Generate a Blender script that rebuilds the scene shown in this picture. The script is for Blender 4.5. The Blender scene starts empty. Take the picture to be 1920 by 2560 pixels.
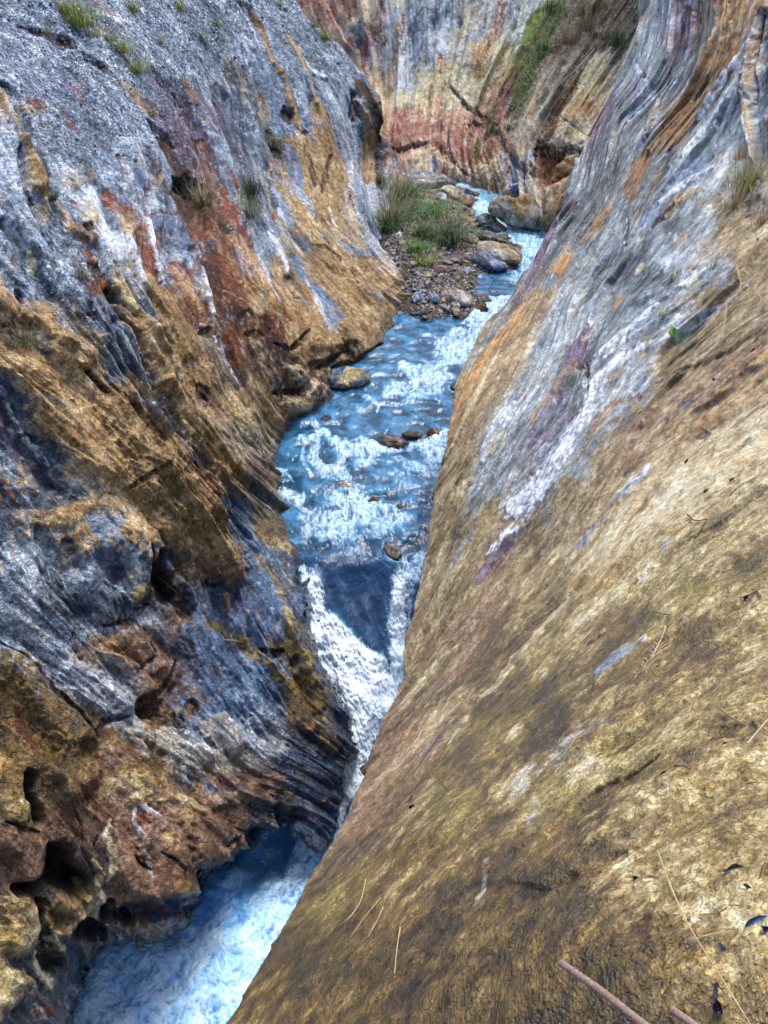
import bpy, bmesh, math, random
import numpy as np
from mathutils import Vector

# ------------------------------------------------------------------ camera, sky, sun, exposure
scn = bpy.context.scene
COL = scn.collection
PITCH = math.radians(38.0)
FOC = 1828.0                       # focal length in photo pixels (1920 x 2560)
SP, CP = math.sin(PITCH), math.cos(PITCH)
cd = bpy.data.cameras.new('camera'); cam = bpy.data.objects.new('camera', cd); COL.objects.link(cam)
cam.location = (0, 0, 0); cam.rotation_euler = (math.radians(90) - PITCH, 0, 0)
cd.sensor_fit = 'VERTICAL'; cd.angle = 2 * math.atan(1280 / FOC); cd.clip_start = 0.05; cd.clip_end = 800
scn.camera = cam
scn.cycles.use_denoising = True
SUN_EL, SUN_AZ = math.radians(64), math.radians(28)     # azimuth from +Y towards +X
w = bpy.data.worlds.new('World'); scn.world = w; w.use_nodes = True
wn = w.node_tree.nodes; wl_ = w.node_tree.links; wn.clear()
sky = wn.new('ShaderNodeTexSky'); sky.sky_type = 'NISHITA'; sky.sun_disc = False
sky.sun_elevation = SUN_EL; sky.sun_rotation = SUN_AZ; sky.air_density = 1.0; sky.dust_density = 3.0
bg = wn.new('ShaderNodeBackground'); bg.inputs[1].default_value = 0.15
wo = wn.new('ShaderNodeOutputWorld'); wl_.new(sky.outputs[0], bg.inputs[0]); wl_.new(bg.outputs[0], wo.inputs[0])
sd = bpy.data.lights.new('sun', 'SUN'); sd.energy = 1.5; sd.angle = math.radians(20); sd.color = (1.0, 0.96, 0.91)
so = bpy.data.objects.new('sun', sd); COL.objects.link(so)
sv = Vector((math.sin(SUN_AZ) * math.cos(SUN_EL), math.cos(SUN_AZ) * math.cos(SUN_EL), math.sin(SUN_EL)))
so.rotation_euler = sv.to_track_quat('Z', 'Y').to_euler()
scn.view_settings.view_transform = 'Standard'; scn.view_settings.look = 'None'
scn.view_settings.exposure = 1.28; scn.view_settings.gamma = 1; scn.view_settings.use_curve_mapping = False

rng = np.random.default_rng(7); random.seed(7)

# ------------------------------------------------------------------ places along the lines of sight
def ray(px, py):
    px = np.asarray(px, float); py = np.asarray(py, float)
    x = (px - 960) / FOC; u = (1280 - py) / FOC
    return np.stack([x + 0 * u, CP + u * SP + 0 * x, -SP + u * CP + 0 * x], -1)
def at(px, py, d): return ray(px, py) * np.asarray(d, float)[..., None]
def dz(py, z): return z / (-SP + (1280 - py) / FOC * CP)     # distance at which a sight line reaches height z
def Z(px, py, z): return (px, py, dz(py, z))

# ------------------------------------------------------------------ noise
_perm = np.random.default_rng(3).permutation(512).astype(np.int32)
_perm = np.concatenate([_perm, _perm, _perm])
_g3 = np.random.default_rng(4).normal(size=(512, 3)).astype(np.float32); _g3 /= np.linalg.norm(_g3, axis=1)[:, None]
_a = np.random.default_rng(5).uniform(0, 2 * np.pi, 512).astype(np.float32); _g2 = np.stack([np.cos(_a), np.sin(_a)], 1)
def n3(P, sc, off=0.0):
    q = (P * sc + off).astype(np.float32); i = np.floor(q).astype(np.int32); f = q - i; i &= 511
    u = f * f * f * (f * (f * 6 - 15) + 10); out = 0
    for dx in (0, 1):
        for dy in (0, 1):
            for dz_ in (0, 1):
                h = _perm[_perm[_perm[(i[..., 0] + dx) & 511] + ((i[..., 1] + dy) & 511)] + ((i[..., 2] + dz_) & 511)]
                g = _g3[h]
                v = g[..., 0] * (f[..., 0] - dx) + g[..., 1] * (f[..., 1] - dy) + g[..., 2] * (f[..., 2] - dz_)
                wx = u[..., 0] if dx else 1 - u[..., 0]; wy = u[..., 1] if dy else 1 - u[..., 1]; wz = u[..., 2] if dz_ else 1 - u[..., 2]
                out = out + v * wx * wy * wz
    return out * 1.6
def n2(a, b, off=0.0):
    a = (a + off).astype(np.float32); b = (b + off * 1.7).astype(np.float32)
    ia = np.floor(a).astype(np.int32); ib = np.floor(b).astype(np.int32); fa = a - ia; fb = b - ib
    ua = fa * fa * fa * (fa * (fa * 6 - 15) + 10); ub = fb * fb * fb * (fb * (fb * 6 - 15) + 10); out = 0
    for da in (0, 1):
        for db in (0, 1):
            g = _g2[_perm[_perm[(ia + da) & 511] + ((ib + db) & 511)]]
            out = out + (g[..., 0] * (fa - da) + g[..., 1] * (fb - db)) * (ua if da else 1 - ua) * (ub if db else 1 - ub)
    return out * 1.5
def sst(x, a=0.0, b=1.0):
    x = np.clip((x - a) / (b - a), 0, 1); return x * x * (3 - 2 * x)

# ------------------------------------------------------------------ smooth field through scattered values
class TPS:
    def __init__(s, pts, vals, reg=1e-3):
        p = np.asarray(pts, float) / 1000; n = len(p); s.p = p
        r = np.linalg.norm(p[:, None] - p[None], axis=-1); K = np.where(r > 0, r * r * np.log(r + 1e-12), 0) + reg * np.eye(n)
        Q = np.concatenate([np.ones((n, 1)), p], 1); A = np.zeros((n + 3, n + 3)); A[:n, :n] = K; A[:n, n:] = Q; A[n:, :n] = Q.T
        s.w = np.linalg.solve(A, np.concatenate([np.asarray(vals, float), np.zeros(3)]))
    def __call__(s, x, y):
        x = np.asarray(x, float) / 1000; y = np.asarray(y, float) / 1000; n = len(s.p)
        out = s.w[n] + s.w[n + 1] * x + s.w[n + 2] * y
        for (a, b), c in zip(s.p, s.w[:n]):
            r2 = (x - a) ** 2 + (y - b) ** 2 + 1e-12; out = out + c * 0.5 * r2 * np.log(r2)
        return out
def lines_field(lines, reg=2e-3):
    P, V = [], []
    for v, pts in lines:
        for q in pts: P.append(q); V.append(v)
    return TPS(P, V, reg)

# ------------------------------------------------------------------ rock colours (each kind by itself; dark ones also paint shade in hollows)
def lin(h):
    h = h.lstrip('#'); c = np.array([int(h[i:i + 2], 16) / 255 for i in (0, 2, 4)])
    return np.where(c < .04045, c / 12.92, ((c + .055) / 1.055) ** 2.4)
def P_(cols, wet=0, grit=0, bub=0, stripe=.5): return (np.array([lin(c) for c in cols]), np.array([wet, grit, bub, stripe]))
PAL = {
 'scree':   P_(['#343f4e', '#5e6d82', '#8a9aae', '#ccd8e4'], 0, 1, 0, .15),
 'slate':   P_(['#1c2432', '#3a485c', '#627488', '#a2b0c0'], .15, .25, 0, 1),
 'pale':    P_(['#445468', '#7e90a8', '#aebccd', '#e4ebf2'], 0, .5, 0, .7),
 'gpale':   P_(['#485256', '#7c8890', '#a8b2b8', '#e0e5e8'], 0, .3, 0, .7),
 'gslate':  P_(['#2c3236', '#4e585e', '#747f86', '#a8b0b4'], .1, .2, 0, .7),
 'gneiss':  P_(['#463a28', '#7c6a4a', '#a8946e', '#d2c4a2'], .15, .25, .3, .4),
 'umber':   P_(['#382a1a', '#6c543a', '#96785a', '#c4aa86'], .4, .15, .3, .35),
 'wedge':   P_(['#0a1020', '#1c2c4a', '#3a5478', '#7c94b8'], .8, 0, 0, 1.7),
 'pink':    P_(['#4c2e26', '#84564a', '#b0806e', '#d6b29e'], 0, .2, 0, .7),
 'white':   P_(['#8f9db6', '#c4cedd', '#e6ebf2', '#f6f8fa'], 0, .2, 0, .6),
 'ochre':   P_(['#4a3a22', '#8a7048', '#b89a6c', '#e2cca8'], .1, 0, 1, .4),
 'tan':     P_(['#6a5032', '#a28256', '#c4a678', '#e0caa4'], .0, .1, .5, .6),
 'rust':    P_(['#2a1710', '#5a3322', '#845038', '#a87450'], 0, .2, .5, .6),
 'red':     P_(['#38201a', '#6a3628', '#905846', '#b48a76'], 0, .2, .2, .6),
 'dkbrown': P_(['#120d0a', '#30221a', '#523a28', '#7a5c42'], .1, .3, .3, .6),
 'cream':   P_(['#8a7654', '#bca884', '#d8caa8', '#ece4d0'], 0, .1, .6, .5),
 'olive':   P_(['#2c210a', '#5c461a', '#8c6f34', '#ccb478'], .85, 0, .6, .12),
 'ollite':  P_(['#5e4c20', '#987f46', '#ceba84', '#f4ecd0'], .75, 0, .6, .12),
 'yelol':   P_(['#42360f', '#766226', '#a08c46', '#ccbc84'], .8, 0, .4, .15),
 'greige':  P_(['#4c4438', '#7a6e5c', '#a0947e', '#c4bca8'], .1, .3, .2, .8),
 'purple':  P_(['#2c2436', '#4e4258', '#766a80', '#a096aa'], 0, .2, 0, .9),
 'mauve':   P_(['#40282e', '#6c4a50', '#94727a', '#bca4a8'], 0, .2, 0, .9),
 'moss':    P_(['#1a2408', '#3a4c16', '#5a7026', '#84964c'], 0, 0, .6, .3),
 'blue':    P_(['#1e2e48', '#3c5a82', '#6484aa', '#a8bed6'], .45, .2, 0, .6),
 'brown':   P_(['#3c281c', '#6c4e3a', '#92725a', '#bca086'], .35, .1, .3, .3),
 'palest':  P_(['#5c5a58', '#98948e', '#c2beb6', '#e2e0dc'], 0, .3, 0, .6),
 'yellow':  P_(['#80704a', '#b0a070', '#cec296', '#e6dec0'], 0, .3, .2, .5),
 'wet_and_shade': P_(['#08080c', '#16161c', '#2a2828', '#50483e'], .9, 0, .3, .6),  # black for wet rock and for shade painted in hollows and undercuts
 'wetblue': P_(['#080d18', '#182640', '#304a70', '#6484ac'], .9, 0, 0, .45),
 'orange':  P_(['#5e4026', '#9a7248', '#bc986a', '#dcc4a0'], 0, .1, .3, .8),
 'soil':    P_(['#2e2620', '#50443a', '#766858', '#a09482'], 0, 1, 0, .1),
}
def pal_eval(name, n):
    c, _ = PAL[name]; x = np.clip(n, 0, 1) * (len(c) - 1); i = np.clip(x.astype(int), 0, len(c) - 2); f = (x - i)[..., None]
    return c[i] * (1 - f) + c[i + 1] * f

# ------------------------------------------------------------------ mesh makers
def put(o, kind=None, label=None, cat=None, group=None, parent=None):
    if o.name not in COL.objects: COL.objects.link(o)
    if kind: o['kind'] = kind
    if label: o['label'] = label
    if cat: o['category'] = cat
    if group: o['group'] = group
    if parent is not None: o.parent = parent
    return o
def raw_mesh(name, V, F, mat, smooth=True, attrs=None):
    V = np.ascontiguousarray(V, np.float32).reshape(-1, 3); F = np.ascontiguousarray(F, np.int32); k = F.shape[1]
    me = bpy.data.meshes.new(name); me.vertices.add(len(V)); me.vertices.foreach_set('co', V.ravel())
    me.loops.add(F.size); me.loops.foreach_set('vertex_index', F.ravel()); me.polygons.add(len(F))
    me.polygons.foreach_set('loop_start', np.arange(0, F.size, k, dtype=np.int32))
    me.polygons.foreach_set('use_smooth', np.full(len(F), smooth))
    me.update(calc_edges=True)
    for an, arr in (attrs or {}).items():
        a = me.attributes.new(an, 'FLOAT_COLOR', 'POINT'); arr = np.asarray(arr, np.float32).reshape(-1, arr.shape[-1])
        if arr.shape[1] == 3: arr = np.concatenate([arr, np.ones((len(arr), 1), np.float32)], 1)
        a.data.foreach_set('color', np.ascontiguousarray(arr).ravel())
    me.materials.append(mat)
    return me
def grid_faces(nr, nc, wrap=False):
    i = np.arange(nr * nc).reshape(nr, nc)
    if wrap: i = np.concatenate([i, i[:, :1]], 1)
    return np.stack([i[:-1, :-1], i[1:, :-1], i[1:, 1:], i[:-1, 1:]], -1).reshape(-1, 4)
def normals(P):
    a = np.gradient(P, axis=0); b = np.gradient(P, axis=1); n = np.cross(a, b); n /= np.linalg.norm(n, axis=-1, keepdims=True) + 1e-12
    return n
def blur(a, k):
    for ax in (0, 1):
        c = np.cumsum(np.concatenate([np.repeat(a.take([0], ax), k + 1, ax), a, np.repeat(a.take([-1], ax), k, ax)], ax), ax)
        n = a.shape[ax]; a = (c.take(range(2 * k + 1, 2 * k + 1 + n), ax) - c.take(range(0, n), ax)) / (2 * k + 1)
    return a

# ------------------------------------------------------------------ materials
def new_mat(name):
    m = bpy.data.materials.new(name); m.use_nodes = True; nt = m.node_tree; nt.nodes.clear()
    out = nt.nodes.new('ShaderNodeOutputMaterial'); b = nt.nodes.new('ShaderNodeBsdfPrincipled'); nt.links.new(b.outputs[0], out.inputs[0])
    return m, nt, b
def mth(nt, op, a, b=None, c=None, clamp=False):
    n = nt.nodes.new('ShaderNodeMath'); n.operation = op; n.use_clamp = clamp
    for i, v in enumerate((a, b, c)):
        if v is None: continue
        if isinstance(v, (int, float)): n.inputs[i].default_value = v
        else: nt.links.new(v, n.inputs[i])
    return n.outputs[0]
def noise_node(nt, vec, scale, detail=4, rough=.6, kind='ShaderNodeTexNoise'):
    n = nt.nodes.new(kind); n.inputs['Scale'].default_value = scale
    if kind == 'ShaderNodeTexNoise': n.inputs['Detail'].default_value = detail; n.inputs['Roughness'].default_value = rough
    nt.links.new(vec, n.inputs['Vector']); return n
def rock_material(name, fine=1.0, near=False):
    m, nt, b = new_mat(name); L = nt.links
    at_ = nt.nodes.new('ShaderNodeAttribute'); at_.attribute_name = 'Col'
    pr = nt.nodes.new('ShaderNodeAttribute'); pr.attribute_name = 'Prm'
    sep = nt.nodes.new('ShaderNodeSeparateColor'); L.new(pr.outputs['Color'], sep.inputs[0]); wet, grit, bub = sep.outputs
    tc = nt.nodes.new('ShaderNodeTexCoord'); ob = tc.outputs['Object']
    f1 = noise_node(nt, ob, 9 * fine, 6, .7); f2 = noise_node(nt, ob, 55 * fine, 5, .7); f3 = noise_node(nt, ob, 1.3, 6, .65)
    vo = noise_node(nt, ob, 26 * fine, kind='ShaderNodeTexVoronoi')
    # colour: grain, speckles, gravelly cells where the rock is loose
    g = mth(nt, 'ADD', mth(nt, 'MULTIPLY', f1.outputs[0], 0.9), mth(nt, 'MULTIPLY', f2.outputs[0], 0.9))     # ~0.9 mean
    g = mth(nt, 'POWER', mth(nt, 'MULTIPLY_ADD', f3.outputs[0], .25, mth(nt, 'ADD', g, -.02)), 1.9)
    sc = nt.nodes.new('ShaderNodeSeparateColor'); L.new(vo.outputs['Color'], sc.inputs[0])
    cell = mth(nt, 'MULTIPLY_ADD', mth(nt, 'SUBTRACT', mth(nt, 'POWER', sc.outputs[0], 1.6), .38), mth(nt, 'MULTIPLY', grit, 1.3), 1.0)
    g = mth(nt, 'MULTIPLY', g, cell)
    wv = nt.nodes.new('ShaderNodeVectorMath'); wv.operation = 'MULTIPLY_ADD'; L.new(f3.outputs['Color'], wv.inputs[0]); wv.inputs[1].default_value = (.9, .9, .9); L.new(ob, wv.inputs[2])
    mpn = nt.nodes.new('ShaderNodeMapping'); mpn.inputs['Rotation'].default_value = (.5, .55, .2); mpn.inputs['Scale'].default_value = (1.6, 1.6, .55); L.new(wv.outputs[0], mpn.inputs[0])
    vc = noise_node(nt, mpn.outputs[0], 2.6 * fine, kind='ShaderNodeTexVoronoi'); vc.feature = 'DISTANCE_TO_EDGE'; vd = noise_node(nt, mpn.outputs[0], 8.5 * fine, kind='ShaderNodeTexVoronoi'); vd.feature = 'DISTANCE_TO_EDGE'
    ck = mth(nt, 'MULTIPLY', mth(nt, 'DIVIDE', vc.outputs['Distance'], .05, clamp=True), mth(nt, 'MULTIPLY_ADD', mth(nt, 'DIVIDE', vd.outputs['Distance'], .09, clamp=True), .5, .5))
    if near: ck = mth(nt, 'MULTIPLY_ADD', ck, .16, .84)
    g = mth(nt, 'MULTIPLY', g, mth(nt, 'MULTIPLY_ADD', ck, .3, .72))
    if near:
        vs = noise_node(nt, ob, 95, kind='ShaderNodeTexVoronoi'); ss = nt.nodes.new('ShaderNodeSeparateColor'); L.new(vs.outputs['Color'], ss.inputs[0])
        g = mth(nt, 'MULTIPLY', g, mth(nt, 'MULTIPLY_ADD', mth(nt, 'SUBTRACT', mth(nt, 'POWER', ss.outputs[1], 2.0), .33), mth(nt, 'MULTIPLY', wet, 1.1), 1.0))  # light and dark cells put the wet rock's highlight specks into the colour
    mx = nt.nodes.new('ShaderNodeVectorMath'); mx.operation = 'SCALE'; L.new(at_.outputs['Color'], mx.inputs[0]); L.new(g, mx.inputs['Scale'])
    L.new(mx.outputs[0], b.inputs['Base Color'])
    r = mth(nt, 'SUBTRACT', .92, mth(nt, 'MULTIPLY', wet, mth(nt, 'MULTIPLY_ADD', f1.outputs[0], .7, .3)), clamp=True)
    L.new(mth(nt, 'MAXIMUM', r, .14), b.inputs['Roughness'])
    L.new(mth(nt, 'MULTIPLY_ADD', wet, .5, .35), b.inputs['Specular IOR Level'])
    # relief
    h = mth(nt, 'ADD', mth(nt, 'MULTIPLY', f1.outputs[0], 1.0), mth(nt, 'MULTIPLY', f2.outputs[0], .35))
    h = mth(nt, 'SUBTRACT', h, mth(nt, 'MULTIPLY', mth(nt, 'MULTIPLY', vo.outputs['Distance'], grit), .5))
    h = mth(nt, 'ADD', h, mth(nt, 'MULTIPLY', ck, .55))
    bp = nt.nodes.new('ShaderNodeBump'); bp.inputs['Strength'].default_value = 1; bp.inputs['Distance'].default_value = .075 / fine
    L.new(h, bp.inputs['Height']); last = bp
    if near:
        v2 = noise_node(nt, ob, 120, kind='ShaderNodeTexVoronoi'); v2.feature = 'SMOOTH_F1'
        wv = noise_node(nt, ob, 60, 2, .6); v3 = noise_node(nt, ob, 30, kind='ShaderNodeTexVoronoi'); v3.feature = 'DISTANCE_TO_EDGE'
        hh = mth(nt, 'ADD', mth(nt, 'MULTIPLY', v2.outputs['Distance'], 1.0), mth(nt, 'MULTIPLY', wv.outputs[0], 1.0))
        b2 = nt.nodes.new('ShaderNodeBump'); b2.inputs['Distance'].default_value = .009
        L.new(mth(nt, 'MULTIPLY', wet, 1.0, clamp=True), b2.inputs['Strength'])
        L.new(hh, b2.inputs['Height']); L.new(bp.outputs[0], b2.inputs['Normal']); last = b2
    L.new(last.outputs[0], b.inputs['Normal']); L.new(last.outputs[0], b.inputs['Coat Normal'])
    L.new(mth(nt, 'MULTIPLY', wet, .45, clamp=True), b.inputs['Coat Weight']); b.inputs['Coat Roughness'].default_value = .05
    return m
M_ROCK = rock_material('rock'); M_NEAR = rock_material('wet_rock', 1.6, True); M_STONE = rock_material('stone', 1.2)
# water level along the gorge
wz = [(1000, 400, -8.3), (900, 380, -8.3), (1100, 460, -8.35), (1250, 520, -8.42), (1350, 600, -8.55), (1330, 660, -8.68), (1280, 740, -8.88), (1200, 790, -8.97), (1100, 850, -9.05), (1000, 950, -9.13), (800, 1050, -9.2), (1100, 1050, -9.22),
      (700, 1180, -9.3), (1060, 1250, -9.36), (740, 1330, -9.42), (900, 1330, -9.42), (1060, 1370, -9.45), (775, 1425, -9.58), (1060, 1425, -9.6), (900, 1420, -9.62), (805, 1500, -9.95), (1040, 1500, -9.98), (830, 1600, -10.4), (1015, 1600, -10.45), (920, 1560, -10.35),
      (1000, 1680, -10.8), (880, 1700, -10.82), (930, 1800, -11.2), (900, 1900, -11.6), (870, 2000, -11.95), (830, 2080, -12.18), (790, 2120, -12.2), (650, 2080, -12.2), (560, 2200, -12.2), (400, 2400, -12.2), (700, 2400, -12.2), (200, 2560, -12.2), (600, 2700, -12.2), (100, 2800, -12.2), (1400, 380, -8.3), (1500, 560, -8.5)]
Wz = TPS([(a, b) for a, b, _ in wz], [c for _, _, c in wz], 1e-3)
_wy = sorted([(float(at(a, b, dz(b, z))[1]), z) for a, b, z in wz]); WYY = np.array([q[0] for q in _wy]); WYZ = np.array([q[1] for q in _wy])
def water_at(y): return np.interp(y, WYY, WYZ)
# ------------------------------------------------------------------ traced marks: map enlargements to photo pixels
TILE = {'A': (0, 0, .3014), 'B': (500, 0, .3014), 'C': (0, 450, .3014), 'D': (500, 450, .3014), 'E': (0, 1280, .5787),
        'F': (0, 1900, .3617), 'G': (960, 0, .5787), 'H': (960, 640, .5787), 'I': (960, 1280, .5787), 'J': (960, 1920, .5787),
        'K': (1420, 1900, .3014), 'L': (900, 360, .3014), 'M': (640, 760, .3617), 'N': (640, 1300, .339), 'O': (900, 0, .4219),
        'P': (0, 640, .5787), 'S': (0, 0, 1.0), 'W': (0, 0, 1.1573), 'T': (0, 1920, .5787)}
def tp(tile, pts):
    ox, oy, k = TILE[tile]; return [(ox + x * k, oy + y * k) for x, y in pts]
def poly_dist(X, Y, pts):
    """distance to a polyline and the place along it (0..1)"""
    best = np.full(X.shape, 1e9, np.float32); tt = np.zeros(X.shape, np.float32)
    if len(pts) == 1: return np.hypot(X - pts[0][0], Y - pts[0][1]).astype(np.float32), tt
    seg = [math.dist(pts[i], pts[i + 1]) for i in range(len(pts) - 1)]; tot = sum(seg); acc = 0
    for i, sl in enumerate(seg):
        (ax, ay), (bx, by) = pts[i], pts[i + 1]; ux, uy = (bx - ax) / (sl + 1e-9), (by - ay) / (sl + 1e-9)
        t = np.clip((X - ax) * ux + (Y - ay) * uy, 0, sl); d = np.hypot(X - ax - ux * t, Y - ay - uy * t)
        m = d < best; best[m] = d[m]; tt[m] = ((acc + t) / tot)[m]; acc += sl
    return best, tt

def relief(P, s, t, D, prm, chunk, sk_=1, sk_amp=1.0, lk=1.0):
    """height of the rock surface above its smooth base, in metres"""
    wet, grit, bub, stripe = [prm[..., i] for i in range(4)]
    res = D * 2.7 / FOC * 2.2
    h = np.zeros(P.shape[:2], np.float32)
    for k, (wl, a) in enumerate([(3.1, .06), (1.5, .05), (.8, .05), (.42, .06), (.22, .08), (.12, .12), (.065, .14), (.036, .15)]):
        band = sst(wl / res, .9, 2.2)
        if band.max() <= 0: continue
        v = n3(P, 1 / wl, 11.3 * k)
        bil = np.abs(v) * 2 - .5                                    # rounded knobs
        rid = .35 - 2.2 * np.clip(.22 - np.abs(v), 0, 1) * 1.4       # sharp cracks between blocks
        vv = v * (1 - .5 * bub - .35 * chunk) + bil * .5 * bub + rid * .55 * chunk
        h += band * a * wl * vv
    W = P + .2 * np.stack([n3(P, 1.4, 50), n3(P, 1.4, 60), n3(P, 1.4, 70)], -1)
    wp = .5 if sk_ else .15
    for k, (fs, ft, a) in enumerate([(4, .22, .026), (9, .4, .020), (20, .9, .010), (44, 2.0, .0045)]):
        v = n2(s * fs + wp * n3(P, .8, 5), t * ft, 7.7 * k)
        h += a * np.minimum(D, 13) * (stripe * .85 + .12 * (sk_ > 0)) * sk_amp * (v * .6 + (.3 - np.abs(v)) * .8)
    # bedding: each sheet of rock laps over the next and ends in a small drop
    for k, (fs, a) in enumerate([(2.6, .020), (6.5, .011), (15, .005)]):
        x = s * fs + .45 * n2(s * fs * .5, t * .18, 171 + k) + .10 * wp * n3(P, 1.1, 174 + k) + .12 * n2(s * fs, t * .9, 178 + k); f = x - np.floor(x)
        gate = sst(n2(s * 2, t * .25, 181 + k), -.35, .3); h += a * np.minimum(D, 13) * gate * (f ** 2.2 * (1 - sst(f, .93, 1.0)) - .3) * (.5 if k else 1) * 2 * lk
    return h

def e_(b, q): return n3(b, 1.3, 95 + 7 * q)
def make_wall(name, PX, PY, D, lines, blobs, strokes, mat, skirt=None, chunk_pts=(), blobr=1.0, relief_k=1.0, kind='structure', hook=None, veins=None, hk=1.0, off=0):
    base = at(PX, PY, D)
    if skirt is not None: base = skirt(base, PX, PY, D)
    S_ = lines(PX, PY); T_ = (PX * .42 + PY * .9) / 100
    if name == 'canyon_wall_right': T_ = (-PX * .55 + PY * .83) / 100
    base32 = base.astype(np.float32)
    wa = n3(base32, 1.1, 3) + .5 * n3(base32, 2.7, 9) + .25 * n3(base32, 7, 19); wb = n2(S_ * 8, T_ * .5, 31) + .5 * n2(S_ * 22, T_ * 1.4, 37)
    # which kind of rock: nearest named place, measured along and across the strata
    best = np.full(PX.shape, 1e9); idx = np.zeros(PX.shape, int); names = []; best2 = best.copy(); idx2 = idx.copy()
    fine = n2(S_ * 48, T_ * 2.2, 41) + .6 * n2(S_ * 95, T_ * 5, 43)
    wq = 1 if name != 'canyon_wall_right' else .45
    Sw = S_ + .13 * wq * wa + .12 * wb + .03 * fine; Tw = T_ + .4 * wa
    for pn, pts in blobs:
        names.append(pn)
        for q in pts:
            r = q[2] if len(q) > 2 else 1.0
            qs = float(lines(np.array([q[0]]), np.array([q[1]]))[0]); qt = float((-q[0] * .55 + q[1] * .83) / 100 if name == 'canyon_wall_right' else (q[0] * .42 + q[1] * .9) / 100)
            dd = ((Sw - qs) * 1.9 / r) ** 2 + ((Tw - qt) * .75 / r) ** 2
            m = dd < best; k_ = len(names) - 1
            mm = m & (idx != k_); best2[mm] = best[mm]; idx2[mm] = idx[mm]; best[m] = dd[m]; idx[m] = k_
            m2 = (~m) & (dd < best2) & (idx != k_); best2[m2] = dd[m2]; idx2[m2] = k_
    band = .16 * n2(S_ * 3.2 + .1 * wa, T_ * .16, 161) + .13 * n2(S_ * 7.5 + .1 * wa, T_ * .28, 163)
    if name == 'canyon_wall_right': band = band * (.5 + .5 * sst(PX * .75 - PY, -300, 700)) - .07 * sst(PY, 1300, 2300) + .15 * n3(base32, 1.9, 190) * sst(PY, 900, 1500)
    nz = .34 * n2(S_ * 6, T_ * .45, 1) + .36 * n2(S_ * 17, T_ * 1.1, 2) + .3 * n2(S_ * 41, T_ * 3, 4)
    iso = .3 * n3(base32, .9, 21) + .35 * n3(base32, 2.6, 22) + .4 * n3(base32, 7.5, 23) + .4 * n3(base32, 21, 24) + .3 * n3(base32, 55, 25) * sst(.05 / (D * .0035), .5, 1.5)
    col = np.zeros(PX.shape + (3,)); prm = np.zeros(PX.shape + (4,))
    st_mix = {}
    def shade(pn): 
        st = PAL[pn][1][3]; return pal_eval(pn, .47 + off + .75 * (nz * st * 1.25 + iso * (1.15 - .55 * st)) + off + band)
    ratio = np.sqrt(best) / (np.sqrt(best) + np.sqrt(best2) + 1e-6)
    mixk = sst(ratio + .17 * fine + .12 * wb + .10 * n3(base32, 9, 44), .30, .62) * .85
    for k, pn in enumerate(names):
        if (idx == k).any() or (idx2 == k).any():
            wk = (idx == k) * (1 - mixk) + (idx2 == k) * mixk
            col += shade(pn) * wk[..., None]; prm += PAL[pn][1] * wk[..., None]
    if veins:
        for q, (pn, fs, ft, wv, al) in enumerate(veins):
            v = n2(S_ * fs + .35 * wa, T_ * ft, 81 + q * 5.3); gate = sst(n2(S_ * 3, T_ * .6, 91 + q * 3.1) + .5 * e_(base32, q), 0, .35)
            m = sst(1 - np.abs(v) / wv, 0, .7) * gate * al * np.clip(prm[..., 3] * 1.6 - .15, 0, 1)
            col = col * (1 - m[..., None]) + shade(pn) * m[..., None]
    hadd = np.zeros(PX.shape, np.float32)
    e1 = n2(S_ * 14, T_ * 1.3, 71); e2 = n3(base32, 5, 72); e3 = n3(base32, 14, 73); e4 = n2(S_ * 50, T_ * 5, 77)
    edge = .55 * e1 + .45 * e2 + .4 * e3 + .3 * e4
    pch = n2(S_ * 26, T_ * 1.9, 111) + .7 * e3; pch2 = n2(S_ * 11, T_ * .9, 115) * .7 + n2(S_ * 34, T_ * 2.4, 117) * .6 + .4 * n3(base32, 3.3, 118)
    for sk in strokes:
        tile, pn, wd, pts = sk[:4]; nar = pn == 'wet_and_shade' and (max(wd) if isinstance(wd, tuple) else wd) <= 10
        if nar: pn = 'dkbrown'
        hh = sk[4] if len(sk) > 4 else 0; al = sk[5] if len(sk) > 5 else 1.0; rough = sk[6] if len(sk) > 6 else 1.0
        if nar: al *= .75
        q = tp(tile, pts) if len(pts) else []
        wmax = (max(wd) if isinstance(wd, tuple) else wd) * 2.4 + 6
        xs = [a for a, _ in q]; ys = [b for _, b in q]
        bb = (PX > min(xs) - wmax) & (PX < max(xs) + wmax) & (PY > min(ys) - wmax) & (PY < max(ys) + wmax)
        if not bb.any(): continue
        r_ = np.where(bb.any(1))[0]; c_ = np.where(bb.any(0))[0]; sl = (slice(r_[0], r_[-1] + 1), slice(c_[0], c_[-1] + 1))
        dd, tt = poly_dist(PX[sl], PY[sl], q)
        wv = wd[0] + (wd[1] - wd[0]) * tt if isinstance(wd, tuple) else wd
        if len(q) > 1 and np.max(wv) < 15: wv = wv * (.45 + .75 * np.sin(np.pi * np.clip(tt, 0.02, .98)) ** .7)
        x = dd / (wv * (1 + .75 * rough * edge[sl]).clip(.15, None) + 1e-6)
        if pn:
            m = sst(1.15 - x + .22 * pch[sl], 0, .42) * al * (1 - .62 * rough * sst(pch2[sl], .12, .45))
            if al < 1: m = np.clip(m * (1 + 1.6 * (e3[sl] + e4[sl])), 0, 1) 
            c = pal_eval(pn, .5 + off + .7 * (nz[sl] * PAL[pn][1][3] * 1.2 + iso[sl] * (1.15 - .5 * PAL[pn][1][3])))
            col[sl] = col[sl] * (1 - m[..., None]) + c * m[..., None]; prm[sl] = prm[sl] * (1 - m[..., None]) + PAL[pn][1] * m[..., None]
        if hh < 0 and np.max(wd) < 14: hh = hh * .55
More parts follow.
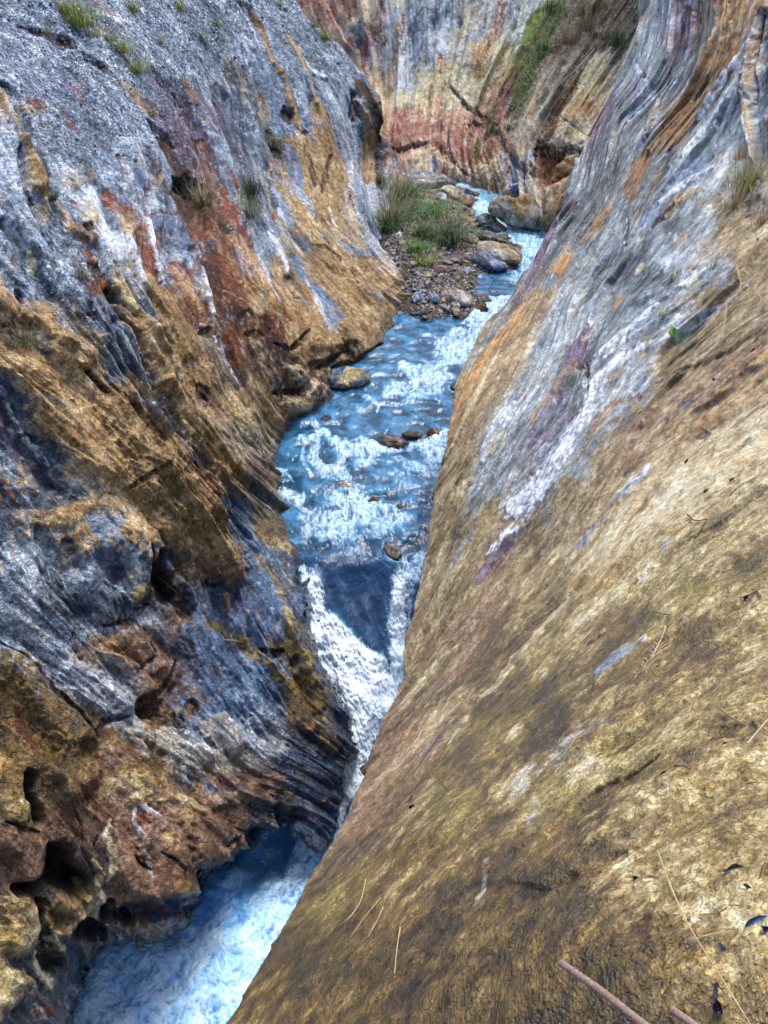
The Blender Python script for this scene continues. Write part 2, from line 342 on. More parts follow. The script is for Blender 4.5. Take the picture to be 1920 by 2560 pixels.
        if hh: 
            x2 = dd / (wv * (1 + .25 * edge[sl]).clip(.3, None) + 1e-6)
            hadd[sl] += hh * sst(1.35 - x2, 0, 1.0 if hh > 0 else .8)
    chunk = np.zeros(PX.shape)
    for (cx, cy, r) in chunk_pts: chunk = np.maximum(chunk, sst(1.5 - np.hypot(PX - cx, PY - cy) / r, 0, 1))
    prm_s = blur(prm, 3)
    N = normals(base)
    ce = at(PX, PY, D * 0)
    flip = np.sum(N * (base - 0), -1) > 0; 
    if flip[PX.shape[0] // 2, PX.shape[1] // 2]: N = -N
    h = relief(base32, S_, T_, D, prm_s, chunk, 1 if name != 'canyon_wall_right' else 0, 1.0 if name != 'canyon_wall_right' else (.45 if name == 'canyon_wall_right' else 1.25), .85 if name != 'canyon_wall_right' else .16 + .5 * sst(PX * .75 - PY, -300, 700)) * relief_k + hadd * hk
    # the different rocks stand at slightly different heights: soft beds worn back
    lum = blur(col.mean(-1), 1) - blur(col.mean(-1), 9)
    h = h + np.clip(lum, -.3, .3) * D * .004
    dirn = N - 1.3 * base / np.linalg.norm(base, axis=-1, keepdims=True); dirn /= np.linalg.norm(dirn, axis=-1, keepdims=True)
    Pf = base + dirn * h[..., None]
    above = Pf[..., 2] - water_at(Pf[..., 1]); wb_ = sst(.30 + .16 * e2 + .1 * e3 - above, 0, .16) * (PY > 380)
    if name == 'canyon_wall_right': wb_ = wb_ * .6
    col = col * (1 - .55 * wb_[..., None]); prm[..., 0] = np.maximum(prm[..., 0], .9 * wb_)
    if hook: Pf, col, prm = hook(Pf, col, prm, PX, PY)
    me = raw_mesh(name, Pf, grid_faces(*PX.shape), mat, True, {'Col': col, 'Prm': np.concatenate([prm[..., :3], np.ones(PX.shape + (1,))], -1)})
    o = bpy.data.objects.new(name, me); put(o, kind)
    return o, Pf, PX, PY

ROWS = np.concatenate([np.linspace(-700, -12, 44), np.arange(-5, 2566, 2.7), np.linspace(2585, 3400, 30)])
def interp_edge(pts, py):
    pts = sorted(pts, key=lambda q: q[1]); return np.interp(py, [q[1] for q in pts], [q[0] for q in pts])

# ================================================================== LEFT WALL
L_EDGE = [(560, -700), (735, -5), (770, 50), (850, 115), (905, 180), (950, 240), (958, 300), (950, 335), (985, 400), (985, 445), (968, 470), (975, 520), (950, 600), (1010, 700), (1060, 750), (1075, 800), (1040, 850), (1000, 900), (960, 960),
          (900, 1010), (830, 1050), (770, 1100), (770, 1200), (790, 1300), (800, 1400), (810, 1500), (830, 1600), (860, 1700), (900, 1790), (925, 1860), (920, 1920), (890, 2000), (860, 2080), (820, 2150), (760, 2230), (690, 2320), (610, 2430), (540, 2560), (300, 3400)]
W_POLY = [(722, 1405), (765, 1450), (768, 1500), (772, 1580), (790, 1650), (830, 1720), (868, 1790), (888, 1860), (868, 1890), (848, 1940), (850, 2000), (835, 2060),
          (800, 2122), (775, 2105), (745, 2068), (715, 2052), (690, 2066), (660, 2058), (628, 2066), (618, 2090), (590, 2100), (576, 2130), (540, 2165), (505, 2200), (490, 2232), (470, 2250), (440, 2290), (405, 2325), (362, 2354), (340, 2338), (320, 2330), (275, 2346),
          (237, 2352), (222, 2390), (205, 2420), (195, 2470), (170, 2530), (165, 2570), (120, 3500), (1400, 3500), (1400, 1405)]
def in_poly(X, Y, poly):
    c = np.zeros(X.shape, bool); n = len(poly)
    for i in range(n):
        (x1, y1), (x2, y2) = poly[i], poly[i - 1]
        if y1 == y2: continue
        c ^= ((y1 > Y) != (y2 > Y)) & (X < (x2 - x1) * (Y - y1) / (y2 - y1) + x1)
    return c
lc = [(-400, -700, 22), (200, -700, 30), (560, -700, 38), (-400, -100, 12), (0, 100, 14), (400, 100, 19), (700, 100, 25.5), (740, 0, 28.5), (860, 130, 29),
      (950, 250, 29), (985, 440, 31), (945, 600, 24.9), (960, 520, 27.0), (985, 690, 22.6), (700, 400, 23), (450, 400, 17.5), (0, 700, 10), (-400, 700, 8), (400, 700, 13.2), (700, 700, 18.3),
      Z(1020, 765, -8.95), Z(930, 895, -9.1), Z(800, 1005, -9.2), Z(690, 1130, -9.3), Z(695, 1260, -9.4), Z(735, 1400, -9.55), (850, 700, 21.3), (0, 1280, 9.15), (-400, 1280, 7.2),
      (400, 1280, 11.3), (600, 1200, 13.2), (760, 1500, 12.9), (790, 1650, 12.6), (885, 1850, 12.6), (845, 2000, 12.3), (800, 2120, 12.0), (640, 1650, 12.2), (400, 1700, 11.2),
      (0, 1900, 8.4), (200, 2000, 9.2), (450, 2100, 10.0), (640, 2050, 11.3), (620, 1900, 11.4), (500, 2220, 9.9), (360, 2350, 9.7), (240, 2350, 9.6), (0, 2560, 7.8), (165, 2560, 9.4), (-400, 2560, 6.6), (-400, 3400, 6.0), (120, 3400, 7.4),
      Z(1120, 800, -10.3), Z(850, 1150, -10.6), Z(860, 1300, -10.6), (1090, 620, 25.5)]
Ld = TPS([(a, b) for a, b, _ in lc], [1 / c for _, _, c in lc], 2e-3)
nc_vis = 390; nsk = 22
u = np.concatenate([np.linspace(-1, -.01, 26), np.linspace(0, 1, nc_vis), 1 + np.arange(1, nsk + 1) / nsk])
PY = np.repeat(ROWS[:, None], len(u), 1)
PY_s = PY[:, 0]; E_ = interp_edge(L_EDGE, PY_s)[:, None]
uu = u[None, :]
PX = np.where(uu < 0, -8 + uu * 460, np.where(uu <= 1, -8 + (E_ + 8) * np.clip(uu, 0, 1), E_ - (uu - 1) * 46))
Dm = 1 / Ld(PX, PY)
kk = np.clip((uu - 1), 0, 1) * np.ones_like(PX)
Dm = Dm + (kk ** .8) * 3.0 * sst(np.abs(kk), 0, .1)
wob = 5 * n2(PX / 17, PY / 17, 3) + 3 * n2(PX / 7, PY / 7, 9)
pe, _ = poly_dist(PX, PY, W_POLY + W_POLY[:1]); pe = np.where(in_poly(PX, PY, W_POLY), pe, -pe) + wob * sst(PY, 1405, 1440)
Dm = Dm + np.where(pe > 0, .25 + 3.4 * sst(pe, 0, 34), 0)
def l_skirt(B, PX, PY, D):
    B = B.copy(); B[..., 2] -= 1.2 * kk ** .7 * sst(PY, 500, 1500); return B
L_LINES = lines_field([
 (-1, [(0, 1950), (150, 2130), (320, 2400)]), (-.3, [(250, 1750), (480, 1950), (700, 2080)]),
 (0, [(0, 1230), (120, 1400), (230, 1560), (400, 1750), (600, 1960)]),
 (1, [(-100, 400), (0, 560), (104, 715), (191, 831), (324, 987), (434, 1132), (520, 1239), (640, 1420), (760, 1640)]),
 (1.5, [(0, 243), (35, 324), (75, 405), (110, 480), (174, 550), (250, 680), (330, 830)]),
 (2, [(60, 60), (160, 200), (250, 400), (312, 698), (400, 831), (463, 964), (520, 1045), (600, 1160)]),
 (3, [(300, 0), (400, 120), (463, 190), (520, 324), (579, 492), (613, 613), (700, 800), (750, 950)]),
 (4, [(607, 12), (665, 145), (710, 318), (781, 521), (880, 640), (1000, 760)]),
 (5, [(740, 0), (850, 140), (920, 260), (950, 400), (965, 560)]), (5.4, [(960, 260), (985, 420)]),
])
L_BLOBS = [
 ('scree', [(80, 80, 1.3), (300, 60, 1.3), (500, 60), (640, 40), (200, 230, 1.3), (350, 220, 1.2), (60, 200), (450, 200), (660, 130), (790, 110), (250, 330), (130, 320), (690, 220), (720, 290), (140, 700), (170, 790)]),
 ('slate', [(570, 240, .8), (560, 380), (640, 420), (640, 500), (250, 780), (340, 880, .8), (60, 640, .7), (30, 1150), (60, 1250), (330, 1010, .8), (430, 1120, .6), (110, 620, .8), (740, 620, .5), (520, 400, .7), (420, 620, .6)]),
 ('pale', [(30, 500), (30, 620, .8), (90, 560, .9), (250, 520, 1.1), (420, 500), (870, 330, .9), (930, 520, .9), (830, 240, .9), (620, 130, .6), (670, 620, .8), (330, 420), (730, 480, .6), (40, 1000, .5), (90, 1080, .5), (480, 620, .7), (290, 600, .8)]),
 ('purple', [(430, 270, .7), (460, 330, .7), (400, 380, .5), (40, 1050, .6), (520, 280, .5)]),
 ('rust', [(540, 640, 1.1), (560, 740, 1.1), (600, 840), (510, 560, .8), (370, 560, .6), (390, 660, .6), (240, 720, .35)]),
 ('dkbrown', [(440, 460, .8), (470, 520, .9), (540, 800, .7), (640, 900, .8), (690, 980, .6), (930, 330, .5), (560, 940, .5)]),
 ('ochre', [(380, 800), (440, 900), (500, 960, .8), (620, 980, .8), (720, 660, .9), (800, 740, 1.1), (900, 760), (740, 430, 1), (770, 520), (810, 420, .8), (870, 640, .8), (350, 1050), (420, 1180, 1.2), (480, 1300, 1.2), (180, 900, .9), (230, 1000, .9), (300, 1120), (560, 1150, .7), (650, 760, .6), (950, 720, .7), (20, 730, .5), (330, 770, .5), (550, 1380, .7)]),
 ('tan', [(60, 880, 1.1), (120, 960), (60, 960), (160, 1040), (200, 1150, 1.1), (100, 800, .6), (260, 1250, .9), (330, 1300, .8), (680, 1020, .6), (740, 830, .6), (290, 560, .5), (20, 280, .35)]),
 ('blue', [(540, 1600, 1.2), (600, 1700, 1.1), (500, 1500, .6), (340, 1400, .8), (620, 1400, .9), (590, 1300, .7), (650, 1500, .8), (570, 1830, .8)]),
 ('slate', [(160, 1350, .8), (240, 1460), (320, 1480, .9), (130, 1450, .8), (690, 1450, .5)]),
 ('pale', [(30, 1480, .7), (60, 1600), (110, 1550, .7), (200, 1700), (270, 1780, .8), (520, 1870, .7), (640, 1790, .8), (160, 1620), (50, 1380, .8), (300, 1550, .6)]),
 ('palest', [(450, 1900, .8), (560, 1900, .7), (260, 1660, .6), (640, 1880, .6), (460, 1860, .7)]),
 ('brown', [(420, 1700, .9), (380, 1600, .8), (340, 2000), (440, 2080, 1.2), (520, 2100, 1.1), (300, 2120), (390, 2200), (160, 2000, .9), (60, 2140, 1.1), (30, 2050), (600, 2000, .9), (560, 1970, .8), (650, 2040, .6), (460, 1620, .6), (230, 1900, .7), (350, 1350, .4), (400, 1440, .7), (620, 1170, .5), (520, 1000, .5)]),
 ('olive', [(60, 1750, 1.2), (40, 1850, 1.2), (150, 1850, 1.1), (60, 1950), (200, 1780, .8), (700, 1480, .5), (760, 1700, .9), (790, 1780, .9), (730, 1600, .7), (410, 1830, .6), (180, 1940, .8), (370, 1900, .5), (720, 1350, .6), (20, 2300, .6), (660, 1320, .6)]),
 ('ollite', [(20, 2000, .5), (40, 2380, .9), (20, 2460, .9), (340, 1960, .6), (70, 2290, .7)]),
 ('wet_and_shade', [(150, 2190, .9), (100, 2400), (150, 2500, 1.1), (200, 2400, .7), (260, 2330, .7), (780, 2030, .7), (330, 2260, .5), (700, 2010, .6), (60, 2560, .8)]),
 ('wetblue', [(820, 1850, 1.0), (860, 1800, .8), (840, 1950, 1.1), (800, 2060, 1.1), (790, 1640, .6), (760, 1500, .7), (740, 1430, .6), (740, 1960, .6), (180, 2430, .6), (530, 2210, .4)]),
 ('greige', [(340, 640, .5), (120, 520, .3), (480, 1440, .5), (510, 720, .4), (640, 1250, .5), (600, 1120, .5)]),
]
# (enlargement, rock, half width in photo pixels, points, height in metres, strength, raggedness)
L_STROKES = [
 # upper scree slope
 ('A', 'dkbrown', (5, 9), [(150, 210), (330, 270), (460, 330), (600, 400), (760, 480), (850, 545)], -.28), ('A', 'slate', 12, [(380, 200), (620, 240), (760, 300)], -.1, .7),
 ('A', 'wet_and_shade', (4, 8), [(620, 420), (840, 545), (960, 650)], -.25), ('A', 'tan', 10, [(950, 670), (1080, 740), (1200, 880)], .05, .8), ('A', 'brown', (6, 10), [(1040, 740), (1210, 880), (1240, 960)], -.1),
 ('A', 'pale', (8, 5), [(0, 350), (150, 320), (360, 300)], .03, .8), ('A', 'red', (11, 9), [(240, 840), (330, 880), (400, 910)], .05), ('A', 'orange', 4, [(300, 870), (390, 930)], 0, .8),
 ('A', 'red', 7, [(500, 900), (580, 1000), (640, 1090)], 0, .7), ('A', 'mauve', 12, [(600, 700), (680, 800)], 0, .6),
 ('A', 'white', (6, 10), [(800, 20), (900, 100), (1000, 190), (1080, 250)], .05, .7), ('A', 'tan', 7, [(800, 210), (870, 280)], 0, .7), ('A', 'red', 6, [(780, 0), (870, 70), (960, 140)], 0, .6),
 ('A', 'purple', (16, 26), [(1250, 620), (1400, 800), (1500, 960), (1550, 1100)], -.1, .85), ('A', 'brown', (8, 12), [(1500, 640), (1570, 760), (1620, 860)], .1),
 ('A', 'dkbrown', (8, 14), [(1220, 1000), (1300, 1100), (1400, 1230), (1430, 1330)], -.3), ('A', 'rust', (9, 14), [(1600, 1150), (1640, 1300)], -.1),
 ('A', 'slate', (10, 14), [(0, 700), (100, 810), (170, 920)], -.3), ('A', 'tan', (12, 15), [(0, 800), (60, 930), (120, 1080), (190, 1200)], .22, 1, .5),
 ('A', 'ochre', (16, 26), [(200, 1200), (260, 1330), (280, 1450), (300, 1560)], .42, 1, .5), ('A', 'tan', 10, [(200, 1210), (250, 1280)], .1), ('A', 'slate', (10, 12), [(200, 960), (270, 1130), (330, 1300), (400, 1440)], -.25),
 ('A', 'wet_and_shade', (4, 8), [(150, 1230), (165, 1400), (200, 1560)], -.4), ('A', 'ochre', 16, [(300, 1600), (360, 1650)], .2), ('A', 'pale', (22, 26), [(40, 1000), (60, 1250), (90, 1450)], .1, .8), ('A', 'pale', 12, [(1180, 1080), (1280, 1230), (1380, 1400), (1430, 1560)], .12),
 ('A', 'greige', 22, [(600, 1500), (680, 1450), (720, 1460)], .12, .8), ('A', 'wet_and_shade', 6, [(430, 1160), (480, 1130)], -.15), ('A', 'wet_and_shade', 8, [(960, 1300), (1010, 1330)], -.2), ('A', 'blue', (8, 10), [(1110, 1320), (1160, 1440), (1190, 1560)], -.06),
 ('A', 'brown', 9, [(1240, 1450), (1300, 1540)], .04), ('A', 'white', 6, [(960, 1440), (1000, 1520), (1050, 1600)], .05, .8), ('A', 'white', 5, [(1040, 1400), (1080, 1520)], .04, .7),
 ('A', 'wet_and_shade', 9, [(0, 1570), (30, 1600)], -.15), ('A', 'wet_and_shade', (8, 20), [(1450, 1480), (1600, 1560), (1650, 1620)], -.4),
 # crest and its strips
 ('B', 'blue', (10, 14), [(300, 0), (380, 90), (440, 200), (490, 320)], -.12), ('B', 'white', (2, 4), [(320, 30), (400, 150), (450, 280), (500, 400)], .06), ('B', 'slate', 9, [(360, 30), (430, 110), (490, 230)], -.12),
 ('B', 'orange', (4, 7), [(430, 80), (490, 200), (540, 320), (560, 430), (610, 520)], .16), ('B', 'tan', 8, [(650, 560), (680, 600)], .16), ('B', 'ochre', (5, 9), [(690, 630), (730, 760), (770, 900), (810, 1020), (830, 1080)], .22, 1, .5),
 ('B', 'tan', (4, 8), [(680, 270), (740, 360), (810, 470), (870, 600), (920, 730), (960, 860)], .14), ('B', 'slate', (4, 7), [(720, 250), (800, 390), (880, 500), (930, 640), (960, 760)], -.12), ('B', 'white', (3, 5), [(800, 360), (870, 450), (900, 560)], .06, .8),
 ('B', 'white', 8, [(920, 590), (1000, 620), (1050, 650)], .12, .7), ('B', 'red', 8, [(990, 880), (1040, 960), (960, 940)], 0),
 ('B', 'ochre', (14, 55), [(960, 880), (1000, 1050), (1020, 1200), (1030, 1350), (1040, 1480), (1050, 1640)], .25, 1, .5), ('B', 'tan', 14, [(820, 1120), (850, 1200)], .1), ('B', 'ochre', 22, [(860, 1200), (880, 1400), (930, 1600)], .15),
 ('B', 'dkbrown', (5, 9), [(1080, 1300), (1040, 1440), (1000, 1600)], -.2), ('B', 'dkbrown', 6, [(860, 1250), (920, 1420), (940, 1560)], -.15), ('B', 'wet_and_shade', 6, [(870, 1080), (890, 1130)], -.3),
 ('B', 'pale', (16, 14), [(870, 640), (850, 800), (880, 1000)], .1, .9), ('B', 'slate', 13, [(660, 1160), (720, 1240), (760, 1320)], .1, .6), ('B', 'blue', (14, 12), [(740, 1220), (780, 1380), (840, 1540)], .1), ('B', 'wet_and_shade', 14, [(700, 900), (740, 1010)], -.35),
 ('B', 'pale', (15, 12), [(1000, 760), (1120, 900), (1170, 1100), (1210, 1280)], .1, .8), ('B', 'pale', (10, 14), [(1250, 1300), (1290, 1450), (1330, 1620)], .12, .9), ('B', 'blue', 9, [(1330, 1080), (1350, 1300), (1400, 1500)], -.05, .8),
 ('B', 'wet_and_shade', (9, 16), [(1290, 770), (1300, 860), (1290, 960)], -.5), ('B', 'dkbrown', (20, 14), [(1330, 700), (1400, 760), (1450, 860)], .1), ('B', 'ochre', (10, 26), [(1380, 950), (1400, 1100), (1400, 1260), (1420, 1450)], .2, 1, .5), ('B', 'dkbrown', 7, [(1490, 900), (1500, 1050), (1490, 1180)], 0),
 ('B', 'brown', 16, [(1540, 1280), (1590, 1400), (1620, 1520)], .3), ('B', 'wet_and_shade', 10, [(1450, 1280), (1470, 1420), (1520, 1570)], -.5),
 ('B', 'greige', (8, 12), [(240, 460), (300, 600), (360, 760), (420, 900)], .1, .8), ('B', 'dkbrown', (3, 5), [(380, 760), (430, 900), (460, 1040)], -.15), ('B', 'slate', (10, 14), [(140, 700), (230, 900), (280, 1100)], -.15), ('B', 'pale', (6, 9), [(400, 830), (440, 1000), (480, 1200)], .1, .8),
 ('B', 'blue', (14, 16), [(480, 500), (560, 700), (620, 900), (640, 1080)], .05, .8), ('B', 'greige', (9, 12), [(480, 760), (520, 900), (550, 1060)], .1, .9), ('B', 'wet_and_shade', (3, 5), [(470, 860), (490, 980)], -.15), ('B', 'moss', 9, [(560, 1100), (600, 1240)], -.15, .7), ('B', 'wet_and_shade', 7, [(600, 1240), (680, 1330)], -.2, .8),
 ('B', 'pale', (12, 8), [(20, 950), (100, 1120), (180, 1260), (240, 1420), (300, 1560)], .15, .9), ('B', 'orange', 4, [(20, 960), (60, 1030)], 0, .8), ('B', 'rust', (12, 30), [(20, 1180), (60, 1350), (60, 1500)], -.2, .75), ('B', 'red', 4, [(230, 1450), (290, 1560), (320, 1650)], 0),
 # middle: white / rust / blue strips
 ('C', 'pale', (34, 40), [(80, 80), (170, 250), (250, 400), (290, 540)], .18), ('C', 'wet_and_shade', (4, 9), [(180, 60), (250, 200), (340, 420)], -.35), ('C', 'slate', (14, 20), [(0, 380), (100, 500), (190, 640), (250, 760)], -.2), ('C', 'pale', (14, 10), [(0, 680), (110, 790), (200, 880)], .1, .9),
 ('C', 'yellow', (8, 7), [(220, 640), (260, 720), (280, 820)], .1), ('C', 'slate', (22, 24), [(400, 260), (480, 420), (510, 560)], -.08, .8), ('C', 'greige', 16, [(360, 220), (380, 340)], .1), ('C', 'tan', (10, 12), [(520, 280), (600, 400), (720, 500)], .15), ('C', 'brown', 16, [(640, 420), (740, 500)], .25),
 ('C', 'white', (22, 18), [(760, 140), (810, 300), (880, 420), (960, 520), (1010, 620)], .12), ('C', 'cream', 16, [(720, 240), (770, 330)], .05), ('C', 'red', 8, [(600, 170), (640, 230)], 0), ('C', 'dkbrown', 7, [(700, 370), (770, 410)], -.2),
 ('C', 'red', (12, 16), [(900, 100), (960, 200), (1060, 250), (1110, 330)], -.08), ('C', 'brown', (14, 18), [(960, 240), (1100, 350), (1170, 470)], .05), ('C', 'rust', (16, 20), [(1160, 460), (1200, 600), (1260, 720), (1320, 820)], -.2), ('C', 'red', (8, 11), [(1210, 500), (1260, 640), (1310, 780)], -.05),
 ('C', 'white', (5, 8), [(1150, 260), (1240, 380), (1280, 540), (1320, 680), (1370, 800)], .12), ('C', 'white', (4, 6), [(1340, 620), (1380, 720)], .05), ('C', 'red', 6, [(1300, 440), (1330, 600)], -.05), ('C', 'cream', (9, 12), [(960, 300), (1040, 400), (1070, 480)], .1),
 ('C', 'white', (8, 15), [(1060, 480), (1110, 620), (1140, 760), (1190, 900)], .12), ('C', 'pale', (12, 18), [(1040, 800), (1130, 920), (1210, 1080), (1260, 1240)], .12), ('C', 'pale', (17, 13), [(1270, 1230), (1350, 1400), (1440, 1550), (1480, 1640)], .14), ('C', 'white', (4, 5), [(1340, 1320), (1400, 1470)], .02, .8),
 ('C', 'blue', 26, [(1350, 330), (1480, 380), (1540, 500)], .25, .8), ('C', 'slate', 18, [(1350, 130), (1450, 220)], .15, .7), ('C', 'rust', (9, 8), [(1480, 180), (1580, 350), (1620, 480)], .1), ('C', 'wet_and_shade', 5, [(1250, 290), (1480, 270)], -.1), ('C', 'wet_and_shade', (5, 8), [(1600, 560), (1540, 640)], -.2), ('C', 'pale', 16, [(1570, 640), (1640, 800), (1700, 960)], .2, .8),
 ('C', 'dkbrown', (26, 34), [(1520, 60), (1600, 200), (1660, 400)], -.45), ('C', 'red', 10, [(700, 580), (760, 640), (740, 720)], -.05), ('C', 'cream', 6, [(780, 640), (830, 720)], .1), ('C', 'dkbrown', (14, 18), [(760, 720), (840, 830), (920, 930)], -.12), ('C', 'rust', 10, [(800, 800), (890, 900)], -.05),
 ('C', 'wet_and_shade', (9, 14), [(900, 900), (950, 960), (980, 1010)], -.5), ('C', 'greige', 12, [(930, 680), (960, 800), (980, 900)], .12), ('C', 'yellow', (16, 14), [(1000, 870), (1060, 970), (1100, 1080)], .15), ('C', 'orange', (9, 12), [(970, 1040), (1050, 1120), (1110, 1230)], .1),
 ('C', 'ochre', (18, 22), [(1150, 1180), (1220, 1320), (1300, 1500), (1350, 1640)], .25, 1, .5), ('C', 'ochre', (26, 34), [(1250, 860), (1380, 1020), (1460, 1200), (1560, 1380)], .22, 1, .5), ('C', 'orange', (6, 8), [(1440, 700), (1540, 880), (1660, 1100)], .05, .8),
 ('C', 'slate', (34, 30), [(400, 830), (520, 960), (640, 1100)], -.05, .9), ('C', 'slate', (26, 30), [(740, 1200), (860, 1380), (980, 1560)], -.12, .9), ('C', 'pale', (6, 9), [(620, 1120), (780, 1180), (880, 1320)], .08, .7), ('C', 'greige', (20, 18), [(1000, 1250), (1080, 1400), (1160, 1580)], .1), ('C', 'wet_and_shade', (4, 6), [(1080, 1200), (1160, 1400), (1220, 1580)], -.25),
 ('C', 'ochre', 24, [(30, 1000), (90, 1070)], .3, 1, .5), ('C', 'wet_and_shade', 10, [(140, 920), (180, 1030)], -.3), ('C', 'tan', (14, 22), [(200, 1120), (320, 1180), (440, 1270), (560, 1350)], .25, 1, .6), ('C', 'ochre', (30, 30), [(470, 1400), (600, 1440), (680, 1500)], .4, 1, .5), ('C', 'soil', 26, [(60, 1250), (240, 1250)], -.1, .8),
 ('C', 'wet_and_shade', 6, [(560, 1330), (620, 1360)], -.2), ('C', 'slate', (10, 12), [(290, 1340), (400, 1440)], -.1), ('C', 'wet_and_shade', (5, 6), [(640, 1560), (740, 1610), (800, 1650)], -.25),
 # rust face and slabs down to the stream
 ('D', 'rust', (40, 46), [(60, 460), (120, 620), (180, 800)], -.05, .8), ('D', 'orange', (8, 12), [(90, 400), (240, 640), (330, 860)], .08, .7), ('D', 'orange', (9, 14), [(220, 380), (420, 640), (560, 900)], .08, .75), ('D', 'orange', (14, 20), [(620, 1000), (780, 1080), (870, 1160)], .08, .8),
 ('D', 'dkbrown', (9, 14), [(100, 100), (170, 260), (250, 420)], -.25), ('D', 'dkbrown', (18, 24), [(100, 600), (130, 850), (220, 1080)], -.12, .7), ('D', 'dkbrown', (24, 30), [(400, 1160), (560, 1340), (640, 1500)], -.15, .7),
 ('D', 'red', (12, 12), [(200, 190), (280, 320), (370, 460)], 0), ('D', 'red', 3.5, [(300, 80), (330, 220), (340, 330)], 0), ('D', 'white', (3, 4), [(300, 30), (340, 220), (345, 360)], .05, .8), ('D', 'moss', 22, [(380, 80), (430, 220)], 0, .55),
 ('D', 'pale', (14, 20), [(360, 340), (460, 460), (560, 560)], .12), ('D', 'white', (5, 8), [(560, 440), (640, 560), (700, 700), (720, 790)], .12), ('D', 'pale', (7, 15), [(600, 80), (680, 220), (740, 360)], .12), ('D', 'white', 5, [(650, 240), (700, 360)], .05), ('D', 'red', 7, [(600, 330), (620, 270)], -.05),
 ('D', 'ochre', (10, 30), [(650, 60), (780, 240), (900, 400), (1060, 560), (1180, 700)], .2, 1, .5), ('D', 'yelol', 6, [(860, 330), (1000, 440), (1140, 540), (1260, 680)], .1), ('D', 'pale', (4, 7), [(780, 20), (880, 170), (950, 310)], .12), ('D', 'slate', (4, 6), [(960, 420), (1020, 490), (1080, 580)], -.1),
 ('D', 'cream', (8, 5), [(700, 480), (800, 560), (860, 640)], .08), ('D', 'blue', (12, 20), [(760, 660), (860, 760), (960, 880), (1050, 1000), (1140, 1130)], -.12), ('D', 'white', (3, 8), [(880, 820), (950, 940), (1010, 1080), (1050, 1200)], .05, .9), ('D', 'pale', 14, [(1050, 1180), (1120, 1290)], .05),
 ('D', 'greige', (12, 12), [(740, 760), (800, 900), (880, 1040)], .06, .9), ('D', 'wet_and_shade', 8, [(710, 800), (760, 870)], -.2), ('D', 'orange', 8, [(880, 900), (930, 990)], .1, .8), ('D', 'white', (2, 3), [(480, 620), (570, 780), (620, 920), (660, 1020)], .05), ('D', 'white', 2.5, [(480, 960), (530, 1060)], .03),
 ('D', 'ochre', (40, 50), [(1000, 720), (1150, 860), (1300, 1000), (1420, 1120)], .15, .9, .5), ('D', 'dkbrown', (7, 9), [(1140, 640), (1250, 740), (1310, 870)], -.15), ('D', 'dkbrown', (3, 6), [(930, 540), (1060, 600), (1140, 700)], -.1, .8), ('D', 'brown', (20, 26), [(1380, 900), (1500, 980), (1620, 1060)], .1, .8),
 ('D', 'pale', (8, 12), [(1130, 500), (1240, 580), (1380, 640)], .1), ('D', 'cream', (5, 8), [(1190, 120), (1250, 260), (1320, 440)], .08), ('D', 'red', 3, [(1210, 60), (1290, 280)], 0), ('D', 'pale', (24, 20), [(1300, 100), (1400, 260), (1430, 440), (1440, 560)], .25, .9), ('D', 'slate', (4, 5), [(1330, 100), (1400, 260)], -.12), ('D', 'white', 3, [(1060, 240), (1130, 380)], .04, .8),
 ('D', 'blue', 6, [(1450, 940), (1500, 1020)], -.05), ('D', 'white', 3, [(1590, 950), (1660, 1020)], 0, .7),
 ('D', 'wet_and_shade', (6, 10), [(1120, 1390), (1200, 1400), (1280, 1470)], -.4), ('D', 'wet_and_shade', (4, 7), [(900, 1250), (820, 1350), (740, 1420)], -.35), ('D', 'ochre', 30, [(1000, 1290), (1100, 1350)], .35, .8), ('D', 'dkbrown', (14, 18), [(1220, 1320), (1340, 1440), (1420, 1500)], 0, .7), ('D', 'ochre', 12, [(1200, 1240), (1280, 1330)], .2), ('D', 'wet_and_shade', 14, [(1500, 1380), (1440, 1440), (1300, 1540), (1120, 1560)], -.35, .8),
 ('D', 'wet_and_shade', (7, 12), [(1180, 1430), (1060, 1520), (940, 1540), (880, 1620)], -.5), ('D', 'pale', (2, 3), [(120, 1260), (200, 1460), (270, 1640)], .05, .9), ('D', 'orange', 6, [(200, 1280), (300, 1450)], .05, .6), ('D', 'white', (6, 10), [(0, 740), (50, 960), (100, 1100)], .08), ('D', 'wet_and_shade', 8, [(0, 1280), (80, 1240)], -.2), ('D', 'wet_and_shade', 10, [(400, 1270), (520, 1290)], -.25),
 # ochre tongues of the lower middle (whole-photo enlargement P)
 ('P', 'slate', (16, 24), [(500, 290), (560, 420), (660, 590), (760, 760), (880, 880)], -.25), ('P', 'greige', (18, 22), [(620, 560), (720, 680), (830, 830)], .0, .8), ('P', 'ochre', (20, 30), [(700, 560), (800, 680), (880, 800), (960, 920)], .3, 1, .5), ('P', 'ochre', (24, 34), [(620, 320), (700, 480), (740, 560)], .2, 1, .5),
 ('P', 'ochre', (60, 70), [(540, 640), (620, 760), (690, 860)], .35, 1, .4), ('P', 'tan', (50, 60), [(120, 500), (240, 640), (380, 780), (460, 880)], .3, .8, .5), ('P', 'ochre', (40, 50), [(380, 380), (300, 330), (240, 300)], .15, .7), ('P', 'wet_and_shade', (4, 7), [(350, 480), (400, 530), (460, 590)], -.3), ('P', 'pale', (4, 6), [(540, 590), (640, 660), (730, 760)], .06, .8),
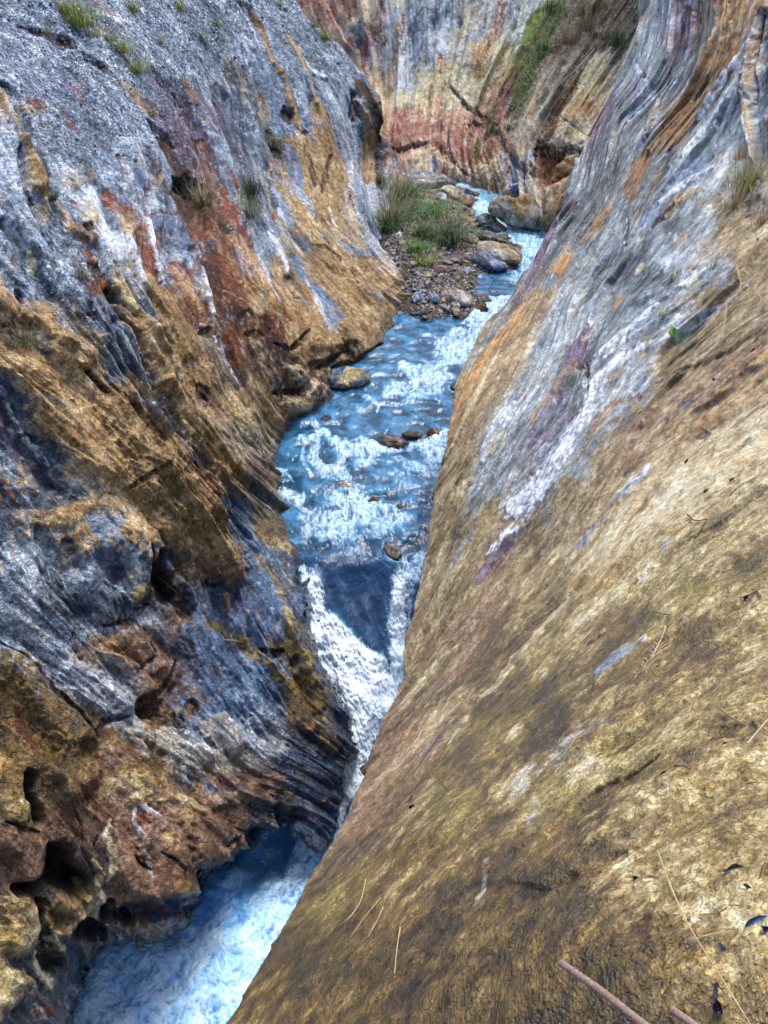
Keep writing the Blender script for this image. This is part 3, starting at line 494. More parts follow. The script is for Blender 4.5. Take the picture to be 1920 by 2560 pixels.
 ('P', 'wet_and_shade', (5, 10), [(470, 560), (560, 650), (700, 800)], -.2, .5), ('P', 'slate', (30, 38), [(0, 560), (80, 700), (170, 850), (230, 980)], -.25), ('P', 'white', (5, 8), [(30, 620), (120, 760), (230, 900)], .08, .8), ('P', 'purple', 22, [(20, 700), (90, 830)], -.05, .7), ('P', 'orange', (4, 6), [(0, 950), (80, 1060)], 0, .8), ('P', 'pale', (6, 8), [(0, 880), (60, 980), (140, 1080)], .05, .8),
 ('P', 'ochre', (60, 60), [(680, 960), (780, 1010), (880, 1060)], .5, 1, .4), ('P', 'yelol', 12, [(640, 990), (720, 1060), (800, 1140)], .1), ('P', 'dkbrown', 7, [(560, 1000), (620, 960), (720, 900)], -.2, .6), ('P', 'rust', 14, [(800, 880), (880, 960), (930, 1040)], -.12, .8), ('P', 'greige', (10, 14), [(860, 340), (940, 460), (1000, 560)], .05), ('P', 'white', (3, 4), [(900, 330), (990, 500), (1030, 600)], .04, .8),  # dark brown line: painted shade of the ledge under the bulge
 ('P', 'dkbrown', 12, [(860, 560), (900, 620)], -.25), ('P', 'wet_and_shade', (5, 8), [(1180, 380), (1260, 420), (1340, 320)], -.25, .8), ('P', 'wet_and_shade', 9, [(1190, 590), (1290, 590), (1400, 470)], -.45, .9), ('P', 'cream', (10, 14), [(1230, 480), (1300, 520), (1330, 580)], .15, .8), ('P', 'cream', 18, [(1250, 640), (1310, 650), (1350, 560)], .25, .8), ('P', 'blue', 14, [(950, 1050), (1040, 1080)], -.05),
 ('P', 'greige', 24, [(1080, 700), (1100, 820), (1140, 880)], .2, .8), ('P', 'slate', (14, 18), [(1060, 960), (1150, 1040)], -.05, .7),
 # lower left: the cavity (its shade painted dark), blue slabs, blocks, the tongue over the pool
 ('E', 'tan', 30, [(560, 80), (640, 160)], .25, .9, .5), ('E', 'ochre', (60, 50), [(760, 60), (900, 140), (980, 230)], .4, 1, .4), ('E', 'wet_and_shade', (16, 26), [(700, 180), (690, 260), (720, 360)], -.8, 1, .5), ('E', 'dkbrown', (26, 22), [(740, 300), (800, 420)], -.5, .9), ('E', 'brown', 34, [(860, 250), (1000, 260)], .15, .9), ('E', 'wet_and_shade', 9, [(900, 300), (950, 310)], -.3),
 ('E', 'wet_and_shade', (5, 7), [(640, 140), (660, 250), (640, 380), (580, 420)], -.3), ('E', 'slate', (34, 44), [(480, 140), (560, 250), (560, 340)], .45, .9, .4), ('E', 'yelol', 14, [(600, 320), (560, 380)], .1, .8), ('E', 'pale', (3, 4), [(440, 290), (500, 330), (560, 400)], .04, .8), ('E', 'slate', (44, 40), [(380, 330), (480, 430)], .3, .8, .4), ('E', 'wet_and_shade', (5, 8), [(450, 490), (560, 470), (640, 400)], -.35),
 ('E', 'slate', 16, [(290, 140), (330, 220), (300, 260)], -.1, .8), ('E', 'blue', 10, [(400, 60), (420, 80)], .05), ('E', 'slate', 14, [(220, 160), (160, 60)], -.05, .6),
 ('E', 'orange', 18, [(440, 560), (500, 600), (540, 660)], .05, .7), ('E', 'brown', (40, 36), [(560, 540), (620, 620), (660, 640)], .3, .8, .4), ('E', 'wet_and_shade', (3, 6), [(640, 560), (660, 620), (580, 700)], -.25), ('E', 'brown', 40, [(640, 740), (700, 700)], .35, .9, .4), ('E', 'wet_and_shade', (4, 8), [(760, 640), (720, 730), (680, 790), (600, 810)], -.4), ('E', 'pale', 12, [(760, 560), (820, 620)], .1, .8), ('E', 'slate', 26, [(660, 480), (740, 560)], .2, .8),
 ('E', 'dkbrown', 24, [(680, 850), (620, 850)], -.5, .9), ('E', 'wet_and_shade', (6, 10), [(560, 880), (460, 900), (430, 960), (420, 1030)], -.5), ('E', 'pale', (30, 36), [(300, 700), (420, 790), (520, 830)], .25, .9, .5), ('E', 'wet_and_shade', (3, 5), [(320, 480), (300, 560), (340, 640)], -.1, .7),
 ('E', 'olive', (50, 50), [(60, 660), (180, 800), (300, 950)], .5, .9, .4), ('E', 'red', 13, [(80, 870), (120, 960), (160, 1010)], 0, .6), ('E', 'wet_and_shade', (6, 9), [(0, 540), (120, 640), (220, 780), (340, 860), (420, 960)], -.35), ('E', 'red', 6, [(430, 1000), (420, 1090)], 0, .7),
 ('E', 'blue', (36, 60), [(840, 520), (900, 600), (940, 700), (1000, 780)], .3, .9, .4), ('E', 'blue', (60, 50), [(1080, 720), (1130, 860)], .3, .8, .4), ('E', 'pale', (34, 40), [(1140, 900), (1180, 1000), (1050, 960)], .1, .8), ('E', 'blue', (20, 30), [(1080, 150), (1150, 300), (1180, 420)], .1, .8), ('E', 'blue', 34, [(1050, 480), (1180, 520)], .1, .8),
 ('E', 'wetblue', 22, [(1060, 330), (1020, 420)], -.2, .9), ('E', 'brown', 8, [(970, 350), (990, 460)], .15), ('E', 'palest', 12, [(780, 270), (770, 310)], .15), ('E', 'palest', 8, [(900, 350), (880, 420)], 0, .7), ('E', 'olive', (14, 10), [(880, 480), (960, 500), (1040, 560), (1120, 650)], 0, .9), ('E', 'yelol', 8, [(900, 500), (980, 500)], 0, .8),
 ('E', 'olive', (13, 20), [(1060, 560), (1180, 680), (1260, 800), (1330, 930)], .15, .8), ('E', 'orange', 8, [(1300, 880), (1380, 960)], 0, .7), ('E', 'yelol', (14, 26), [(1240, 440), (1300, 560), (1350, 700)], .25, .9, .5), ('E', 'olive', (26, 30), [(1360, 760), (1400, 860), (1430, 1000)], .3, .9, .4), ('E', 'orange', 7, [(1400, 850), (1430, 950)], 0, .7), ('E', 'yellow', 13, [(1180, 130), (1240, 180)], .1, .7), ('E', 'yelol', 12, [(1100, 200), (1200, 300)], 0, .6),
 ('E', 'wet_and_shade', (7, 12), [(1120, 590), (1180, 620), (1220, 600)], -.3), ('E', 'wet_and_shade', (7, 9), [(1280, 620), (1260, 660)], -.25), ('E', 'greige', (14, 14), [(1280, 700), (1330, 660)], .15, .8), ('E', 'wetblue', (20, 34), [(1290, 210), (1310, 340), (1330, 520)], -.1, .9), ('E', 'wetblue', (22, 40), [(1390, 640), (1440, 800), (1500, 980)], -.15, .95), ('E', 'wet_and_shade', 14, [(1290, 260), (1310, 300)], -.3),
 ('E', 'dkbrown', 18, [(680, 900), (800, 910), (830, 840)], -.2, .8), ('E', 'olive', 10, [(810, 820), (820, 880)], 0, .8), ('E', 'palest', 14, [(780, 870)], .12), ('E', 'palest', (16, 20), [(860, 920), (890, 960)], .25), ('E', 'palest', 30, [(940, 920), (1010, 1000)], .25, .9, .4), ('E', 'palest', (16, 26), [(600, 940), (720, 1010), (880, 1060)], .2, .9, .4), ('E', 'palest', 14, [(560, 940), (640, 1060)], .1, .8),
 ('E', 'brown', 20, [(480, 940), (520, 1020)], .1, .7), ('E', 'white', 5, [(910, 590)], 0, 1), ('E', 'wet_and_shade', (3, 4), [(880, 1000), (960, 1100)], -.15),
 # tongue over the pool
 ('F', 'olive', (50, 40), [(430, 60), (560, 80), (480, 180)], .3, .9, .4), ('F', 'wet_and_shade', (20, 16), [(180, 130), (170, 230), (210, 300), (250, 420)], -.7, 1, .4), ('F', 'olive', (46, 36), [(60, 120), (60, 250), (60, 370)], .45, .9, .3), ('F', 'yelol', 24, [(140, 340), (170, 440)], .2, .8), ('F', 'brown', (44, 44), [(60, 560), (180, 600), (160, 740)], .5, .8, .3), ('F', 'wet_and_shade', (4, 8), [(0, 420), (120, 470), (250, 500)], -.3),
 ('F', 'red', 13, [(680, 10), (640, 130), (600, 200)], 0, .7), ('F', 'red', 9, [(270, 500), (340, 620)], 0, .8), ('F', 'yellow', (30, 26), [(880, 160), (1000, 190), (960, 260)], .1, .85), ('F', 'yellow', (9, 12), [(1080, 290), (1200, 270), (1330, 290), (1400, 360)], .06), ('F', 'white', (6, 8), [(930, 340), (920, 420), (960, 480), (1000, 560), (1020, 640), (1030, 740), (1060, 860)], .03, .7), ('F', 'white', 6, [(1060, 360), (1140, 440), (1040, 520)], .03, .8), ('F', 'white', 6, [(940, 320), (1060, 360)], .03, .8),
 ('F', 'red', 15, [(990, 410), (960, 400)], .12), ('F', 'cream', (9, 13), [(760, 420), (730, 520), (760, 620), (780, 740), (740, 820)], .1), ('F', 'yellow', (10, 14), [(640, 690), (700, 780), (660, 880), (720, 980)], .12), ('F', 'palest', (12, 10), [(680, 860), (720, 960)], .05, .8), ('F', 'yelol', (22, 18), [(1280, 420), (1360, 560), (1400, 700)], .15, .8, .5), ('F', 'brown', (60, 60), [(1130, 560), (1180, 720), (1180, 840)], .35, .8, .4), ('F', 'brown', 50, [(1450, 480), (1400, 600)], .3, .6, .4),
 ('F', 'tan', (14, 14), [(1180, 520), (1130, 600)], .08, .8), ('F', 'brown', (34, 34), [(880, 640), (900, 780), (980, 860)], .2, .8, .5), ('F', 'wet_and_shade', (3, 5), [(940, 660), (960, 720), (1040, 760)], -.2), ('F', 'wet_and_shade', (3, 4), [(1100, 640), (1180, 680), (1270, 760), (1280, 860)], -.15), ('F', 'wet_and_shade', (3, 4), [(640, 600), (660, 520)], -.15), ('F', 'wet_and_shade', (3, 4), [(480, 320), (540, 440), (560, 560)], -.12),
 ('F', 'wet_and_shade', (34, 34), [(400, 660), (400, 780), (520, 860)], -1.1, 1, .4), ('F', 'wet_and_shade', 16, [(280, 840), (180, 880), (100, 900)], -.6, 1, .4), ('F', 'olive', (24, 22), [(1260, 900), (1340, 920), (1290, 960)], .15, .9, .4), ('F', 'wetblue', (20, 26), [(1420, 790), (1460, 880), (1400, 960), (1240, 990), (1050, 1010), (900, 1040)], -.25, .9, .3), ('F', 'olive', (13, 16), [(860, 950), (960, 960), (1060, 980)], .05, .7, .5),
 ('F', 'wet_and_shade', (16, 12), [(760, 1000), (730, 1060), (830, 1060), (900, 1110)], -.5), ('F', 'olive', 11, [(900, 1100), (1000, 1180), (1010, 1230)], .1, .9), ('F', 'palest', 4, [(1000, 1160), (1010, 1210)], 0, .9), ('F', 'brown', (24, 20), [(460, 980), (540, 1060), (440, 1180)], .4, .8, .4), ('F', 'wet_and_shade', (20, 14), [(600, 1180), (700, 1190), (560, 1100)], -.4), ('F', 'wetblue', (16, 26), [(540, 1140), (480, 1240), (520, 1340), (520, 1500)], -.25, .9),
 ('F', 'red', (10, 14), [(300, 960), (380, 1150)], -.1, .5), ('F', 'wet_and_shade', (20, 26), [(250, 1000), (260, 1200), (340, 1400)], -.5, .95, .4), ('F', 'ollite', (44, 40), [(110, 1010), (130, 1150), (80, 1260)], .55, .9, .3), ('F', 'olive', (22, 20), [(110, 1560), (130, 1620)], .2, .8), ('F', 'ollite', (20, 24), [(30, 1500), (30, 1680)], .3, .8), ('F', 'purple', (16, 20), [(160, 1480), (260, 1600)], -.1, .6), ('F', 'red', 16, [(220, 1750), (380, 1720)], 0, .5),
 ('F', 'wetblue', (12, 14), [(400, 1440), (470, 1560), (430, 1640)], .1, .9), ('F', 'ollite', 14, [(560, 900), (600, 950)], .25), ('F', 'wet_and_shade', (4, 6), [(1560, 600), (1640, 540)], -.2), ('F', 'blue', (9, 9), [(1380, 80), (1460, 200), (1580, 300)], -.05, .8), ('F', 'mauve', 24, [(1500, 120), (1560, 240)], .05, .7), ('F', 'slate', 20, [(1250, 60), (1280, 140)], -.05, .7), ('F', 'olive', 30, [(1020, 80), (1120, 130)], .1, .7),
 ('W', 'wet_and_shade', (14, 22), [(600, 1745), (615, 1770), (640, 1760)], -.3), ('W', 'brown', (30, 24), [(560, 1710), (600, 1690)], .2, .8), ('W', 'wetblue', (24, 20), [(660, 1720), (650, 1790)], 0, .8), ('W', 'greige', 18, [(520, 1720), (450, 1740)], .1, .6),
]
chunks_l = [(300, 1500, 160), (620, 1750, 200), (480, 2100, 220), (760, 950, 120), (250, 1300, 150), (300, 560, 140), (150, 2050, 160), (600, 1300, 120)]
ow_l = make_wall('canyon_wall_left', PX, PY, Dm, L_LINES, L_BLOBS, L_STROKES, M_ROCK, skirt=l_skirt, chunk_pts=chunks_l, hk=.55, relief_k=.8, veins=[('pale', 9, .5, .06, .7), ('dkbrown', 14, .8, .06, .7), ('cream', 7, .5, .09, .6), ('white', 22, 1.2, .05, .6), ('tan', 17, .9, .06, .5), ('slate', 12, .6, .07, .7), ('red', 25, 1.4, .04, .5)], off=.04)

# ================================================================== RIGHT WALL (the slab)
R_EDGE = [(1660, -700), (1618, -5), (1600, 60), (1545, 190), (1520, 250), (1480, 335), (1420, 455), (1400, 520), (1372, 570), (1335, 640), (1300, 690), (1265, 760), (1225, 810), (1195, 860), (1160, 920), (1145, 960), (1127, 1060),
          (1118, 1110), (1090, 1200), (1080, 1260), (1066, 1350), (1050, 1440), (1035, 1530), (1015, 1600), (1008, 1680), (985, 1740), (960, 1790), (945, 1850), (925, 1900), (895, 1970), (855, 2050), (815, 2120), (780, 2165),
          (740, 2240), (700, 2310), (640, 2420), (600, 2490), (555, 2565), (300, 3400)]
rc = [(1660, -700, 34), (2300, -700, 20), (1618, 0, 25), (1480, 330, 23.5), (1370, 565, 21.5), (1200, 850, 17.2), (1140, 960, 15.2), (1080, 1260, 12.2), (1050, 1440, 10.6), (1020, 1600, 9.2), (1000, 1700, 8.2), (890, 1950, 5.9), (780, 2160, 4.7), (556, 2560, 3.1), (300, 3400, 2.4),
      (1920, 0, 13), (1760, 200, 15), (1880, 450, 10), (1650, 500, 13.5), (1500, 1000, 8.8), (1690, 835, 8.2), (1920, 800, 6.0), (1300, 1400, 7.4), (1920, 1280, 3.6), (1650, 1300, 4.8), (1700, 1700, 2.75), (1400, 1700, 4.0), (1200, 2000, 3.3), (1200, 1700, 5.6),
      (1500, 2000, 2.25), (1920, 1700, 2.2), (1920, 2100, 1.5), (1500, 2400, 1.45), (1920, 2560, 1.15), (1300, 2560, 1.55), (900, 2400, 2.6), (1000, 2200, 3.1), (900, 2700, 2.0), (1920, 3300, 1.15), (2400, 1280, 2.6), (2400, 2560, 1.05), (2400, 300, 8), (2400, -700, 12), (1200, 3400, 1.7), (3400, 2560, .95), (3400, 1280, 1.9), (3400, 300, 5.5), (3400, -700, 9), (3400, 3400, .8), (2400, 3400, .95)]
Rd = TPS([(a, b) for a, b, _ in rc], [1 / c for _, _, c in rc], 2e-3)
nvr = 470; nsr = 22
u = np.concatenate([-np.arange(nsr, 0, -1) / nsr, np.linspace(0, 1, nvr), 1 + np.linspace(.01, 1, 40) ** 1.3])
PY = np.repeat(ROWS[:, None], len(u), 1); E_ = interp_edge(R_EDGE, PY[:, 0])[:, None]; uu = u[None, :]
PX = np.where(uu < 0, E_ + np.abs(uu) * 46, np.where(uu <= 1, E_ + (1928 - E_) * np.clip(uu, 0, 1), 1928 + (uu - 1) * 1500))
Dm = 1 / Rd(PX, PY); kr = np.clip(-uu, 0, 1) * np.ones_like(PX)
Dm = Dm + kr ** .8 * 3.2
def r_skirt(B, PX, PY, D):
    B = B.copy(); B[..., 2] -= kr ** .8 * (7.5 + 4.5 * sst(PY, 1700, 2400)); return B
R_LINES = lines_field([
 (0, [(1128, 1080), (1190, 950), (1330, 700), (1450, 480), (1560, 200), (1620, 0)]), (.8, [(1090, 1230), (1190, 1060), (1300, 850), (1420, 600), (1560, 300), (1690, 0)]),
 (1.6, [(1045, 1480), (1150, 1260), (1270, 1040), (1400, 740), (1560, 480), (1743, 220), (1800, 80)]), (2.2, [(1010, 1650), (1120, 1450), (1250, 1200), (1390, 960), (1490, 720), (1625, 521), (1793, 260), (1863, 116)]),
 (2.8, [(940, 1860), (1080, 1620), (1200, 1450), (1340, 1220), (1463, 1057), (1560, 880), (1683, 740), (1790, 620), (1920, 420)]), (3.6, [(850, 2050), (1050, 1800), (1157, 1700), (1377, 1480), (1475, 1350), (1580, 1170), (1720, 1000), (1920, 842)]),
 (4.5, [(700, 2320), (900, 2120), (1150, 1880), (1377, 1660), (1600, 1450), (1920, 1200)]), (5.4, [(600, 2560), (900, 2350), (1150, 2130), (1400, 1880), (1650, 1660), (1920, 1480)]), (6.2, [(1000, 2560), (1250, 2330), (1500, 2060), (1920, 1750)]), (7, [(1400, 2560), (1650, 2320), (1920, 2120)])])
R_BLOBS = [
 ('gslate', [(1600, 250, .9), (1540, 400, .9), (1480, 560, .8), (1700, 180, .8), (1560, 640, .8), (1480, 700, .6), (1380, 660, .7), (1640, 420, .8), (1420, 1000, .6), (1520, 900, .6), (1640, 690, .8), (1600, 760, .6), (1690, 560, .6), (1780, 120, .6)]),
 ('gpale', [(1620, 120), (1560, 130), (1580, 330, .8), (1820, 350), (1760, 440), (1700, 500, .9), (1580, 600, .7), (1400, 830, .9), (1360, 950, .9), (1480, 760, .7), (1260, 1050, .8), (1230, 1180, .9), (1500, 1000, .9), (1700, 660), (1440, 1120, .8), (1340, 1220, .7), (1640, 790), (1560, 860, .9), (1850, 250, .8), (1300, 1150, .7)]),
 ('purple', [(1600, 200, .5), (1340, 680, .5), (1700, 100, .5), (1440, 860, .6), (1400, 1020, .6), (1330, 1130, .6), (1500, 300, .4), (1260, 1350, .4)]),
 ('orange', [(1800, 130, .7), (1740, 250, .7), (1690, 350, .6), (1600, 430, .4), (1830, 30, .6), (1410, 650, .3)]),
 ('gneiss', [(1160, 1060, .7), (1210, 950, .8), (1290, 840, .7), (1340, 750, .7), (1120, 1200, .8), (1100, 1350, .9), (1150, 1480), (1090, 1550), (1200, 1350, .9), (1800, 750), (1880, 640), (1780, 850, .8), (1700, 900, .8), (1850, 560, .8), (1310, 1330), (1500, 1130, .8), (1040, 1700), (1400, 1230, .7), (1060, 1800, .8)]),
 ('umber', [(1600, 1060, .6), (1750, 1010, .7), (1850, 930, .7), (1100, 1680, .9), (1000, 1850), (1180, 1560, .8), (980, 2000, .8), (1560, 1150, .5), (900, 2100, .7), (1010, 1950, .8)]),
 ('cream', [(1700, 1150), (1640, 1250), (1560, 1260, .8), (1850, 1090), (1760, 1250), (1900, 980, .8), (1500, 1350, .7), (1850, 1250)]),
 ('ollite', [(1700, 1400), (1850, 1350), (1600, 1450), (1450, 1500, .9), (1880, 1560), (1650, 1800), (1800, 1760, 1.2), (1500, 1950), (1700, 2050, 1.1), (1850, 2000), (1500, 1780, .8), (1900, 2250), (1800, 2500, .8), (1350, 1650, .8), (1650, 2250, .7), (1850, 2400, .8), (1300, 1980, .6), (1050, 2050, .6)]),
 ('olive', [(1300, 1750), (1400, 1850), (1200, 1950), (1100, 2150, 1.2), (1300, 2150, 1.2), (900, 2300, 1.1), (800, 2450), (1150, 2400, 1.3), (1450, 2150), (1400, 2400, 1.2), (1000, 2500, 1.1), (1600, 1650, .8), (1560, 1560, .7), (1550, 2450, 1.1), (1750, 1600, .7), (1250, 1650, .8), (1700, 2400, .9), (650, 2560)]),
 ('yelol', [(1250, 1850, .9), (1150, 2020, .9), (1400, 1980, .8), (1580, 1880, .7), (1750, 1480, .8), (1900, 1430, .8), (1450, 2080, .7), (1600, 2000, .6), (850, 2250, .8), (1650, 1580, .6)]),
]
R_STROKES = [
 ('H', 'orange', (9, 17), [(600, 240), (540, 330), (450, 430), (380, 540), (320, 650), (285, 780)], .03), ('H', 'cream', (3, 5), [(500, 420), (400, 600), (340, 720), (290, 830)], .03, .8), ('H', 'gpale', (5, 7), [(640, 20), (600, 120), (520, 260), (420, 400), (360, 500)], .03, .9), ('H', 'gslate', (6, 6), [(560, 240), (470, 340), (400, 470)], -.04, .8),
 ('H', 'gneiss', (20, 26), [(640, 250), (590, 400), (520, 560), (420, 720)], .04, .9), ('H', 'orange', 13, [(780, 10), (720, 70)], .03, .9), ('H', 'umber', (12, 14), [(700, 180), (650, 280)], 0, .6), ('H', 'blue', (6, 8), [(740, 100), (680, 140)], 0, .6),
 ('H', 'gpale', (13, 18), [(900, 30), (820, 160), (740, 280), (660, 420)], .05, .9), ('H', 'gpale', (10, 14), [(960, 100), (880, 240), (780, 380)], .03, .8), ('H', 'wet_and_shade', (2.5, 3), [(960, 10), (900, 100), (860, 180)], -.05), ('H', 'gslate', (4, 5), [(980, 180), (940, 320), (890, 450), (870, 600)], -.05, .9),
 ('H', 'orange', 7, [(1010, 170), (990, 220)], 0), ('H', 'umber', (7, 12), [(850, 440), (780, 540), (700, 640)], 0, .7), ('H', 'orange', 6, [(680, 640), (640, 740)], 0, .6), ('H', 'gslate', (10, 12), [(860, 580), (760, 660), (660, 780)], -.04, .8),
 ('H', 'white', (5, 7), [(1410, 50), (1300, 120), (1170, 220), (1080, 310), (980, 390), (920, 440)], .025, .95), ('H', 'white', (5, 10), [(1560, 120), (1420, 230), (1260, 340), (1100, 400), (980, 480), (900, 560)], .03, .9), ('H', 'white', (3, 4), [(1290, 230), (1260, 280), (1160, 350)], .02, .8), ('H', 'white', (3, 4), [(1180, 280), (1040, 370), (940, 460)], .02, .7),
 ('H', 'white', (9, 26), [(890, 560), (880, 660), (800, 780), (720, 900), (640, 1010), (560, 1090)], .05, .9), ('H', 'gpale', (12, 12), [(700, 820), (640, 930)], .03, .8), ('H', 'white', 14, [(560, 640), (480, 760), (420, 880)], .03, .6), ('H', 'white', (3, 4), [(900, 520), (860, 640)], .02, .9),
 ('H', 'wet_and_shade', (4, 6), [(880, 470), (890, 540), (880, 600)], -.1), ('H', 'dkbrown', 5, [(840, 490), (870, 490)], -.05), ('H', 'gslate', (7, 10), [(680, 790), (640, 840), (600, 960), (560, 1040)], -.03, .7), ('H', 'mauve', (4, 4), [(640, 860), (620, 940)], 0, .7),
 ('H', 'umber', (7, 12), [(1080, 600), (980, 640), (900, 720), (860, 820)], -.04, .8), ('H', 'red', 9, [(1090, 600)], 0, .8), ('H', 'dkbrown', (4, 7), [(1160, 540), (1330, 480), (1480, 420), (1640, 330)], -.04, .6), ('H', 'umber', (14, 22), [(1000, 700), (1200, 700), (1360, 700)], 0, .6), ('H', 'wet_and_shade', 13, [(1330, 770), (1390, 760)], -.04, .7), ('H', 'gslate', 16, [(1300, 660), (1420, 640)], -.02, .5),
 ('H', 'gneiss', (30, 40), [(1240, 420), (1400, 340), (1600, 180)], .02, .7), ('H', 'gslate', (10, 14), [(1100, 230), (1180, 190), (1300, 150)], -.02, .8), ('H', 'gslate', (18, 24), [(1050, 120), (1180, 90)], -.03, .6), ('H', 'umber', 9, [(1520, 110), (1480, 140)], -.03, .8), ('H', 'blue', 6, [(1470, 110), (1440, 130)], 0, .7), ('H', 'cream', 8, [(1120, 40), (1080, 70)], 0, .8),
 ('H', 'white', (7, 10), [(1140, 900), (1080, 970), (980, 1060)], .02, .8), ('H', 'gpale', (4, 5), [(1130, 940), (1060, 1000), (970, 1070)], 0, .8), ('H', 'tan', (24, 40), [(1250, 760), (1450, 640), (1659, 480)], .02, .6), ('H', 'cream', (30, 50), [(1220, 980), (1400, 920), (1600, 850)], .03, .7), ('H', 'ollite', (40, 50), [(1450, 1040), (1640, 960)], .02, .8),
 ('H', 'umber', (10, 12), [(1400, 740), (1500, 700), (1640, 620)], -.03, .6), ('H', 'gslate', 5, [(1240, 690), (1220, 710)], .02), ('H', 'gneiss', (24, 26), [(380, 800), (330, 950), (280, 1060)], .03, .7), ('H', 'umber', (10, 10), [(380, 760), (340, 820)], -.03, .6), ('H', 'yellow', 12, [(520, 760), (440, 860)], .02, .5), ('H', 'yellow', (9, 12), [(340, 980), (290, 1050)], .02, .6),
 # top
 ('G', 'orange', (8, 12), [(1480, 20), (1430, 180), (1370, 330), (1290, 450), (1220, 560), (1150, 650)], .15, .9), ('G', 'tan', (10, 12), [(1500, 100), (1460, 250), (1400, 320)], .12, .8), ('G', 'dkbrown', (5, 5), [(1390, 350), (1330, 430)], -.12), ('G', 'gpale', (6, 9), [(1330, 200), (1270, 320), (1200, 420), (1130, 600)], .1, .9), ('G', 'wet_and_shade', (2.5, 3.5), [(1260, 340), (1200, 430), (1130, 620), (1070, 720)], -.1),
 ('G', 'white', (4, 8), [(1600, 150), (1520, 270), (1440, 390), (1360, 520)], .1, .9), ('G', 'gpale', (12, 14), [(1560, 330), (1440, 480), (1340, 600), (1240, 720)], .1, .8), ('G', 'white', (5, 8), [(1500, 430), (1400, 560), (1300, 680)], .06, .8), ('G', 'blue', (14, 16), [(1400, 680), (1300, 780), (1200, 900), (1130, 980)], -.04, .7), ('G', 'white', (6, 9), [(1420, 720), (1300, 790), (1200, 880)], .04, .7),
 ('G', 'gneiss', (14, 14), [(1380, 820), (1280, 860), (1220, 940)], .08, .9), ('G', 'dkbrown', (3, 6), [(1300, 850), (1230, 920), (1160, 990)], -.1), ('G', 'tan', 9, [(1300, 850), (1270, 880)], .05), ('G', 'orange', (6, 9), [(1000, 850), (940, 960), (860, 1050)], .04, .9), ('G', 'orange', (4, 5), [(1120, 900), (1080, 980)], 0, .6), ('G', 'red', 4, [(980, 940), (950, 980)], 0, .9),
 ('G', 'gpale', (7, 10), [(1060, 860), (980, 980), (920, 1090)], .05, .9), ('G', 'wet_and_shade', (2.5, 4), [(1060, 940), (1040, 1060)], -.08), ('G', 'umber', (4, 5), [(1130, 10), (1100, 110), (1050, 220), (1000, 350)], .06, .9), ('G', 'mauve', (4, 5), [(1000, 330), (960, 450), (900, 560)], .04, .7), ('G', 'gslate', (9, 12), [(1040, 400), (960, 600), (850, 800)], -.06, .6), ('G', 'white', (10, 14), [(1080, 280), (1140, 400), (1060, 520)], .03, .5),
 ('G', 'gneiss', (9, 10), [(1180, 430), (1140, 560)], .1, .7), ('G', 'dkbrown', (12, 6), [(1290, 30), (1340, 60), (1360, 100)], -.1, .9), ('G', 'wet_and_shade', 5, [(1360, 0), (1355, 60)], -.2), ('G', 'tan', (12, 8), [(1560, 420), (1580, 560), (1600, 700)], .2, .9), ('G', 'gslate', (16, 30), [(1640, 60), (1620, 300), (1640, 560), (1659, 720)], -.2, .9), ('G', 'wet_and_shade', (5, 8), [(1630, 60), (1590, 300), (1600, 440)], -.4), ('G', 'umber', (14, 16), [(1600, 200), (1570, 400)], .3, .8),
 ('G', 'gpale', (5, 6), [(1560, 520), (1580, 660), (1620, 760)], .1, .8), ('G', 'soil', (30, 40), [(1560, 860), (1659, 960)], -.05, .6), ('G', 'cream', 14, [(1640, 960), (1620, 1020)], .05, .7),
 # slab middle and bottom
 ('I', 'cream', (3, 10), [(890, 260), (800, 350), (780, 400), (720, 460), (640, 560), (560, 640), (480, 760), (420, 800)], .015), ('I', 'cream', (5, 6), [(820, 340), (770, 410)], 0, .8), ('I', 'cream', (3, 5), [(420, 800), (340, 930), (280, 1010)], .01, .8), ('I', 'gpale', (10, 16), [(1160, 580), (1080, 620), (1010, 680), (960, 720)], .01), ('I', 'cream', (4, 4), [(910, 530), (880, 560)], 0, .8), ('I', 'cream', (5, 9), [(680, 930), (620, 970), (560, 1030)], .01, .7),
 ('I', 'cream', 9, [(1350, 200), (1310, 240)], 0, .7), ('I', 'gpale', 12, [(1250, 140), (1210, 180)], 0, .6), ('I', 'purple', (5, 9), [(620, 40), (540, 110), (460, 200), (400, 310)], -.03, .9), ('I', 'white', (8, 6), [(600, 10), (520, 100), (450, 190)], .02, .8), ('I', 'blue', (6, 4), [(400, 60), (320, 190), (240, 330)], 0, .5),
 ('I', 'blue', (5, 8), [(960, 10), (880, 80), (820, 170)], -.01, .6), ('I', 'gneiss', (16, 20), [(760, 250), (660, 380), (560, 480)], -.01, .6), ('I', 'moss', (18, 14), [(130, 780), (220, 670), (300, 590)], -.02, .28), ('I', 'umber', (5, 10), [(300, 560), (220, 580), (130, 680)], -.02, .6), ('I', 'cream', (3, 4), [(310, 570), (180, 680), (60, 850)], .02, .7), ('I', 'orange', 10, [(80, 950)], 0, .4),
 ('I', 'purple', (6, 10), [(360, 880), (250, 970), (160, 1060)], -.02, .5), ('I', 'dkbrown', (2, 3), [(1010, 520), (930, 580), (840, 640)], -.03, .9), ('I', 'dkbrown', (2, 4), [(1200, 1000), (1100, 1060), (1000, 1106)], -.03, .8), ('I', 'olive', (16, 22), [(1240, 500), (1200, 600), (1040, 730), (900, 850)], -.02, .7), ('I', 'olive', (14, 18), [(1640, 420), (1480, 480), (1350, 560), (1250, 620)], -.02, .7), ('I', 'yelol', (16, 26), [(1620, 200), (1550, 300), (1380, 430)], 0, .6),
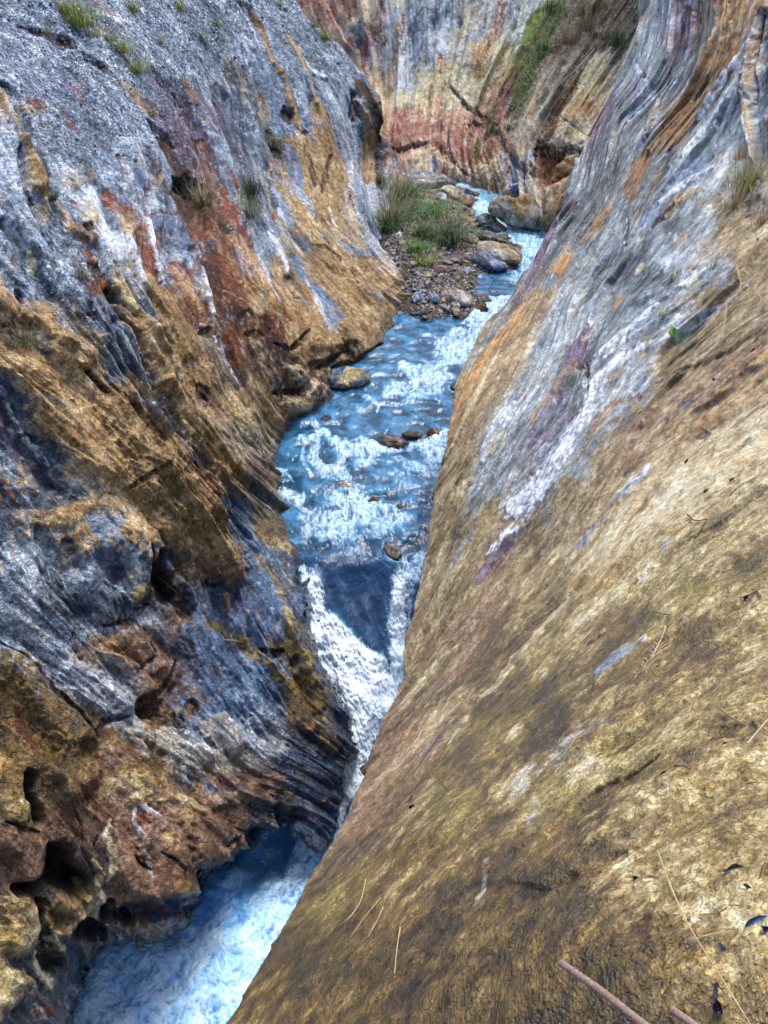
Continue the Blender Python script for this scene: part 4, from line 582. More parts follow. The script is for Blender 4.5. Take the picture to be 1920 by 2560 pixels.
 ('I', 'cream', (16, 24), [(1640, 140), (1480, 240), (1500, 290)], .01, .6), ('I', 'tan', (16, 20), [(820, 300), (900, 320), (1000, 260)], 0, .4), ('I', 'ollite', (20, 34), [(1500, 700), (1300, 850), (1050, 980), (850, 1060)], .04, .7), ('I', 'palest', (10, 20), [(1000, 950), (860, 1000), (760, 1090)], .01, .5), ('I', 'dkbrown', (3, 5), [(1640, 740), (1500, 800), (1340, 880)], -.02, .5), ('I', 'olive', (14, 16), [(1640, 1010), (1460, 1040)], -.02, .7),
 ('J', 'dkbrown', (4, 8), [(1240, 10), (1140, 80), (1020, 120), (900, 190)], -.035, .9), ('J', 'olive', (10, 16), [(1100, 110), (920, 200), (760, 320)], -.02, .8), ('J', 'yelol', (20, 26), [(880, 120), (760, 200), (720, 300)], 0, .7), ('J', 'palest', (10, 22), [(760, 20), (640, 60), (600, 140)], .01, .6), ('J', 'ollite', (34, 44), [(1300, 130), (1120, 220), (960, 330)], .03, .8), ('J', 'gneiss', (18, 24), [(1180, 280), (1060, 380)], .01, .5),
 ('J', 'olive', (12, 16), [(1080, 440), (900, 500), (760, 560), (640, 660)], -.02, .8), ('J', 'dkbrown', (12, 26), [(860, 530), (780, 600), (420, 560), (300, 680), (200, 800)], -.02, .45), ('J', 'dkbrown', (26, 40), [(1130, 560), (1120, 760)], -.015, .35), ('J', 'yelol', (26, 30), [(480, 100), (360, 200), (260, 320)], .02, .6), ('J', 'palest', 9, [(690, 180), (660, 300)], 0, .5), ('J', 'palest', 5, [(490, 420), (430, 650)], 0, .4),
 ('J', 'yelol', 10, [(130, 0), (30, 60)], 0, .5), ('J', 'dkbrown', (30, 44), [(500, 900), (200, 900), (60, 1050)], -.01, .4), ('J', 'wet_and_shade', 9, [(120, 150)], -.02, .8), ('J', 'red', 8, [(640, 1085), (720, 1085)], 0, .5), ('J', 'dkbrown', (3, 6), [(200, 10), (300, 140), (180, 480)], -.01, .3),
]
def make_rblob(): pass
ow_r = make_wall('canyon_wall_right', PX, PY, Dm, R_LINES, R_BLOBS, R_STROKES, M_NEAR, skirt=r_skirt, relief_k=.72, hk=.6, veins=[('tan', 7, .35, .07, .6), ('yellow', 11, .5, .06, .5), ('white', 10, .4, .04, .6), ('gneiss', 18, .6, .08, .7), ('slate', 14, .5, .06, .6), ('cream', 26, 1., .05, .6), ('umber', 20, .8, .06, .6), ('tan', 13, .5, .06, .5)], off=.0)

# ================================================================== BACK WALL
bc = [(600, -700, 46), (1200, -700, 40), (1700, -700, 34), (700, 0, 42), (1000, 0, 38.5), (1300, 0, 34.5), (1620, 0, 30), (980, 250, 38), (1200, 250, 33.5), (1500, 250, 28.5), (1700, 300, 26),
      Z(960, 390, -8.3), Z(1000, 428, -8.3), Z(1141, 458, -8.35), Z(1250, 492, -8.4), Z(1370, 583, -8.5), Z(1100, 540, -9.6), Z(1200, 600, -9.9), Z(950, 500, -9.8), Z(1500, 700, -9.9), (1500, 480, 26.5), (700, 350, 41), (1450, 350, 28.2)]
Bd = TPS([(a, b) for a, b, _ in bc], [1 / c for _, _, c in bc], 2e-3)
rows = np.concatenate([np.linspace(-700, -12, 30), np.arange(-5, 660, 2.7)]); cols = np.concatenate([np.linspace(500, 725, 14), np.arange(730, 1640, 2.9), np.linspace(1650, 2000, 16)])
PX, PY = np.meshgrid(cols, rows); Dm = 1 / Bd(PX, PY)
B_LINES = lines_field([(0, [(700, -100), (760, 100), (840, 300)]), (1, [(960, -50), (985, 120), (985, 280), (965, 400)]), (2, [(1180, -50), (1150, 120), (1120, 260), (1120, 420)]), (3, [(1360, -50), (1300, 120), (1240, 240), (1200, 380), (1230, 470)]),
                       (4, [(1560, -50), (1470, 100), (1390, 230), (1330, 360), (1330, 500)]), (5, [(1680, 50), (1560, 200), (1480, 330), (1430, 500)])])
B_BLOBS = [('pink', [(830, 60), (860, 150), (980, 340, .9), (1050, 330), (1120, 300, .9), (1180, 400, .9), (1250, 260, .6), (1050, 350)]), ('gpale', [(1020, 60), (1100, 100), (1200, 100, .8), (1010, 180, .7), (1280, 30, .9)]), ('cream', [(940, 30, .7), (900, 200, .7), (1170, 200, .7), (1150, 60, .6), (1230, 110, .7), (880, 60, .5)]),
           ('slate', [(1090, 60, .7), (1040, 90, .6), (900, 90, .5), (1150, 40, .5)]), ('yellow', [(1060, 240, .9), (1130, 250, .8), (1200, 180, .8), (1000, 250, .6), (1100, 180, .6), (1480, 180, .7)]), ('orange', [(970, 230, .5), (1080, 250, .3), (1190, 130, .5), (1240, 200, .5), (1500, 250), (1440, 300), (960, 300, .5), (1480, 380, .6), (1220, 400, .8), (1250, 440, .7)]),
           ('cream', [(1420, 330), (1450, 380), (1500, 320), (1540, 200), (1150, 430, .7), (1060, 400, .6), (1180, 450, .7), (1450, 500), (1330, 470, .7), (1300, 520, .8), (1050, 440, .7)]), ('red', [(1000, 320, .6), (1100, 380, .6), (1150, 360, .5), (900, 240, .5), (1280, 410, .5), (960, 100, .3)]),
           ('soil', [(1480, 30, 1.3), (1420, 80, 1.1), (1560, 80), (1380, 150), (1420, 130)]), ('greige', [(1340, 250), (1310, 330), (1380, 200), (1330, 300)]), ('dkbrown', [(1390, 260, .7), (1360, 330, .7), (1290, 200, .6), (1230, 300, .5), (1390, 410, .5)]), ('blue', [(1290, 460, .6), (1320, 520, .7), (1270, 550, .6)]), ('brown', [(1240, 380, .5), (1380, 470, .6), (1400, 550, .8)]), ('moss', [(1300, 130, .5), (1330, 60, .4)])]
B_STROKES = [
 ('O', 'moss', (20, 28), [(1190, 30), (1110, 160), (1040, 280), (990, 400), (950, 520), (930, 620)], .15, .95), ('O', 'moss', (12, 14), [(1150, 60), (1180, 20)], .1, .8), ('O', 'dkbrown', (9, 16), [(960, 300), (900, 460), (840, 600)], -.1, .55), ('O', 'dkbrown', (16, 22), [(1400, 240), (1300, 400), (1200, 560), (1100, 720), (1060, 840)], -.35, .85), ('O', 'greige', (16, 24), [(1320, 200), (1200, 400), (1100, 560), (1040, 700), (1030, 840)], .1, .9),
 ('O', 'red', (5, 7), [(1270, 180), (1200, 260), (1150, 340)], 0, .9), ('O', 'orange', (5, 6), [(1080, 460), (1030, 600), (980, 740)], 0, .9), ('O', 'orange', (7, 10), [(900, 390), (840, 470), (790, 540)], 0, .8), ('O', 'red', (14, 16), [(740, 270), (710, 400)], 0, .6), ('O', 'orange', (16, 18), [(760, 240), (690, 340), (700, 440)], 0, .7), ('O', 'yellow', 13, [(640, 300), (690, 260)], 0, .7),
 ('O', 'orange', (7, 6), [(480, 320), (450, 440), (410, 570), (380, 720)], 0, .9), ('O', 'red', (7, 8), [(490, 320), (470, 420)], 0, .7), ('O', 'red', (5, 6), [(250, 80), (240, 220), (200, 380)], -.1, .9), ('O', 'orange', (6, 9), [(230, 150), (210, 400), (170, 560)], .05, .9), ('O', 'white', (4, 4), [(260, 340), (240, 480), (220, 600)], .05, .9), ('O', 'white', (5, 5), [(300, 380), (270, 460)], 0, .8), ('O', 'red', (14, 10), [(130, 0), (120, 100), (30, 260), (20, 400)], -.05, .6),
 ('O', 'slate', (10, 14), [(370, 60), (330, 160), (320, 260)], -.1, .8), ('O', 'slate', 12, [(520, 80), (440, 180)], -.1, .6), ('O', 'pink', (10, 12), [(840, 0), (820, 120), (810, 220)], 0, .8), ('O', 'red', 8, [(860, 30), (840, 140)], 0, .7), ('O', 'pink', (24, 22), [(260, 760), (340, 780), (330, 680)], .15, .9), ('O', 'pink', (20, 20), [(470, 740), (500, 700)], .1, .8),
 ('O', 'wet_and_shade', (5, 6), [(150, 900), (250, 890), (330, 870), (390, 850)], -.7), ('O', 'dkbrown', (10, 8), [(140, 830), (240, 860)], 0, .8), ('O', 'dkbrown', (6, 8), [(540, 520), (620, 620), (700, 680), (800, 760), (860, 900), (960, 1020)], -.4, .85), ('O', 'pink', (22, 28), [(600, 700), (570, 820), (580, 940), (600, 1000)], .35, .95), ('O', 'wet_and_shade', (4, 5), [(520, 760), (520, 900), (560, 980), (640, 1040)], -.4), ('O', 'wet_and_shade', (4, 7), [(640, 740), (720, 740), (760, 760)], -.35),  # undercut lines: carved, and their shade painted dark
 ('O', 'moss', (8, 12), [(700, 820), (680, 920), (720, 930)], .05, .9), ('O', 'red', (16, 16), [(790, 850), (740, 940)], .1, .8), ('O', 'cream', (18, 24), [(700, 1010), (760, 1040), (860, 960)], .2, .8), ('O', 'wetblue', (9, 11), [(890, 920), (940, 980), (980, 1010)], -.3), ('O', 'white', 5, [(1010, 900), (1020, 960)], .05), ('O', 'slate', 9, [(850, 900), (860, 980)], 0, .6),
 ('O', 'brown', (16, 14), [(870, 780), (920, 880)], .15, .8), ('O', 'orange', (5, 5), [(900, 800), (880, 870)], 0, .8), ('O', 'orange', 5, [(950, 860), (940, 940)], 0, .8), ('O', 'dkbrown', 12, [(1060, 850), (1100, 870)], -.1), ('O', 'rust', (22, 26), [(1080, 940), (1140, 960), (1110, 1030)], -1.0, 1, .4), ('O', 'wet_and_shade', (10, 9), [(1040, 890), (1120, 880), (1190, 930)], -.8), ('O', 'wet_and_shade', (6, 8), [(1010, 1030), (1060, 1080), (1080, 1180)], -.4),
 ('O', 'cream', (34, 30), [(1260, 720), (1230, 820), (1300, 860)], .5, .8, .4), ('O', 'orange', (14, 16), [(1330, 560), (1260, 680), (1250, 800)], .05, .8), ('O', 'orange', (12, 12), [(1400, 660), (1380, 760)], 0, .7), ('O', 'wet_and_shade', (2, 2.5), [(1190, 700), (1260, 760), (1370, 820)], -.12), ('O', 'wet_and_shade', (2, 2), [(1170, 880), (1260, 890), (1330, 860)], -.15), ('O', 'cream', (20, 20), [(1420, 360), (1340, 450)], .1, .7), ('O', 'yellow', 14, [(1380, 480), (1440, 560)], 0, .6),
 ('O', 'wet_and_shade', (8, 6), [(1170, 930), (1240, 900), (1330, 910)], -.4), ('O', 'brown', (9, 10), [(1060, 1100), (1100, 1240)], -.2, .8), ('O', 'cream', (18, 16), [(1140, 1150), (1130, 1260)], .3, .8), ('O', 'wet_and_shade', 4, [(1090, 1180), (1080, 1300)], -.3), ('O', 'yelol', (8, 10), [(560, 1080), (700, 1110), (830, 1130)], 0, .7), ('O', 'red', 10, [(380, 900), (420, 860)], 0, .7), ('O', 'cream', 14, [(300, 950), (420, 910), (520, 990)], .15, .7),
 ('O', 'blue', 14, [(440, 960), (470, 990)], .15, .8), ('O', 'soil', (34, 40), [(1300, 60), (1400, 120), (1500, 60)], 0, .7), ('O', 'purple', 4, [(900, 570), (870, 660)], 0, .9), ('O', 'greige', 12, [(640, 560), (740, 620)], 0, .5),
]
ow_b = make_wall('canyon_wall_back', PX, PY, Dm, B_LINES, B_BLOBS, B_STROKES, M_ROCK, chunk_pts=[(1100, 380, 160), (1400, 450, 120), (850, 150, 100)], hk=.5, veins=[('red', 8, .8, .05, .5), ('white', 11, .9, .04, .5), ('orange', 15, 1.2, .05, .5), ('mauve', 18, 1.5, .06, .4)], off=.15)
# ================================================================== WATER
def rw(k): return np.arange(*k)
rows = np.concatenate([np.arange(352, 1400, 2.7), np.arange(1400, 2567, 2.7), np.linspace(2580, 3000, 20)])
WL = interp_edge([(900, 352), (930, 500), (940, 700), (960, 860), (760, 930), (620, 1030), (600, 1250), (670, 1400), (700, 1600), (780, 1800), (760, 1960), (690, 2000), (520, 2060), (330, 2200), (130, 2320), (60, 2500), (-100, 3000)], rows)[:, None]
WR = interp_edge([(1480, 352), (1480, 560), (1420, 640), (1340, 760), (1280, 860), (1230, 1000), (1190, 1250), (1150, 1440), (1120, 1600), (1090, 1760), (1060, 1900), (1030, 2050), (1000, 2250), (960, 2500), (900, 3000)], rows)[:, None]
u = np.linspace(0, 1, 300)[None, :]
PX = WL + (WR - WL) * u; PY = np.repeat(rows[:, None], 300, 1)
z0 = Wz(PX, PY); D = dz(PY, z0); base = at(PX, PY, D); b32 = base.astype(np.float32)
F_STROKES = [  # (enlargement, half width, points, amount)
 ('L', (14, 20), [(290, 140), (340, 240), (380, 290)], .95), ('L', (4, 5), [(820, 345), (900, 370)], .6), ('L', (14, 18), [(950, 440), (1010, 540), (1060, 560)], .85), ('L', (20, 50), [(1180, 660), (1300, 760), (1440, 860)], .6), ('L', (20, 26), [(1420, 800), (1460, 900), (1400, 1010)], .75), ('L', (7, 14), [(1440, 1000), (1360, 1120), (1290, 1100)], .65), ('L', 5, [(1210, 700), (1540, 760)], .4),
 ('L', (12, 22), [(1250, 1290), (1130, 1340), (1060, 1400), (960, 1480)], 1.0), ('M', (16, 30), [(1600, 30), (1540, 140), (1450, 250), (1340, 320)], .95), ('M', (14, 22), [(1540, 220), (1480, 330), (1360, 360)], .8), ('M', (8, 30), [(1000, 420), (1100, 480), (1250, 490)], 1.0), ('M', (22, 12), [(1180, 540), (1020, 580), (900, 620)], .7), ('M', (5, 9), [(860, 690), (980, 690), (1100, 650), (1280, 590)], .65), ('M', (12, 18), [(1200, 430), (1120, 480)], .6),
 ('M', 4, [(740, 640), (850, 700), (840, 740)], .7), ('M', 3, [(760, 590), (720, 560)], .5), ('M', (8, 10), [(400, 820), (440, 880), (500, 890)], .9), ('M', (8, 16), [(300, 920), (420, 940), (400, 1060), (460, 1120)], .75), ('M', (12, 26), [(540, 950), (640, 1010), (760, 1010)], 1.0), ('M', (9, 14), [(780, 990), (960, 1000), (1120, 960), (1300, 920)], 1.0), ('M', (20, 30), [(1180, 970), (1250, 1040), (1290, 980)], .9), ('M', (12, 16), [(600, 1080), (560, 1140), (480, 1150), (620, 1200)], .8), ('M', (12, 10), [(980, 1060), (1040, 1120), (1240, 1160)], .5), ('M', (10, 9), [(1270, 1100), (1200, 1140)], .6),
 ('M', (4, 4), [(330, 960), (320, 1080), (380, 1180)], .7), ('M', 4, [(110, 1140), (220, 1170), (260, 1220)], .8), ('M', (12, 12), [(150, 1300), (220, 1290), (300, 1340)], 1.0), ('M', (6, 10), [(250, 1360), (360, 1430), (440, 1460)], .7), ('M', (22, 32), [(560, 1330), (660, 1360), (700, 1400)], 1.0), ('M', (24, 28), [(400, 1460), (520, 1500), (640, 1460)], .9), ('M', (12, 24), [(360, 1560), (500, 1570), (600, 1590)], .8), ('M', (20, 26), [(780, 1420), (860, 1420), (940, 1470)], .8), ('M', (14, 20), [(740, 1500), (860, 1540)], .6), ('M', (5, 5), [(650, 1230), (740, 1260)], .6), ('M', (6, 6), [(1150, 1380), (1210, 1400)], .5), ('M', 24, [(1000, 1240)], .3),
 ('N', (14, 14), [(380, 90), (480, 60), (600, 80)], .8), ('N', (6, 12), [(400, 100), (540, 120), (700, 110)], .5), ('N', (3, 3), [(700, 90), (740, 200), (730, 260)], .5), ('N', 4, [(700, 100), (790, 140)], .4), ('N', 3, [(830, 150), (860, 260), (1000, 350)], .3),
 # left chute
 ('N', (8, 14), [(300, 320), (380, 370), (430, 430)], .95), ('N', (20, 24), [(400, 400), (430, 560), (440, 700), (470, 800)], 1.0), ('N', (26, 40), [(470, 780), (600, 920), (680, 1020), (800, 1150)], 1.0), ('N', (14, 44), [(640, 860), (800, 1000), (900, 1130), (950, 1250)], .95), ('N', (14, 14), [(400, 900), (500, 1040), (600, 1180), (680, 1300)], .75), ('N', (8, 10), [(500, 700), (580, 740), (680, 860)], .8), ('N', (50, 56), [(780, 1200), (840, 1400), (830, 1500)], 1.0), ('N', (16, 16), [(640, 1300), (680, 1440)], .55), ('N', (36, 46), [(800, 1560), (780, 1700), (720, 1840)], 1.0), ('N', (30, 24), [(700, 1900), (620, 2040), (560, 2160)], 1.0),
 # right chute
 ('N', (22, 16), [(1200, 300), (1100, 360), (1060, 440), (1060, 560)], 1.0), ('N', (14, 18), [(1050, 560), (1040, 700), (1040, 850)], 1.0), ('N', (10, 14), [(1130, 500), (1110, 700), (1090, 800)], .45), ('N', (20, 26), [(1050, 850), (1060, 1000), (1030, 1150), (960, 1300)], 1.0), ('N', 9, [(1220, 340), (1180, 440)], .6), ('N', 10, [(960, 200), (990, 260)], .6),
 # pool
 ('F', (30, 60), [(1500, 1240), (1300, 1350), (900, 1550), (700, 1750)], 1.0), ('F', (90, 110), [(1450, 1600), (1100, 1760), (900, 1820)], 1.0), ('F', (40, 40), [(700, 1300), (1000, 1330), (1250, 1180)], .85), ('F', (60, 60), [(640, 1500), (600, 1700)], .8),
 ('T', (16, 60), [(1330, 300), (1330, 420), (1280, 520), (1180, 640), (1060, 800)], .9), ('T', (20, 30), [(1240, 560), (1080, 620), (940, 640)], .65), ('T', (8, 14), [(1220, 240), (1160, 270), (1100, 330)], .5), ('T', (20, 34), [(1020, 480), (960, 560), (860, 660)], .5), ('T', (30, 60), [(1040, 800), (900, 950), (760, 1080)], 1.0), ('T', (40, 60), [(560, 760), (460, 840), (400, 1000)], .8), ('T', (40, 40), [(640, 760), (800, 720)], .7), ('T', (50, 90), [(660, 900), (560, 1050), (400, 1120)], .75), ('T', 60, [(800, 860), (900, 860)], .8),
 ('S', (140, 180), [(560, 2500), (420, 2700)], .9), ('S', (120, 160), [(250, 2480), (260, 2700)], .75), ('S', 60, [(800, 2110)], .75),
]
F = np.zeros(PX.shape)
wp_ = (b32 + .12 * np.stack([n3(b32, 3, 140), n3(b32, 3, 150), 0 * b32[..., 0]], -1) + .03 * np.stack([n3(b32, 11, 141), n3(b32, 11, 151), 0 * b32[..., 0]], -1)).astype(np.float32)
e1 = n3(b32, 2.2, 101); b32_ = b32; b32 = wp_; e2 = n3(b32, 6, 102); e3 = n3(b32, 16, 103); e4 = n3(b32, 38, 104); e5 = n3(b32, 80, 105)
for t_, wd, pts, amt in F_STROKES:
    dd, tt = poly_dist(PX, PY, tp(t_, pts)); wv = wd[0] + (wd[1] - wd[0]) * tt if isinstance(wd, tuple) else wd
    F = np.maximum(F, amt * sst(1.6 - dd / (wv * (1.1 + .5 * e1 + .45 * e2)).clip(2), 0, 1.1))
lace = 1 - np.clip(np.abs(e2 + .5 * e3) * 3.2, 0, 1); lace2 = 1 - np.clip(np.abs(e3 + .5 * e4) * 2.6, 0, 1)     # thin curling lines of froth
pool = sst(PY, 2040, 2110)
cr_ = PX - .42 * (PY - 1400); fl1 = n2(cr_ / 11, PY / 46, 61); fl2 = n2(cr_ / 5.2, PY / 15, 62); fl3 = n2(PX / 3.6, PY / 5, 63)
drop = sst(PY, 1400, 1480) * (1 - pool)
pf1 = n2((PX + PY) / 60, (PX - PY) / 150, 64); pf2 = n2((PX + PY) / 22, (PX - PY) / 60, 65); rf1 = n2(PX / 34 + .5 * e1, PY / 12 + .8 * e1, 66); rf2 = n2(PX / 12 + e1, PY / 5 + e1, 67)
amb = .20 * lace * sst(e1 + .1, -.1, .5) * (1 - pool) + .25 * pool
mixn = (e2 * .6 + e3 * .6 + e4 * .7 + e5 * .6) * (1 - drop) * (1 - pool) + drop * (fl1 * .6 + fl2 * .8 + fl3 * .9 + e5 * .3) + pool * (pf1 * .5 + pf2 * .5 + e3 * .35 + e4 * .35 + e5 * .3)
lc1 = sst(lace * .6 + lace2 * .5, .05, .9)
fs1 = n2((PX + .25 * PY) / 8 + 1.2 * e2, PY / 26 + .6 * e2, 68); fs2 = n2((PX + .25 * PY) / 4 + e3, PY / 11 + e3, 69)
river = F * .42 + sst(F, .02, .7) * (.20 * lc1 + .30 * mixn + .34 * fs1 + .26 * fs2) + amb * lace2 - .12 + .10 * sst(rf2, .1, .7) * sst(e1, -.3, .4)
fall = F * .95 + .42 * mixn * sst(F, .02, .4) - .1
poolf = F * .50 + .52 * mixn * sst(F, .0, .5) + .22 * lace2 * F - .06
foam = np.clip(sst(river * (1 - drop) * (1 - pool) + fall * drop + poolf * pool, -.02, 1.0), 0, 1)
far = sst(-D, -26, -22); 
milk = np.clip(.30 * sst(e1 * .7 + e2 * .5, -.6, .9) + .25 * pool + F * (.5 + .4 * e3), 0, 1)
# real height of the surface: ripples, standing waves, froth lumps
amp = .03 + .05 * F + .03 * pool
h = amp * (e1 * 1.1 + (1 - .6 * pool) * (e2 * .5 + e3 * .3 + e4 * .12)) + foam * (.02 + (1 - drop) * (1 - .7 * pool) * (.006 * e3 + .003 * e4 + .002 * e5)) + drop * F * (.07 * e1 + .022 * fl1 + .008 * fl2 + .003 * fl3)
wv_ = n2(base[..., 0] * 1.3 + .4 * e1, base[..., 1] * 3.2 + .6 * e1, 55); h += .045 * wv_ * (1 - drop)
P = base.copy(); P[..., 2] += h; P[..., 1] -= h * .6 * drop
deep = np.array(lin('#163c58')); mid = np.array(lin('#2e6a92')); pb = np.array(lin('#6cb6f6')); fo = np.array([.62, .80, .95]); dk = np.array(lin('#12323c'))
e2 = e2; c = deep + (mid - deep) * sst(e1 + .5 * e2 + .6 * wv_, -.7, .8)[..., None]
pc = np.array(lin('#2f84d8')); c = c * (1 - pool[..., None]) + (pc + (pb - pc) * sst(e1 + .6 * e2, -.7, .7)[..., None]) * pool[..., None]
dpk, _ = poly_dist(PX, PY, tp('F', [(1560, 620), (1560, 700)])); dpk2, _ = poly_dist(PX, PY, tp('T', [(1280, 330), (1250, 440), (1180, 470)]))
dpm = np.clip(sst(1.4 - dpk2 / (70 * (1 + .6 * e1 + .4 * e2)).clip(10)), 0, 1) * .85
c = c * (1 - dpm[..., None]) + np.array(lin('#123a58')) * dpm[..., None]
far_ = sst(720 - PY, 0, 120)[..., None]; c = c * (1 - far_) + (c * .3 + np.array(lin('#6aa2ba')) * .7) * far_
c = c * (1 + .16 * rf1 + .16 * rf2 + .3 * e3 + .25 * e4)[..., None]
c = c * (1 - milk[..., None] * .5) + np.array(lin('#86c0ee')) * milk[..., None] * .5
c = np.clip(c, 0, 1)
fov = fo * (1 - pool - drop)[..., None] + np.array([.78, .90, 1.0]) * drop[..., None] + np.array([.62, .84, 1.0]) * pool[..., None]
wpoly = [(765, 1385), (850, 1372), (960, 1392), (1012, 1425), (992, 1440), (978, 1540), (974, 1590), (980, 1665), (965, 1650), (930, 1640), (897, 1605), (862, 1570), (842, 1540), (810, 1510), (795, 1462), (770, 1430)]
wpe, _ = poly_dist(PX, PY, wpoly + wpoly[:1]); wpe = np.where(in_poly(PX, PY, wpoly), wpe, -wpe) + 9 * e2 + 5 * e3 + 4 * e4
thin = sst(wpe + 5 * fl1, -4, 34); foam = foam * (1 - .85 * thin)
c = c * (1 - thin[..., None]) + np.array(lin('#254f7c')) * thin[..., None]
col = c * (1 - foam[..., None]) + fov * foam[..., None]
m, nt, b = new_mat('river_water'); L = nt.links
a_ = nt.nodes.new('ShaderNodeAttribute'); a_.attribute_name = 'Col'; pr = nt.nodes.new('ShaderNodeAttribute'); pr.attribute_name = 'Prm'
sp_ = nt.nodes.new('ShaderNodeSeparateColor'); L.new(pr.outputs['Color'], sp_.inputs[0]); fo_, mk_, op_ = sp_.outputs
tc = nt.nodes.new('ShaderNodeTexCoord'); ob = tc.outputs['Object']
f1 = noise_node(nt, ob, 14, 6, .65); f2 = noise_node(nt, ob, 60, 4, .7)
g = mth(nt, 'MULTIPLY_ADD', mth(nt, 'SUBTRACT', f2.outputs[0], .5), mth(nt, 'MULTIPLY', fo_, .9), 1.0)
g = mth(nt, 'ADD', g, mth(nt, 'MULTIPLY', mth(nt, 'SUBTRACT', f1.outputs[0], .5), .7))
mx = nt.nodes.new('ShaderNodeVectorMath'); mx.operation = 'SCALE'; L.new(a_.outputs['Color'], mx.inputs[0]); L.new(g, mx.inputs['Scale']); L.new(mx.outputs[0], b.inputs['Base Color'])
L.new(mth(nt, 'MULTIPLY_ADD', fo_, .55, .08), b.inputs['Roughness']); b.inputs['IOR'].default_value = 1.33
L.new(mth(nt, 'MULTIPLY', mth(nt, 'MULTIPLY_ADD', mth(nt, 'MAXIMUM', fo_, mk_), .2, .82, clamp=True), mth(nt, 'SUBTRACT', 1.0, mth(nt, 'MULTIPLY', op_, mth(nt, 'MULTIPLY', .5, mth(nt, 'SUBTRACT', 1.0, fo_))))), b.inputs['Alpha'])
bp = nt.nodes.new('ShaderNodeBump'); bp.inputs['Distance'].default_value = .009; bp.inputs['Strength'].default_value = .9
L.new(mth(nt, 'ADD', f1.outputs[0], mth(nt, 'MULTIPLY', f2.outputs[0], mth(nt, 'MULTIPLY_ADD', fo_, .8, .15))), bp.inputs['Height']); L.new(bp.outputs[0], b.inputs['Normal'])
M_WATER = m
me = raw_mesh('river_water', P, grid_faces(*PX.shape), M_WATER, True, {'Col': col, 'Prm': np.stack([foam, milk, thin, 0 * foam + 1], -1)})
put(bpy.data.objects.new('river_water', me), 'structure')
# stream bed below
s_ = 5; bx = base[::s_, ::s_]; bb = bx.astype(np.float32)
zb = bx.copy(); zb[..., 2] -= .38 - .22 * np.abs(n3(bb, 1.6, 8)) * 2 - .1 * n3(bb, 5, 9)
zb[..., 2] -= .9 * thin[::s_, ::s_]
colb = pal_eval('brown', .45 + .8 * n3(bb, 3, 12) + .5 * n3(bb, 9, 14)) * .8
me = raw_mesh('stream_bed', zb, grid_faces(*zb.shape[:2]), M_ROCK, True, {'Col': colb, 'Prm': np.zeros(zb.shape[:2] + (4,)) + [.4, .5, 0, 1]})
put(bpy.data.objects.new('stream_bed', me), 'structure')
# broad rock below everything so that no side of the gorge ends in the air
def slab(name, x0, x1, y0, y1, z, pal):
    xs = np.linspace(x0, x1, 60); ys = np.linspace(y0, y1, 60); X, Y = np.meshgrid(xs, ys); Q = np.stack([X, Y, np.full_like(X, z)], -1)
    Q[..., 2] += 1.2 * n3(Q.astype(np.float32), .12, 3) + .4 * n3(Q.astype(np.float32), .5, 4)
    cc = pal_eval(pal, .5 + .7 * n3(Q.astype(np.float32), .4, 3)); me = raw_mesh(name, Q, grid_faces(60, 60)[:, ::-1], M_ROCK, True, {'Col': cc, 'Prm': np.zeros(X.shape + (4,)) + [0, .5, 0, 1]}); put(bpy.data.objects.new(name, me), 'structure')
slab('ground', -60, 60, -30, 90, -15.5, 'greige')
# ================================================================== GRAVEL BAR (ground)
gz = [(1175, 480, -8.42), (1190, 560, -8.50), (1270, 585, -8.55), (1310, 650, -8.66), (1262, 672, -8.68), (1215, 668, -8.66), (1185, 700, -8.8), (1215, 765, -8.9), (1160, 785, -8.94), (1090, 795, -8.97), (1030, 800, -9.0), (1150, 470, -8.33), (1120, 462, -8.3), (1010, 440, -8.2),
      (1000, 540, -7.95), (1080, 560, -8.05), (1080, 640, -8.25), (1060, 490, -8.0), (1100, 740, -8.68), (1000, 660, -8.25), (1020, 750, -8.7), (900, 560, -8.4), (880, 700, -8.7), (930, 620, -8.25), (1140, 720, -8.6), (1130, 600, -8.25), (1210, 620, -8.42), (960, 450, -8.0),
      (1300, 500, -9.3), (1400, 650, -9.8), (1300, 740, -9.6), (1200, 860, -9.9), (1000, 860, -9.8), (1000, 405, -8.7), (1110, 430, -9.0), (1250, 500, -9.0), (1230, 720, -9.15)]
Gz = TPS([(a, b) for a, b, _ in gz], [c for _, _, c in gz], 1e-3)
PX, PY = np.meshgrid(np.arange(850, 1420, 3.4), np.arange(395, 880, 2.7)); zz = Gz(PX, PY); base = at(PX, PY, dz(PY, zz)); b32 = base.astype(np.float32)
P = base.copy(); P[..., 2] += .06 * n3(b32, 1.5, 1) + .05 * n3(b32, 5, 2) + .035 * n3(b32, 12, 3)
cc = pal_eval('greige', .36 + .7 * n3(b32, 1.2, 4) + .5 * n3(b32, 6, 5) + .4 * n3(b32, 18, 6)); gm = sst(n3(b32, 1.0, 9) + .4 * n3(b32, 4, 10), -.1, .5)[..., None]
cc = cc * (1 - .3 * gm) + .3 * gm * pal_eval('greige', .4 + .8 * n3(b32, 9, 7))
me = raw_mesh('gravel_bar', P, grid_faces(*PX.shape), M_ROCK, True, {'Col': cc, 'Prm': np.zeros(PX.shape + (4,)) + [0, 1, 0, 1]}); put(bpy.data.objects.new('gravel_bar', me), 'structure')

